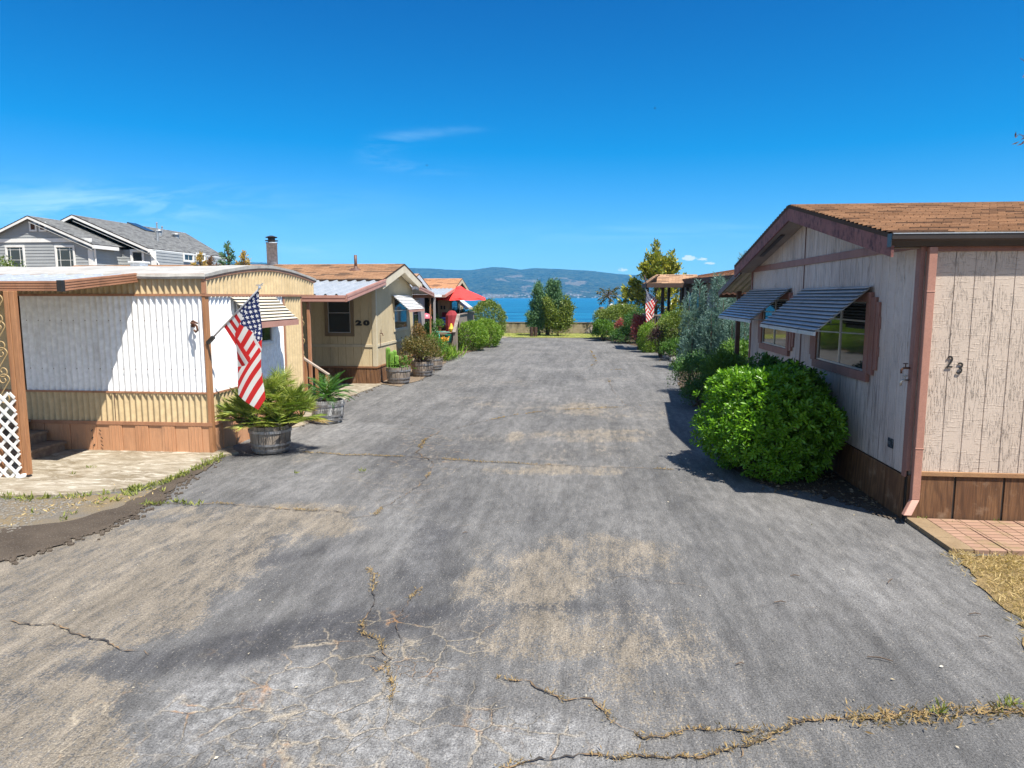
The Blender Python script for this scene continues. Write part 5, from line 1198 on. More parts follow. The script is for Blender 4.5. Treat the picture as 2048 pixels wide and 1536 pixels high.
# block wall at the water
def m_block():
    n = NT('mossy_concrete_block')
    br = n.N.new('ShaderNodeTexBrick'); br.inputs['Scale'].default_value = 1.0
    br.inputs['Brick Width'].default_value = .41; br.inputs['Row Height'].default_value = .205; br.inputs['Mortar Size'].default_value = .008
    cx = n.N.new('ShaderNodeSeparateXYZ'); n.L.new(n.tc.outputs['Object'], cx.inputs[0]); cb = n.N.new('ShaderNodeCombineXYZ'); n.L.new(cx.outputs[0], cb.inputs[0]); n.L.new(cx.outputs[2], cb.inputs[1]); n.L.new(cb.outputs[0], br.inputs['Vector'])
    br.inputs['Color1'].default_value = (.27, .225, .15, 1); br.inputs['Color2'].default_value = (.34, .29, .205, 1); br.inputs['Mortar'].default_value = (.38, .34, .27, 1)
    col = n.mix(n.math('MULTIPLY', n.mr(n.noise(3, n.map((1, 1, .5)), 8, .7), .48, .66), .7), br.outputs['Color'], (.11, .095, .06))
    drip = n.math('MULTIPLY', n.mr(n.noise(1, n.map((4, 4, .25)), 5), .46, .62), n.mr(cx.outputs[2], .25, .75))
    col = n.mix(drip, col, (.055, .05, .04))
    return n.fin(col, .95, n.bump(n.math('ADD', n.noise(30), n.math('MULTIPLY', br.outputs['Fac'], -1)), .01), spec=.1)
bw = tag(MB().box(-34, 15, 48.1, 48.3, -3.2, .735).build('block_wall', m_block(), base=(-2, 48.1, 0)), 'low mossy concrete block wall along the lake behind the lawn', 'wall')
cp = MB().box(-34, 15, 48.07, 48.33, .736, .79).build('wall_cap', surf('stained_wall_cap', (.22, .19, .15), (.12, .10, .08), .9, 0, 4), bw)
# ------------------------------------------------------------------ deck, steps, umbrella and things on the deck
dk = thing('deck', 'weathered wooden deck with railing and steps below the red umbrella', 'deck', (-6.5, 32.4, 0))
MB().box(-9.5, -5.62, 32.0, 36.6, .76, .84).box(-9.4, -5.7, 32.1, 36.5, 0, .76).build('deck_floor', M['oldwood_h'], dk)
for i in range(4):
    z = .84 - .2*(i + 1) + .0; MB().box(-7.15, -5.86, 31.9 - .28*(i+1) + .08, 31.98 - .28*i + .04, max(z - .17, -.02), z).build('step', M['oldwood_h'], dk)
rl = MB()
for i in range(34): y = 32.1 + i*.132; rl.box(-5.66, -5.635, y, y + .118, .35, 1.66 + .02*rnd.random())
rl.build('railing_board', M['oldwood'], dk)['kind'] = 'stuff'
rp = MB(); rp.bar((-5.70, 31.05, .92), (-5.70, 32.3, 1.70), .15, .045); rp.bar((-5.66, 32.3, 1.70), (-5.66, 36.6, 1.72), .15, .045); rp.build('rail_cap', M['oldwood'], dk)
for yy in (31.1, 31.7): MB().box(-5.75, -5.66, yy, yy + .09, 0, .93 + (yy - 31.1)*.62).build('rail_post', M['oldwood'], dk)
bk = MB().box(-9.0, -5.75, 35.3, 35.36, 1.66, 1.74).box(-9.0, -5.75, 35.31, 35.35, .95, 1.0)
bk.build('back_rail', M['dkwood'], dk)
for xx in (-6.25, -6.75, -7.3, -8.0): MB().box(xx - .04, xx + .04, 35.3, 35.37, .84, 1.66).build('baluster', M['dkwood'], dk)
um = thing('patio_umbrella', 'open red patio umbrella standing on the wooden deck', 'umbrella', (-6.12, 35.0, .84))
c = Vector((-6.12, 35.0, 0)); MB().tube([c + Vector((0, 0, .84)), c + Vector((0, 0, 3.02))], .022, 10).build('umbrella_pole', M['silver'], um)
cn = MB(); n = 8; vs = [c + Vector((0, 0, 2.98))]; fs_ = []
rings = 6; sub = 6; NN = n*sub
for r in range(1, rings + 1):
    t_ = r/rings
    for k in range(NN):
        a = 2*math.pi*k/NN + .2; q = (k % sub)/sub; sag = math.sin(q*math.pi)
        rad = 1.30*t_*(1 - .045*sag*t_); z = 2.98 - .52*t_**1.15 - .05*sag*t_**2
        vs.append(c + Vector((rad*math.cos(a), rad*math.sin(a), z)))
for k in range(NN):
    a = 2*math.pi*k/NN + .2; q = (k % sub)/sub; rad = 1.305; vs.append(c + Vector((rad*math.cos(a), rad*math.sin(a), 2.36 - .03*math.sin(q*math.pi))))
for k in range(NN): fs_.append((0, 1 + k, 1 + (k+1) % NN))
for r in range(rings):
    for k in range(NN): fs_.append((1 + r*NN + k, 1 + (r+1)*NN + k, 1 + (r+1)*NN + (k+1) % NN, 1 + r*NN + (k+1) % NN))
cn.add(vs, fs_).build('canopy', M['red_canvas'], um)
cn = MB(); cn.lathe([(0, .16), (.10, .13), (.26, .02), (.27, -.02)], (c.x, c.y, 2.90), 16); cn.build('canopy_vent', M['red_canvas'], um)
rb = MB()
for k in range(8): a = 2*math.pi*k/8 + .2; rb.tube([c + Vector((0, 0, 2.92)), c + Vector((1.28*math.cos(a), 1.28*math.sin(a), 2.43))], .008, 4); rb.tube([c + Vector((0, 0, 2.35)), c + Vector((.6*math.cos(a), .6*math.sin(a), 2.69))], .008, 4)
rb.build('umbrella_rib', M['silver'], um)
fu = thing('covered_umbrella', 'maroon fabric cover standing on the deck beside the stair rail', 'cover', (-6.15, 33.0, .84))
MB().lathe([(.30, 0), (.32, .3), (.30, .8), (.16, 1.0), (.0, 1.03)], (-6.15, 33.0, .84), 9, sy=.6).build('cover_fabric', M['maroon'], fu)
kg = thing('kettle_grill', 'pink lidded kettle grill on tripod legs on the deck', 'grill', (-7.32, 32.6, .84))
MB().lathe([(.0, -.26), (.16, -.22), (.27, -.08), (.29, 0)], (-7.32, 32.6, 1.5), 20).build('bowl', M['black'], kg, smooth=True)
MB().lathe([(.295, 0), (.28, .10), (.18, .21), (.03, .25), (.03, .29), (0, .29)], (-7.32, 32.6, 1.5), 20).build('lid', M['pink_enamel'], kg, smooth=True)
for k in range(3): a = k*2.1; MB().tube([(-7.32 + .12*math.cos(a), 32.6 + .12*math.sin(a), 1.3), (-7.32 + .3*math.cos(a), 32.6 + .3*math.sin(a), .84)], .016, 6).build('leg', M['black'], kg)
def pot(label, x, y, z, r, h, mat, cat='pot', name='flower_pot', group='pots on the deck and steps'):
    o = MB().lathe([(0, 0), (r*.72, 0), (r*.95, h*.9), (r*1.06, h*.9), (r*1.06, h), (r*.9, h), (r*.85, h*.86), (0, h*.86)], (x, y, z), 18).build(name, mat, base=(x, y, z), smooth=False); return tag(o, label, cat, group)
pot('round dark barrel pot left of the pink grill', -7.75, 32.4, .84, .30, .45, M['dkwood'])
pot('dark blue glazed pot on the deck between grill and maroon cover', -6.75, 33.6, 1.15, .22, .36, M['blue_glaze'])
pot('small terracotta pot on the deck right of the pink grill', -7.02, 32.9, 1.2, .13, .2, M['terracotta'])
pot('brown bowl pot on the deck floor near the top step', -6.75, 32.6, .84, .22, .3, M['rust'])
pot('green plastic bucket pot standing on the steps by the rail', -6.05, 31.55, .46, .17, .34, M['green_plastic'])
pb = MB(); pb.box(-7.55, -7.02, 31.45, 31.75, .40, .72).box(-7.58, -6.99, 31.42, 31.78, .70, .75); tag(pb.build('planter_box', M['cream'], base=(-7.28, 31.6, .4)), 'cream plastic planter box beside the deck steps', 'planter box')
MB_st = MB().box(-7.65, -6.95, 31.35, 31.85, -.02, .40); tag(MB_st.build('wooden_stand', M['oldwood'], base=(-7.3, 31.6, 0)), 'grey wooden stand carrying the cream planter box', 'stand')
ch = thing('patio_chair', 'black metal patio chair behind the blue pot on the deck', 'chair', (-6.7, 34.4, .84))
MB().box(-6.95, -6.45, 34.2, 34.65, 1.26, 1.30).build('seat', M['black'], ch); MB().box(-6.95, -6.45, 34.63, 34.67, 1.30, 1.75).build('backrest', M['maroon'], ch)
for xx in (-6.93, -6.47):
    for yy in (34.22, 34.63): MB().box(xx - .015, xx + .015, yy - .015, yy + .015, .84, 1.26).build('leg', M['black'], ch)
tag(MB().lathe([(0, .34), (.05, .30), (.16, .10), (.20, 0), (0, 0)], (-7.35, 34.0, 1.62), 14).build('garden_lantern', M['orange'], base=(-7.35, 34.0, 1.62)), 'orange cone shade behind the pink grill lid', 'lantern')
tag(MB().box(-7.5, -7.2, 33.85, 34.15, .84, 1.62).build('plant_stand', M['oldwood'], base=(-7.35, 34, .84)), 'slim wooden plant stand under the orange cone shade', 'stand')
hs = MB(); pts = []
for i in range(40): t_ = i/39; pts.append((-6.75 + .75*t_ + .12*math.sin(t_*9), 31.9 - 1.05*t_ + .06*math.cos(t_*11), .88 - .84*min(1, t_*1.15) + .05*math.sin(t_*14)**2 + .03))
hs.tube(pts, .022, 6); hs.tube([(-6.75, 31.9, .91), (-6.4, 32.2, .88), (-6.1, 32.1, .88)], .022, 6)
tag(hs.build('garden_hose', M['teal'], base=(-6.4, 31.4, .3), smooth=True), 'teal garden hose draped down the deck steps', 'hose')
tag(MB().lathe([(0, 0), (.10, .02), (.13, .14), (.08, .25), (.04, .38), (0, .40)], (-5.98, 31.9, .9), 12).build('garden_ornament', M['yellow'], base=(-5.98, 31.9, .9)), 'small yellow garden ornament against the stair rail', 'ornament')
tag(MB().lathe([(0, 0), (.04, 0), (.04, .9), (.10, .95), (.09, 1.05), (0, 1.12)], (-7.5, 30.6, 0), 10).build('garden_stake', M['cream'], base=(-7.5, 30.6, 0)), 'cream garden stake light among the flowers by the steps', 'stake light')
for i, (x, y, z, r, mt, lb) in enumerate(((-7.72, 31.2, .0, .24, 'pink_enamel', 'pink pot on the ground left of the cream planter'), (-7.45, 31.1, 0, .17, 'blue_glaze', 'small blue pot below the cream planter box'))): pot(lb, x, y, z, r, .5, M[mt])

# ------------------------------------------------------------------ vegetation
def unit(a): return a / np.maximum(np.linalg.norm(a, axis=1, keepdims=True), 1e-9)
def leaves(name, P, D, L, wid, mat, parent, tint, rs, fold=.25, peak=.5, up=None, base=None):
    # one folded two-triangle leaf per point: P base, D direction, L length
    n = len(P); D = unit(D); R = rs.normal(size=(n, 3)); R[:, 2] += .6 if up is None else up
    S = unit(np.cross(D, R)); Nn = unit(np.cross(S, D)); L = np.asarray(L).reshape(-1, 1) * np.ones((n, 1)); w = L * wid / 2
    mid = P + D*L*peak
    A = P; B = mid + S*w + Nn*w*fold; C = P + D*L - Nn*L*.06; E = mid - S*w + Nn*w*fold; Mm = mid - Nn*w*.05
    V = np.stack([A, B, C, E], 1).reshape(-1, 3); i = np.arange(n)[:, None]*4
    F = np.concatenate([i + np.array([[0, 1, 2]]), i + np.array([[0, 2, 3]])], 0)
    return npmesh(name, V, F, mat, {'tint': np.repeat(tint, 4)}, parent, base)
def rdir(rs, n, zmin=-.4):
    d = unit(rs.normal(size=(n, 3))); bad = d[:, 2] < zmin
    d[bad, 2] *= -1; return d
def lump(d, ph, k=.16):
    return 1 + k*(np.sin(d[:, 0]*4.3 + ph)*np.sin(d[:, 1]*5.1 + ph*2) + .7*np.sin(d[:, 2]*6.2 + d[:, 0]*3.1 + ph*3) + .5*np.sin(d[:, 0]*9 + d[:, 1]*8 + ph))
def stems(name, base, tips, mat, parent, r0=.03, n=10, rs=None):
    mb = MB()
    for k in range(n):
        t = Vector(tips[int(rs.integers(len(tips)))]); b = Vector(base) + Vector((rs.normal()*.06, rs.normal()*.06, 0)); m = b.lerp(t, .5) + Vector((rs.normal()*.05, rs.normal()*.05, .08))
        mb.tube([b, m, b.lerp(t, .92)], [r0, r0*.6, r0*.2], 5)
    return mb.build(name, mat, parent)
def shrub(name, label, cat, c, rad, nspr, nleaf, ll, wid, mat, seed, group=None, zmin=-.35, ph=None, k=.16, spr=.10, outward=1.0, upw=.5, root_z=0.0, tint=(0.0, 1.0), depth=.55, peak=.5, fold=.25, stem=True, rosette=False):
    rs = np.random.default_rng(seed); c = np.array(c, float); rad = np.array(rad, float)
    t = thing(name, label, cat, (c[0], c[1], root_z), group=group)
    d = rdir(rs, nspr, zmin); ph = seed*1.3 if ph is None else ph
    rr = lump(d, ph, k) * (1 - (1 - depth) * rs.random(nspr)**2.2) * np.where(rs.random(nspr) < .05, 1 + .13*rs.random(nspr), 1)
    C = c + d*rad*rr[:, None]; C[:, 2] = np.maximum(C[:, 2], root_z + .04)
    out = unit(d / rad) * outward + np.array([0, 0, upw]) + rs.normal(size=(nspr, 3))*.35; out = unit(out)
    m = nspr*nleaf; P = np.repeat(C, nleaf, 0); O = np.repeat(out, nleaf, 0); st = np.repeat(rs.random(nspr), nleaf)
    if rosette:                                               # whorl of leaves round each shoot tip
        a = np.tile(np.arange(nleaf)*2.399, nspr) + np.repeat(rs.random(nspr)*6.3, nleaf)
        e1 = unit(np.cross(O, rs.normal(size=(m, 3))*.05 + np.array([.3, .2, 1.0]))); e2 = np.cross(O, e1)
        D = O*np.tile(np.linspace(1.1, .15, nleaf), nspr)[:, None] + e1*np.cos(a)[:, None] + e2*np.sin(a)[:, None]
        P = P - O*np.tile(np.linspace(0, spr, nleaf), nspr)[:, None]
        L = ll*(.75 + .4*rs.random(m))
    else:
        D = O*.55 + rs.normal(size=(m, 3))*.62; P = P + O*(rs.random(m)*spr)[:, None]*1.0 + rs.normal(size=(m, 3))*spr*.45; L = ll*(.6 + .7*rs.random(m))
    P[:, 2] = np.maximum(P[:, 2], root_z + .01)
    ti = np.clip(tint[0] + (tint[1] - tint[0])*(st*.6 + rs.random(m)*.4), 0, 1)
    leaves('foliage', P, D, L, wid, mat, t, ti, rs, fold, peak)
    if stem: stems('stem', (c[0], c[1], root_z), C, M['bark'], t, .022, 14, rs)
    return t
# big pittosporum bush in the foreground right
shrub('bush', 'large rounded glossy green bush in front of home 23 beside its wide window', 'bush', (2.72, 10.28, .70), (.97, 1.12, .84), 2700, 10, .086, .36, M['leaf_pitt'], 11, zmin=-.8, k=.075, spr=.045, outward=1.0, upw=.55, peak=.68, fold=.22, depth=.5, rosette=True, tint=(0, 1))
shrub('bush', 'dark foliage mass coloured as the shaded top of the large foreground bush', 'bush', (2.92, 10.7, 1.0), (.62, .75, .52), 800, 10, .09, .36, M['leaf_dark'], 12, zmin=-.6, k=.15, spr=.06, peak=.66, rosette=True, tint=(.2, 1))  # darker copy of the bush foliage; its shade is put into the leaf colour
shrub('shrub', 'dark green ground shrub at the foot of the brown carport post', 'shrub', (2.95, 18.6, .45), (.55, .7, .50), 900, 7, .05, .5, M['leaf_dark'], 13, tint=(.2, .9))
shrub('shrub', 'feathery bright green shrub just beyond the large foreground bush', 'shrub', (3.45, 17.0, .55), (.45, .6, .55), 500, 9, .13, .16, M['leaf_mid'], 14, spr=.12)
shrub('shrub', 'low dark olive shrub between the feathery shrub and the road', 'shrub', (2.72, 16.3, .25), (.35, .5, .30), 420, 7, .06, .4, M['leaf_dark'], 15)
shrub('shrub', 'sunny green shrub behind the carport posts of home 23', 'shrub', (4.7, 20.5, .6), (.6, .8, .65), 500, 7, .09, .4, M['leaf_mid'], 16, tint=(.3, 1))
# hedges on the left
shrub('round_shrub', 'front clipped round green shrub beside the deck rail', 'shrub', (-5.15, 32.5, .66), (.78, .8, .68), 2600, 6, .055, .55, M['leaf_box'], 21, k=.05, spr=.05, depth=.75, zmin=-.85, group='clipped shrubs by the deck')
shrub('round_shrub', 'clipped round green shrub just behind the front round shrub', 'shrub', (-4.75, 34.9, .66), (.72, .8, .72), 2000, 6, .06, .55, M['leaf_box'], 22, k=.05, spr=.05, depth=.75, zmin=-.85, group='clipped shrubs by the deck')
shrub('round_shrub', 'tallest rounded hedge shrub with bronze tips in front of the lake', 'shrub', (-5.2, 38.4, 1.1), (1.02, 1.2, 1.12), 3400, 6, .07, .5, M['leaf_hedge'], 23, k=.06, spr=.06, depth=.75, zmin=-.9, group='clipped shrubs by the deck')
shrub('shrub', 'dark leafy shrub behind the deck between rail and tall hedge', 'shrub', (-6.4, 37.0, 1.3), (.5, .5, .5), 500, 6, .07, .5, M['leaf_dark'], 24)
# right far
shrub('hedge', 'broad leafy green hedge mound at the far right end of the road', 'hedge', (2.15, 42.3, .95), (1.3, 1.3, .98), 3000, 6, .085, .5, M['leaf_hedge'], 31, k=.13, tint=(.1, 1))
shrub('shrub', 'light green shrub at the road end in front of the hedge mound', 'shrub', (1.25, 40.6, .5), (.55, .7, .62), 1000, 6, .09, .5, M['leaf_mid'], 32, tint=(.3, 1))
shrub('shrub', 'low dark shrub between the light green shrub and the boxwood', 'shrub', (2.35, 38.8, .3), (.75, 1.0, .40), 900, 6, .08, .45, M['leaf_dark'], 33)
shrub('shrub', 'dark shrub below the second flag beside the porch railing', 'shrub', (3.0, 38.5, .9), (.7, 1.0, .8), 900, 6, .08, .45, M['leaf_dark'], 34)
shrub('barberry', 'rose red spiky barberry shrub behind the clipped boxwood', 'shrub', (2.74, 33.7, .80), (.30, .32, .78), 520, 6, .11, .3, M['leaf_pink'], 35, upw=1.1, spr=.12)
shrub('barberry', 'small dull red barberry in front of the hedge mound', 'shrub', (2.2, 39.9, .75), (.22, .3, .42), 200, 5, .09, .3, M['leaf_pink'], 36, upw=1.0, tint=(0, .5))
shrub('boxwood', 'bright green upright clipped boxwood beside the road on the right', 'shrub', (3.02, 32.3, .60), (.40, .40, .64), 1500, 6, .05, .55, M['leaf_box'], 37, k=.05, depth=.75, zmin=-.9, tint=(.2, 1))
shrub('shrub', 'small bright green shrub under the porch roof beside the dark post', 'shrub', (3.95, 32.3, 1.25), (.42, .5, .42), 500, 6, .07, .5, M['leaf_box'], 38, root_z=.0)
shrub('shrub', 'tall olive and bronze shrub left of the blue cypresses', 'shrub', (3.92, 29.3, .95), (.62, .75, .95), 1500, 6, .075, .42, M['leaf_hedge'], 39, k=.14, tint=(.1, .9))
shrub('shrub', 'dark purple brown mound shrub beside the olive bronze shrub', 'shrub', (3.30, 29.6, .82), (.42, .5, .36), 600, 6, .06, .5, leafmat('purple_leaf', (.045, .028, .026), (.085, .04, .035), .15), 40)
shrub('shrub', 'low green shrub at the foot of the olive bronze shrub', 'shrub', (3.75, 28.2, .35), (.62, .5, .42), 600, 6, .07, .45, M['leaf_mid'], 41, tint=(0, .6))
# blue cypresses: feathery spires
def cypress(label, spires, seed, group='blue cypresses beside the road', name='cypress'):
    rs = np.random.default_rng(seed); x, y, h, r = spires[0]
    t = thing(name, label, 'cypress', (x, y, 0), group=group); PP = []; DD = []; LL = []; tk = MB()
    for (x, y, h, r) in spires:
        tk.tube([(x, y, 0), (x + .02, y, h*.5), (x, y, h*.97)], [.05, .03, .006], 6)
        nb = int(420*h*(r/.4)**.8)
        zz = h*(1 - rs.random(nb)**.75*.97); ang = rs.random(nb)*6.283; rad = r*np.clip((1 - zz/h), 0, 1)**.62*(.55 + .55*rs.random(nb)) + .02
        bx = x + np.cos(ang)*rad; by = y + np.sin(ang)*rad
        bd = np.stack([np.cos(ang)*.75, np.sin(ang)*.75, np.full(nb, .85)], 1) + rs.normal(size=(nb, 3))*.28; bd = unit(bd)
        k = 9
        q = np.repeat(np.arange(nb), k); s = rs.random(nb*k)*.20
        P = np.stack([bx, by, zz - rad*.35], 1)[q] + bd[q]*s[:, None]; D = bd[q] + rs.normal(size=(nb*k, 3))*.27
        PP.append(P); DD.append(D); LL.append(.04 + .06*rs.random(nb*k))
    P = np.concatenate(PP); P[:, 2] = np.maximum(P[:, 2], .02); n = len(P)
    leaves('foliage', P, np.concatenate(DD), np.concatenate(LL), .20, M['leaf_blue'], t, np.clip(rs.normal(.5, .25, n), 0, 1), rs, .3)
    tk.build('trunk', M['bark'], t); return t
cypress('blue green cypress with the tallest thin spire beside the taupe gable', [(5.85, 26.6, 4.0, .24), (5.5, 26.2, 2.9, .42)], 50)
cypress('broad blue green cypress of several feathery spires beside the carport', [(4.55, 24.4, 3.2, .34), (4.92, 24.7, 3.05, .30), (5.25, 24.2, 2.75, .34), (4.3, 24.0, 2.0, .50), (4.9, 23.6, 1.75, .62), (5.35, 23.8, 1.9, .5), (4.68, 24.0, 2.5, .3)], 51)
cypress('blue green cypress nearest the road with three separate spires', [(4.05, 25.0, 3.0, .27), (3.68, 24.8, 2.55, .24), (4.2, 24.5, 1.75, .5), (3.75, 24.4, 1.35, .5), (3.85, 24.7, 2.0, .3)], 52)
# trees
def limb_tree(name, label, base, limbs, mat, seed, ll, wid, per, spread, trunks, group=None, upw=.6, tint=(0, 1), cat='tree', tr=.09, fold=.25, dens=1.0, start=.25):
    rs = np.random.default_rng(seed); t = thing(name, label, cat, base, group=group); tk = MB(); b = Vector(base); PP = []; DD = []
    for i, (ox, oy, top) in enumerate(trunks):
        q = b + Vector((ox, oy, 0)); tk.tube([q, q + Vector((ox*.3, oy*.3, top*.5)), q + Vector((ox*.5, oy*.5, top))], [tr, tr*.7, tr*.3], 8)
    for (p0, p1) in limbs:
        p0 = b + Vector(p0); p1 = b + Vector(p1); m = p0.lerp(p1, .55) + Vector((0, 0, -(p1 - p0).length*.06)); L = (p1 - p0).length
        tk.tube([p0, m, p1], [.035, .022, .006], 5)
        n = int(per*L*dens); s = start + (1 - start)*rs.random(n)**.8
        a0, a1, a2 = np.array(p0), np.array(m), np.array(p1); C = ((1-s)**2)[:, None]*a0 + (2*s*(1-s))[:, None]*a1 + (s**2)[:, None]*a2
        ax = np.array((p1 - p0).normalized()); rad = spread*(1.08 - s*.75)
        C = C + rs.normal(size=(n, 3))*rad[:, None]*.5
        D = ax*.8 + rs.normal(size=(n, 3))*.65 + np.array([0, 0, upw*.5]); PP.append(C); DD.append(D)
    P = np.concatenate(PP); D = np.concatenate(DD); n = len(P); P[:, 2] = np.maximum(P[:, 2], .1)
    leaves('crown', P, D, ll*(.6 + .7*rs.random(n)), wid, mat, t, np.clip(tint[0] + (tint[1] - tint[0])*rs.random(n), 0, 1), rs, fold)
    tk.build('trunk', M['bark'], t); return t
rs0 = np.random.default_rng(77)
L1 = [((0, 0, .7), (-.95, .2, 2.05)), ((0, 0, .9), (-1.15, -.2, 1.35)), ((-.1, 0, .8), (-1.1, .1, .85)), ((0, 0, 1.0), (-.65, -.3, 2.95)), ((-.3, 0, 1.2), (-.55, .2, 3.3)), ((.1, 0, 1.2), (.25, .3, 3.45)), ((.1, 0, 1.4), (.62, -.2, 3.4)), ((.2, 0, 1.2), (.75, .3, 2.75)), ((.1, 0, .9), (.85, -.3, 2.3)), ((0, 0, .8), (.4, .5, 1.9)), ((-.2, 0, .6), (-.3, -.4, 1.5)), ((0, 0, .5), (.5, -.4, 1.2)), ((-.1, 0, .5), (-.6, -.3, 1.2)), ((0, 0, 1.0), (0, -.35, 2.5)), ((-.2, 0, 1.0), (-.35, .1, 2.4)), ((.1, 0, .9), (1.05, .0, 1.7)), ((0, 0, .6), (-.85, -.3, .6)), ((0, 0, .6), (.3, .4, .9))]
limb_tree('conifer_tree', 'blue green conifer with spiky upright limbs on the lawn before the lake', (-2.25, 45.4, 0), L1, M['leaf_spruce'], 60, .17, .28, 760, .62, [(-.45, 0, 1.2), (0, .1, 1.6), (.1, -.1, 1.0)], tr=.10)
L1 = [(a, (b[0]*1.12, b[1]*1.2, b[2])) for a, b in L1] + [((0, 0, .5), (x_, y_, z_)) for x_, y_, z_ in ((-.9, .4, 1.0), (.8, .3, 1.1), (-.4, -.5, 1.0), (.2, -.5, 1.6), (-.7, -.4, 1.7), (.5, .2, 2.2), (-.2, -.4, 2.1))]
L2 = [((0, 0, .4), (rs0.uniform(-.9, .95), rs0.uniform(-.4, .4), rs0.uniform(.7, 2.6))) for _ in range(22)]
limb_tree('leafy_tree', 'yellow green leafy tree entwined with the right side of the conifer', (-1.5, 44.9, 0), L2, M['leaf_hedge'], 61, .12, .5, 420, .56, [(0, 0, 1.4)], tint=(.2, 1), tr=.05)
LM = []
for _ in range(52):
    z = rs0.uniform(.8, 5.4); rr = 2.15*(1 - ((z - 2.1)/3.9)**2)*rs0.uniform(.5, 1.05); a = rs0.uniform(0, 6.28)
    LM.append(((0, 0, max(.4, z - 1.3)), (rr*math.cos(a), rr*math.sin(a), z)))
LM += [((0, 0, 3.8), (-.1, 0, 5.95)), ((.1, 0, 3.6), (.95, 0, 5.3)), ((0, 0, 3.6), (-.6, 0, 5.2)), ((0, 0, 3.2), (1.35, 0, 4.5)), ((0, 0, 1.5), (-2.3, 0, 2.2)), ((0, 0, 1.2), (-2.2, .2, 1.5)), ((0, 0, 2), (-2.0, 0, 3.0)), ((0, 0, 2), (-2.1, -.3, 2.6)), ((0, 0, 1), (-1.7, -.4, 1.2)), ((0, 0, 2.4), (-1.6, -.3, 3.6))]
limb_tree('magnolia_tree', 'tall yellow green broad leaved tree behind the entry porch', (4.75, 46.0, 0), LM, M['leaf_mag'], 62, .25, .42, 80, .50, [(0, 0, 4.6)], tr=.12, start=.45, fold=.15)
LA = []
for k in range(13): a = k*2.4; LA.append(((0, 0, 2.75 - .02*k), (.62*math.cos(a), .62*math.sin(a), 2.75 + .45 - .09*k)))
limb_tree('young_tree', 'slim young tree with drooping compound leaves beside the white globes', (1.72, 46.9, 0), LA, M['leaf_red'], 63, .22, .25, 42, .14, [(0, 0, 3.0)], upw=-1.2, tint=(0, .35), tr=.03, start=.3)
# tops of small trees behind the trailer roof
for i, (u, v, mt, h0, lb) in enumerate(((455, 487, 'leaf_spruce', .30, 'small dark green conifer poking up behind the white trailer roof'), (487, 505, 'leaf_gold', .22, 'gold tipped conifer top just right of the dark green one'), (400, 508, 'leaf_gold', .26, 'bright golden bush top behind the white trailer roof'), (421, 516, 'leaf_rust', .2, 'rust brown twiggy plant top beside the golden bush'))):
    p = atY(u, v, 15.7); lim = []
    for k in range(14):
        a = k*2.4; z = p.z - .06*k; lim.append(((0, 0, z - .12), (min(.02 + .035*k, .36)*math.cos(a), min(.02 + .035*k, .36)*math.sin(a)*.8, z)))
    limb_tree('small_tree', lb, (p.x, 15.7, 0), lim, M[mt], 70 + i, .07, .3, 420, .09, [(0, 0, p.z - .05)], tr=.03, group='small trees behind the trailer', start=.1)
pl = atY(6, 518, 16.0); shrub('shrub', 'leafy plant top at the far left above the trailer roof', 'shrub', (pl.x - .3, 16.2, pl.z - .55), (.5, .4, .55), 260, 5, .08, .3, M['leaf_hedge'], 75)
# tree right of the frame whose twigs reach into the sky
tb_ = []
pA = atY(2040, 116, 17.8); pB = atY(2038, 268, 17.6); bx = Vector((13.2, 18.6, 0))
tw = thing('plum_tree', 'tree with bronze pointed leaves reaching in at the right edge above the roof', 'tree', bx)
tk = MB(); tk.tube([bx, bx + Vector((.1, 0, 4)), bx + Vector((-.2, -.1, 7.5))], [.16, .12, .05], 8)
PP = []; DD = []; rs1 = np.random.default_rng(9)
for (p0, p1, n_) in ((bx + Vector((0, 0, 5.0)), pB, 60), (bx + Vector((0, 0, 5.8)), pA, 40), (bx + Vector((0, 0, 5)), bx + Vector((1.5, .5, 7.5)), 200), (bx + Vector((0, 0, 5.5)), bx + Vector((.2, 1.2, 8.6)), 200), (bx + Vector((0, 0, 4.6)), bx + Vector((1.9, -.4, 6.2)), 200), (bx + Vector((0, 0, 5.5)), bx + Vector((-.9, .3, 8.3)), 200)):
    m = p0.lerp(p1, .5) + Vector((0, 0, .15)); tk.tube([p0, m, p1], [.05, .03, .006], 6)
    s = .35 + .65*rs1.random(n_); a0, a1, a2 = map(np.array, (p0, m, p1)); C = ((1-s)**2)[:, None]*a0 + (2*s*(1-s))[:, None]*a1 + (s**2)[:, None]*a2
    PP.append(C + rs1.normal(size=(n_, 3))*.09); DD.append(rs1.normal(size=(n_, 3))*.6 + np.array([-.5, 0, -.75]))
P = np.concatenate(PP); leaves('crown', P, np.concatenate(DD), .14*(.7 + .6*rs1.random(len(P))), .26, M['leaf_rust'], tw, rs1.random(len(P)), rs1, .3)
tk.build('trunk', M['bark'], tw)

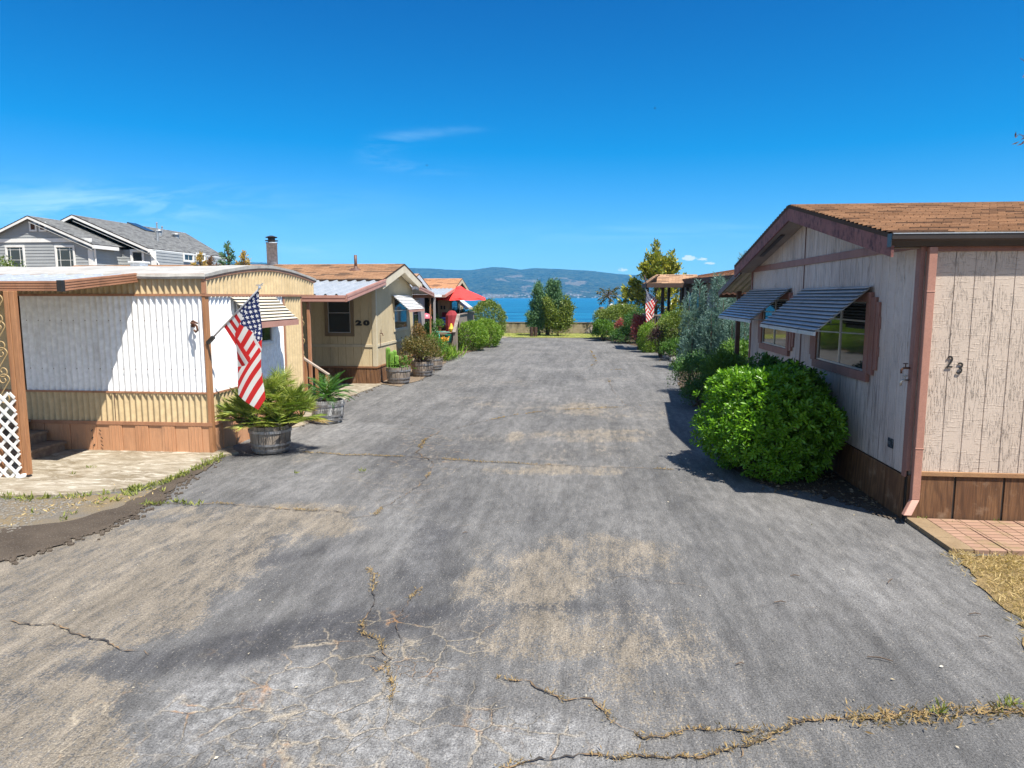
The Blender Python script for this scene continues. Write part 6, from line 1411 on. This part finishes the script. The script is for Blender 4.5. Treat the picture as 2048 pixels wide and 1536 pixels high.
# ------------------------------------------------------------------ barrels and the plants in them
def half_barrel(label, x, y, s=1.0, rot=0.0, mat='barrel'):
    t = thing('planter_barrel', label, 'planter', (x, y, .02), group='half barrel planters along the left verge')
    b = MB(); ns = 18; prof = [(.272, 0), (.300, .12), (.318, .26), (.326, .40), (.330, .44)]
    for k in range(ns):
        a0 = 2*math.pi*k/ns + rot + .012; a1 = 2*math.pi*(k+1)/ns + rot - .012; dr = rnd.uniform(-.003, .003); dz = rnd.uniform(-.008, .004)
        vs = []
        for (r, z) in prof:
            for a in (a0, (a0+a1)/2, a1): vs.append((x + (r+dr)*s*math.cos(a), y + (r+dr)*s*math.sin(a), .02 + (z + (dz if z > .4 else 0))*s))
        for a in (a0, (a0+a1)/2, a1): vs.append((x + .30*s*math.cos(a), y + .30*s*math.sin(a), .02 + (.44 + dz)*s))
        n = len(prof) + 1; fs_ = []
        for i in range(n - 1):
            for j in range(2): fs_.append((i*3 + j, i*3 + j + 1, (i+1)*3 + j + 1, (i+1)*3 + j))
        b.add(vs, fs_)
    b.lathe([(.265, 0), (.31, .3), (.30, .43)], (x, y, .02), 24)
    b.build('barrel_staves', M[mat], t)
    for z0, z1, r0, r1 in ((.035, .075, .287, .298), (.125, .16, .308, .314), (.33, .375, .332, .335)):
        MB().lathe([(r0*s - .004, z0*s), (r0*s + .004, z0*s), (r1*s + .004, z1*s), (r1*s - .004, z1*s)], (x, y, .02), 36).build('hoop', M['hoop'], t)
    MB().lathe([(.298*s, .36*s), (.2*s, .40*s), (0, .41*s)], (x, y, .02), 20).build('potting_soil', M['soil'], t)
    return t
def blade_mesh(name, blades, mat, parent, rs, wid):
    P = np.array([b[0] for b in blades]); D = np.array([b[1] for b in blades]); L = np.array([b[2] for b in blades]); ti = np.array([b[3] for b in blades])
    return leaves(name, P, D, L, wid, mat, parent, ti, rs, .15, .42)
def fan_palm(label, x, y, z0, seed):
    rs = np.random.default_rng(seed); t = thing('fan_palm', label, 'palm', (x, y, z0)); bl = []; pet = MB(); dead = []
    heads = [(0, 0, .40, 40), (-.36, -.02, .24, 36), (.36, .05, .28, 36), (.10, .25, .50, 20), (-.15, -.22, .10, 28), (.25, -.22, .10, 28), (.52, .02, .14, 22), (-.55, .0, .10, 22)]
    tkm = MB()
    for hx, hy, hz, nf in heads:
        tkm.tube([(x + hx*.4, y + hy*.4, z0), (x + hx, y + hy, z0 + hz)], [.07, .05], 7)
        for k in range(nf):
            a = k*2.399 + rs.random(); el = math.radians(rs.uniform(-12, 78)); pl_ = rs.uniform(.16, .30)
            d = Vector((math.cos(a)*math.cos(el), math.sin(a)*math.cos(el), math.sin(el))); h = Vector((x + hx, y + hy, z0 + hz)); hub = h + d*pl_
            pet.tube([h, hub], [.006, .004], 4, cap=False)
            side = d.cross(Vector((0, 0, 1))).normalized(); fl = side.cross(d).normalized(); tn = rs.random()
            isd = el < -.05 and rs.random() < .6
            nl = 21
            for j in range(nl):
                b = (j/(nl - 1) - .5) * 2 * math.radians(112); dv = d*math.cos(b) + side*math.sin(b) + fl*(.12*abs(math.sin(b)) - .04) + Vector((0, 0, -.10))
                (dead if isd else bl).append((tuple(hub), tuple(dv), rs.uniform(.20, .29)*(1 - .22*abs(b)/2), min(1, max(0, tn*.7 + rs.random()*.3))))
    blade_mesh('frond', bl, M['leaf_palm'], t, rs, .062)
    if dead: blade_mesh('dry_frond', dead, M['drygrass'], t, rs, .08)
    pet.build('petiole', M['leaf_palm'], t); tkm.build('trunk', M['bark'], t); return t
def sago(label, x, y, z0, seed, n=34, ln=.62):
    rs = np.random.default_rng(seed); t = thing('sago_palm', label, 'palm', (x, y, z0)); bl = []; st = MB()
    for k in range(n):
        a = k*2.399; el0 = math.radians(78 - 78*(k/n)**.9); L = ln*rs.uniform(.85, 1.1); p = Vector((x, y, z0 + .10)); el = el0; pts = [p.copy()]; m = 22
        for i in range(m):
            d = Vector((math.cos(a)*math.cos(el), math.sin(a)*math.cos(el), math.sin(el))); side = d.cross(Vector((0, 0, 1))).normalized(); q = i/m
            if i > 2:
                ll = .17*math.sin(math.pi*min(1, .18 + q*.8))
                for sg in (1, -1): bl.append((tuple(p), tuple(d*.75 + side*sg + Vector((0, 0, .25))), ll, rs.random()))
            p = p + d*(L/m); el -= math.radians(62)/m*(.4 + q); pts.append(p.copy())
        st.tube(pts[::4] + [pts[-1]], .006, 4)
    blade_mesh('frond', bl, M['leaf_sago'], t, rs, .075); st.build('rachis', M['leaf_sago'], t)
    MB().lathe([(.09, -.04), (.10, .05), (.05, .14), (0, .15)], (x, y, z0), 12).build('trunk', M['bark'], t); return t
half_barrel('half barrel planter under the big fan palm near the flag', -5.0, 10.72, 1.0)
fan_palm('big fan palm clump with yellow green fronds in the barrel below the flag', -5.0, 10.72, .42, 5)
half_barrel('white stained half barrel holding the dark green sago palm', -5.05, 13.45, 1.0, .1, 'barrel_white')
sago('dark green sago palm in the barrel behind the fan palm', -5.05, 13.45, .42, 6)
half_barrel('half barrel planter holding the columnar cactus by home 20', -5.28, 19.8, 1.08, .2)
ct = thing('cactus', 'pale green columnar cactus in the barrel beside home 20', 'cactus', (-5.36, 19.75, .45))
for dx_, dy_, hh, r in ((-.20, 0, .62, .06), (-.09, -.05, .50, .06), (-.02, .04, .54, .055), (.06, -.04, .40, .055), (-.14, .08, .36, .05)):
    c = MB(); n = 40; prof = [(0, 1.0), (.03, 1.1), (.05, 1.1)]
    vs = []; fs_ = []; zs = [0, hh*.5, hh*.9, hh*.96, hh]; rsx = [.9, 1.05, 1.0, .75, .2]
    for z, q in zip(zs, rsx):
        for k in range(n): a = 2*math.pi*k/n; rr = r*q*(1 + .16*math.cos(a*9)); vs.append((-5.36 + dx_ + rr*math.cos(a), 19.75 + dy_ + rr*math.sin(a), .44 + z))
    for i in range(4):
        for k in range(n): fs_.append((i*n + k, i*n + (k+1) % n, (i+1)*n + (k+1) % n, (i+1)*n + k))
    fs_.append(tuple(4*n + k for k in range(n))); c.add(vs, fs_).build('cactus_stem', M['cactus'], ct)
shrub('agave', 'small spiky succulent beside the columnar cactus in the barrel', 'succulent', (-5.12, 19.75, .50), (.14, .14, .14), 40, 2, .20, .16, M['leaf_mid'], 81, root_z=.44, upw=.8, stem=False)
half_barrel('half barrel planter under the bronze red shrub', -5.02, 21.75, 1.05, .3)
shrub('shrub', 'bronze red leafy shrub growing in the barrel beside the cactus barrel', 'shrub', (-5.10, 21.9, .74), (.58, .6, .42), 1300, 6, .055, .45, M['leaf_red'], 82, root_z=.42, k=.24, spr=.09, tint=(0, .5))
half_barrel('farthest half barrel planter before the daylilies', -5.08, 23.7, 1.0, .5)
shrub('shrub', 'leafy plant with bronze tips in the farthest barrel', 'shrub', (-5.1, 23.8, .72), (.36, .4, .36), 450, 6, .07, .4, M['leaf_mid'], 83, root_z=.42)
shrub('shrub', 'dark leafed rose shrub below the kettle grill', 'shrub', (-6.35, 28.5, .7), (.45, .5, .62), 500, 6, .07, .5, M['leaf_dark'], 84, tint=(.3, 1))
shrub('shrub', 'tall thin bronze shrub against the wall under the awning of home 20', 'shrub', (-5.72, 24.0, .9), (.25, .3, .7), 350, 6, .06, .4, M['leaf_red'], 85)
dl = thing('daylily', 'clump of orange daylilies by the deck steps', 'flowers', (-5.55, 27.6, 0)); rs = np.random.default_rng(86); n = 420
P = np.stack([rs.normal(-5.5, .26, n), rs.normal(27.5, .5, n), np.full(n, .02)], 1); leaves('foliage', P, np.stack([rs.normal(size=n)*.5, rs.normal(size=n)*.5, np.ones(n)], 1), .42 + .3*rs.random(n), .07, M['leaf_box'], dl, rs.random(n), rs)
c = np.stack([rs.normal(-5.62, .2, 34), rs.normal(27.5, .42, 34), .66 + .22*rs.random(34)], 1); P = np.repeat(c, 6, 0); leaves('petal', P, rs.normal(size=(204, 3)) + np.array([0, 0, .3]), .11, .5, M['petal'], dl, rs.random(204), rs)
sm = MB()
for q in c: sm.tube([(q[0], q[1], 0), tuple(q)], .006, 4)
sm.build('stem', M['weed'], dl)
for i, (lb, x, y, z, r) in enumerate((('green trailing plant in the dark barrel pot left of the grill', -7.75, 32.4, 1.33, .26), ('leafy plant in the cream planter box by the steps', -7.3, 31.6, .84, .22), ('small plant in the terracotta pot beside the grill', -7.02, 32.9, 1.48, .15), ('plant growing in the brown bowl pot near the top step', -6.75, 32.6, 1.2, .2))):
    shrub('potted_plant', lb, 'plant', (x, y, z), (r, r, r*.8), 130, 5, .08, .45, M['leaf_mid'], 90 + i, root_z=z - r*.6, stem=False)

# ------------------------------------------------------------------ flags
def m_flag():
    n = NT('flag_cloth'); sp = n.N.new('ShaderNodeSeparateXYZ'); n.L.new(n.tc.outputs['UV'], sp.inputs[0]); u, v = sp.outputs[0], sp.outputs[1]   # u along the fly, v from the top edge
    st = n.math('MODULO', n.math('FLOOR', n.math('MULTIPLY', v, 13)), 2)
    col = n.mix(st, (.62, .035, .035), (.80, .79, .76))
    inC = n.math('MULTIPLY', n.math('LESS_THAN', u, .40), n.math('LESS_THAN', v, 7/13))
    a = n.math('DIVIDE', u, .40/6); b = n.math('DIVIDE', v, (7/13)/5)
    def star(ox, oy):
        x = n.math('SUBTRACT', n.math('FRACT', n.math('ADD', a, ox)), .5); y = n.math('SUBTRACT', n.math('FRACT', n.math('ADD', b, oy)), .5)
        r = n.math('SQRT', n.math('ADD', n.math('MULTIPLY', x, x), n.math('MULTIPLY', y, y))); th = n.math('ARCTAN2', x, y)
        lim = n.math('ADD', .20, n.math('MULTIPLY', n.math('COSINE', n.math('MULTIPLY', th, 5.0)), .075))
        return n.math('LESS_THAN', r, lim)
    s = n.math('MAXIMUM', star(0, 0), star(.5, .5))
    col = n.mix(inC, col, n.mix(s, (.022, .035, .12), (.8, .8, .8)))
    n.fin(col, .8, n.bump(n.noise(250), .0005), spec=.1)
    tr = n.N.new('ShaderNodeBsdfTranslucent'); n.L.new(col, tr.inputs['Color']); ms = n.N.new('ShaderNodeMixShader'); ms.inputs[0].default_value = .25
    n.L.new(n.b.outputs[0], ms.inputs[1]); n.L.new(tr.outputs[0], ms.inputs[2]); n.L.new(ms.outputs[0], n.out.inputs['Surface']); return n.m
M['flag'] = m_flag()
def flag(label, base, tip, hoist, fly, sway, seed, polemat):
    base = Vector(base); tip = Vector(tip); t = thing('flag', label, 'flag', base, group='flags on wall poles'); ax = (tip - base).normalized()
    MB().tube([base, tip], [.015, .012], 10).build('flag_pole', polemat, t, smooth=True)
    f = MB(); f.lathe([(.0, -.015), (.022, 0), (.018, .03), (0, .045)], tip, 10); f.obox(tip + Vector((0, 0, .05)), (.05, 0, 0), (0, .006, 0), (0, 0, .008)); f.obox(tip + Vector((.03, 0, .06)), (.03, 0, .02), (0, .004, 0), (0, 0, .006)); f.build('finial', polemat, t)
    MB().bar(base - ax*.03, base + ax*.14, .05, .05).build('bracket', M['black'], t)
    ns, nt_ = 65, 90; V = []; UV = []; e = Vector((ax.x, ax.y, 0)); hor = e.length; e.normalize(); nn = Vector((e.y, -e.x, 0)); px_, pz_ = ax.z, -hor   # fly direction when spread flat: square to the pole
    if nn.y > 0: nn = -nn
    # cloth spread square to the pole would reach past the tip; it folds back under the pole along upright pleats
    for i in range(ns + 1):
        s = i/ns; hx = -(hoist*s + .04)*hor; hz = -(hoist*s + .04)*ax.z
        for j in range(nt_ + 1):
            q = j/nt_; x = hx + fly*q*px_; z = hz + fly*q*pz_
            wv = .025*math.sin(x*9 + z*5 + seed) * min(1, q*3)
            if x > 0:
                k = int(x/sway); r = x - k*sway; f = r/sway; dep = [(0, .09), (.09, -.05), (-.05, -.02), (-.02, -.07), (-.07, -.04), (-.04, -.08)][min(k, 5)]
                xx = -r if k % 2 == 0 else -sway + r
                wv += dep[0] + (dep[1] - dep[0])*f + .02*math.sin(f*math.pi)
                x = xx
                z -= .05*q
            p = tip + e*(x + .015*math.sin(z*6)) + nn*wv + Vector((0, 0, z))
            V.append(p); UV.append((q, s))
    F = []; U = []
    for i in range(ns):
        for j in range(nt_):
            k = i*(nt_ + 1) + j; idx = (k, k + 1, k + nt_ + 2, k + nt_ + 1); F.append(idx); U += [UV[a] for a in idx]
    npmesh('flag_cloth', np.array([tuple(p) for p in V]), F, M['flag'], None, t, smooth=True, uv=np.array(U)); return t
flag('american flag hanging from an angled pole at the corner of the white trailer', (-5.80, 10.42, 1.80), atY(519, 577, 10.05), .92, 1.50, .44, .4, M['silver'])
flag('smaller american flag hanging from the entry porch of the brown home', (3.74, 33.3, 2.15), (2.93, 32.9, 2.78), .75, 1.15, .40, 1.2, M['silver'])

# ------------------------------------------------------------------ rocks, posts, globes, birds, grass, litter
def rock(x, y, r, seed, label):
    r_ = random.Random(seed); bm = bmesh.new(); bmesh.ops.create_icosphere(bm, subdivisions=2, radius=r)
    for v in bm.verts: v.co = Vector((v.co.x*1.25, v.co.y, v.co.z*.7)) * (1 + r_.uniform(-.13, .13))
    me = bpy.data.meshes.new('rock'); bm.to_mesh(me); bm.free(); me.materials.append(M['rock']); o = bpy.data.objects.new('rock', me); COL.objects.link(o); o.location = (x, y, r*.35); o.rotation_euler = (0, 0, r_.random()*6); ORG[o.name] = o.location
    return tag(o, label, 'rock', 'rocks edging the right bed')
rk_ = random.Random(5)
for i in range(22):
    u = 1335 + i*2.6 + rk_.uniform(-5, 5); v = 712 + i*.7 + rk_.uniform(-6, 8); p = G(u, v); rock(p.x, p.y, rk_.uniform(.09, .22), i, 'pale rounded rock in the cluster edging the bed below the olive bronze shrub')
eb = MB().box(3.9, 4.7, 26.1, 26.18, 0, .22); tag(eb.build('edging_board', M['skirt'], base=(4.3, 26.1, 0)), 'short tan edging board in the bed beside the rocks', 'board')
tag(MB().tube([(1.34, 49.2, -3), (1.34, 49.2, 1.82)], .16, 10).build('wooden_piling', M['oldwood'], base=(1.34, 49.2, -3)), 'weathered wooden piling rising from the lake beyond the wall', 'piling')
for i, (u, r) in enumerate(((1223, .17), (1241, .25))):
    p = atY(u, 612, 49.3); t = thing('globe_light', ('smaller left one' if i == 0 else 'larger right one') + ' of the two white globes beyond the lake wall', 'light', (p.x, 49.3, -3), group='white globes at the lake')
    MB().tube([(p.x, 49.3, -3), (p.x, 49.3, p.z - r*.8)], .04, 8).build('lamp_post', M['black'], t)
    MB().lathe([(0, -r), (r*.5, -r*.87), (r*.87, -r*.5), (r, 0), (r*.87, r*.5), (r*.5, r*.87), (0, r)], (p.x, 49.3, p.z), 20).build('globe', M['globe'], t, smooth=True)
for u, lb in ((1063, 'left dark wooden stump in front of the conifer on the lawn'), (1071, 'right dark wooden stump in front of the conifer on the lawn')):
    p = G(u, 674); tag(MB().lathe([(.11, 0), (.12, .3), (.115, .62), (0, .63)], (p.x, p.y, 0), 12).build('wooden_stump', M['dkwood'], base=(p.x, p.y, 0)), lb, 'stump', 'stumps on the lawn')
lb_ = MB(); lb_.prism([(.1, 47.9, .02), (.75, 47.9, .02), (.75, 48.05, .62)], (0, -.03, 0)); tag(lb_.build('leaning_board', M['oldwood'], base=(.4, 47.9, 0)), 'dark triangular board leaning on the block wall', 'board')
def bird(label, u, v, Y, s, seed):
    p = Vector((0, 0, EYE)) + dirpx(u, v) * (Y / dirpx(u, v).y); t = thing('bird', label, 'bird', p); b = MB()
    b.lathe([(0, -.5*s), (.10*s, -.25*s), (.14*s, 0), (.09*s, .3*s), (0, .42*s)], (0, 0, 0), 10)
    b.v = [(p.x + z, p.y + y*1.0, p.z + x*.8) for x, y, z in b.v]; b.add([(p.x - .5*s, p.y, p.z), (p.x - .75*s, p.y - .12*s, p.z), (p.x - .75*s, p.y + .12*s, p.z)], [(0, 1, 2)])
    b.build('body', M['black'], t, smooth=True); w = MB()
    for sg in (1, -1): w.add([(p.x + .2*s, p.y, p.z + .05*s), (p.x - .2*s, p.y, p.z + .05*s), (p.x - .22*s, p.y + sg*.6*s, p.z + .38*s), (p.x + .06*s, p.y + sg*.65*s, p.z + .42*s), (p.x - .3*s, p.y + sg*1.1*s, p.z + .25*s)], [(0, 1, 2, 3), (3, 2, 4)])
    w.build('wing', M['black'], t)
bird('tiny dark bird flying high over the right side of the road', 1310, 217, 45, .13, 1); bird('tiny dark bird flying in the blue sky left of centre', 854, 331, 45, .11, 2)

def tufts(name, pts, per, hgt, wid, mat, seed, spread=.03, lean=.5, kind='stuff', label=None, cat=None, zz=.01):
    rs = np.random.default_rng(seed); P = np.repeat(np.array([tuple(p) for p in pts]), per, 0); n = len(P); P = P + np.stack([rs.normal(size=n)*spread, rs.normal(size=n)*spread, np.zeros(n)], 1); P[:, 2] = zz
    D = np.stack([rs.normal(size=n)*lean, rs.normal(size=n)*lean, np.abs(rs.normal(size=n))*.3 + .7], 1)
    o = leaves(name, P, D, hgt*(.35 + .9*rs.random(n)), wid, mat, None, rs.random(n), rs, .2, .4)
    tag(o, label, cat, kind=kind); return o
def along(px, step, jit=0.02, keep=1.0):
    P = [G(u, v) for u, v in px]; out = []
    for a, b in zip(P, P[1:]):
        n = max(1, int((b - a).length/step))
        for k in range(n):
            if rnd.random() < keep: out.append(a.lerp(b, (k + rnd.random())/n) + Vector((rnd.gauss(0, jit), rnd.gauss(0, jit), 0)))
    return out
wp = [q for q in along([(0, 998), (60, 1000), (130, 998)], .03, .05)] + along([(130, 998), (255, 985), (300, 975)], .05, .05, .8) + along([(250, 990), (345, 962), (400, 936), (447, 912)], .022, .04) + along([(200, 1000), (330, 975)], .05, .10, .6) + along([(280, 1012), (350, 1008), (400, 1012)], .04, .02) + along([(100, 1040), (200, 1015), (290, 985)], .09, .15, .6)
tufts('edge_weeds', wp, 7, .075, .22, M['weed'], 101, .025, .7, label='low green and straw weeds along the edge of the concrete pad', cat='weeds')
wl = [q for q in along([(60, 1030), (180, 1010), (300, 985)], .02, .22, .9)]
tufts('dry_litter', wl, 3, .06, .25, M['drygrass'], 102, .03, 2.2, label='dry straw litter over the gravel beside the pad', cat='dry litter')
# weeds in cracks: only on some stretches
fr = fbm(np.array([p.x for p, k in WEEDPTS])*1.7, np.array([p.y for p, k in WEEDPTS])*1.7, 8, 3)
cw = [p for (p, k), f in zip(WEEDPTS, fr) if k > 0 and f + (k - .55)*.55 > .02]
tufts('crack_weeds', cw, 9, .034, .22, M['ochre'], 103, .016, 1.4, label='dry ochre weeds growing in the road cracks', cat='weeds', zz=.012)
tail = along([(2048, 1422), (1900, 1432), (1790, 1438), (1690, 1442)], .012, .035)
tufts('dry_verge_weeds', tail, 6, .05, .2, M['ochre'], 104, .035, 1.5, label='thick strip of dry weeds in the crack at the lower right', cat='weeds', zz=.012)
tufts('green_crack_weeds', along([(2048, 1418), (1990, 1422)], .03, .02) + along([(1905, 1428), (1880, 1432)], .03, .02) + [G(725, 945), G(590, 950), G(727, 946), G(180, 938), G(182, 940), G(145, 953)] + along([(1835, 1042), (1850, 1044)], .03) + along([(1905, 1048), (1918, 1048)], .03) + along([(1990, 1050), (2000, 1050)], .03), 10, .06, .2, M['weed'], 105, .02, .7, label='small green weeds along cracks and skirting', cat='weeds', zz=.02)
rs = np.random.default_rng(106); gp = []
while len(gp) < 7500:
    x, y = rs.uniform(3.0, 6.5), rs.uniform(4.2, 6.98); ed = np.interp(y, [4.2, 5.0, 5.56, 6.3, 6.95], [3.05, 3.2, 3.46, 3.56, 3.6])
    if x > ed + abs(rs.normal())*.14 - .10: gp.append((x, y, 0))
tufts('dry_grass', gp, 4, .07, .10, M['drygrass'], 107, .03, 1.5, label='dry yellow grass at the lower right beside the brick paving', cat='grass', zz=.012)
lp = [(rs.uniform(-9, 1.6), rs.uniform(43.3, 48), 0) for _ in range(3200)]
tufts('lawn_grass', lp, 3, .09, .12, M['lawn'], 108, .05, .6, label='thin green and yellow lawn in front of the lake wall', cat='grass', zz=.02)
# litter on the road: leaves, chips and twigs
n = 420; rs = np.random.default_rng(109); P = np.stack([rs.uniform(-5, 3.4, n), 2.6 + 22*rs.random(n)**1.7, np.full(n, .012)], 1)
o = leaves('leaf_litter', P, np.stack([rs.normal(size=n), rs.normal(size=n), rs.random(n)*.15], 1), .010 + .022*rs.random(n)**2, .5, leafmat('pale_dry_leaf', (.40, .33, .20), (.50, .46, .38), .1), None, rs.random(n), rs, .3)
tag(o, 'pale fallen leaves and chips scattered over the asphalt', 'litter', kind='stuff')
nb2 = 420; Pb = np.stack([rs.uniform(2.4, 3.6, nb2), rs.uniform(8.25, 10.2, nb2), np.full(nb2, .02)], 1); Pb = Pb[(Pb[:, 0] - 2.5) * .65 + Pb[:, 1] > 9.05]
o = leaves('bed_litter', Pb, rs.normal(size=(len(Pb), 3)) * np.array([1, 1, .15]), .03 + .05*rs.random(len(Pb)), .4, leafmat('brown_dry_leaf', (.12, .08, .045), (.26, .19, .12), .1), None, rs.random(len(Pb)), rs, .3)
tag(o, 'brown fallen leaves in the shaded bed under the large bush', 'litter', kind='stuff')
tg = MB()
for u, v, a, l in ((1780, 1165, .9, .14), (1560, 1208, .1, .10), (1760, 1322, -.3, .16), (1590, 1155, 0, .08), (930, 1068, .3, .05), (1480, 1332, .2, .06), (1950, 1232, 0, .09), (1970, 1278, -.1, .08)):
    p = G(u, v); d = Vector((math.cos(a), math.sin(a), 0))*l/2; tg.tube([p - d + Vector((0, 0, .016)), p + Vector((.005, .01, .022)), p + d + Vector((0, 0, .016))], [.004, .005, .003], 5)
tag(tg.build('fallen_twigs', M['bark']), 'thin brown twigs lying on the asphalt at the right', 'twigs', kind='stuff')
pbm = MB(); r_ = random.Random(3)
for i in range(1500):
    u, v = r_.uniform(0, 330), 0; a = G(u, r_.uniform(1002, 1070)); s = r_.uniform(.005, .013)
    if a.x > -5.9 - (7.9 - a.y)*.1: continue
    pbm.obox(a + Vector((0, 0, .012 + s*.3)), (s, s*.3, 0), (-s*.2, s*.8, s*.1), (0, 0, s*.5))
tag(pbm.build('gravel_stones', surf('gravel_stone', (.24, .225, .20), (.13, .12, .10), .9, nscale=30)), 'loose grey gravel stones beside the concrete pad', 'gravel', kind='stuff')

# crumbs of earth and grit that break up the edges of the earth strip, the bed and the pads
sb = MB(); r_ = random.Random(12)
for line, k in (([(0, 1128), (120, 1090), (225, 1052), (320, 1000), (380, 955), (440, 912)], 420), ([(1800, 1043), (1775, 1032), (1700, 1004), (1640, 987)], 120), ([(770, 772), (840, 762), (900, 720), (935, 706)], 120), ([(604, 854), (668, 814), (705, 794), (762, 772)], 90)):
    P = [G(u, v) for u, v in line]; L = [(b - a).length for a, b in zip(P, P[1:])]; T = sum(L)
    for _ in range(k):
        d = r_.random() * T; i = 0
        while i < len(L) - 1 and d > L[i]: d -= L[i]; i += 1
        p = P[i].lerp(P[i+1], d / L[i]) + Vector((r_.gauss(0, .07), r_.gauss(0, .07), .008)); s_ = r_.uniform(.006, .022)
        sb.obox(p, (s_, s_*.4, 0), (-s_*.3, s_*.8, s_*.2), (0, 0, s_*.45))
tag(sb.build('earth_crumbs', M['darkdirt']), 'crumbs of earth and grit along the edges of the asphalt', 'grit', kind='stuff')
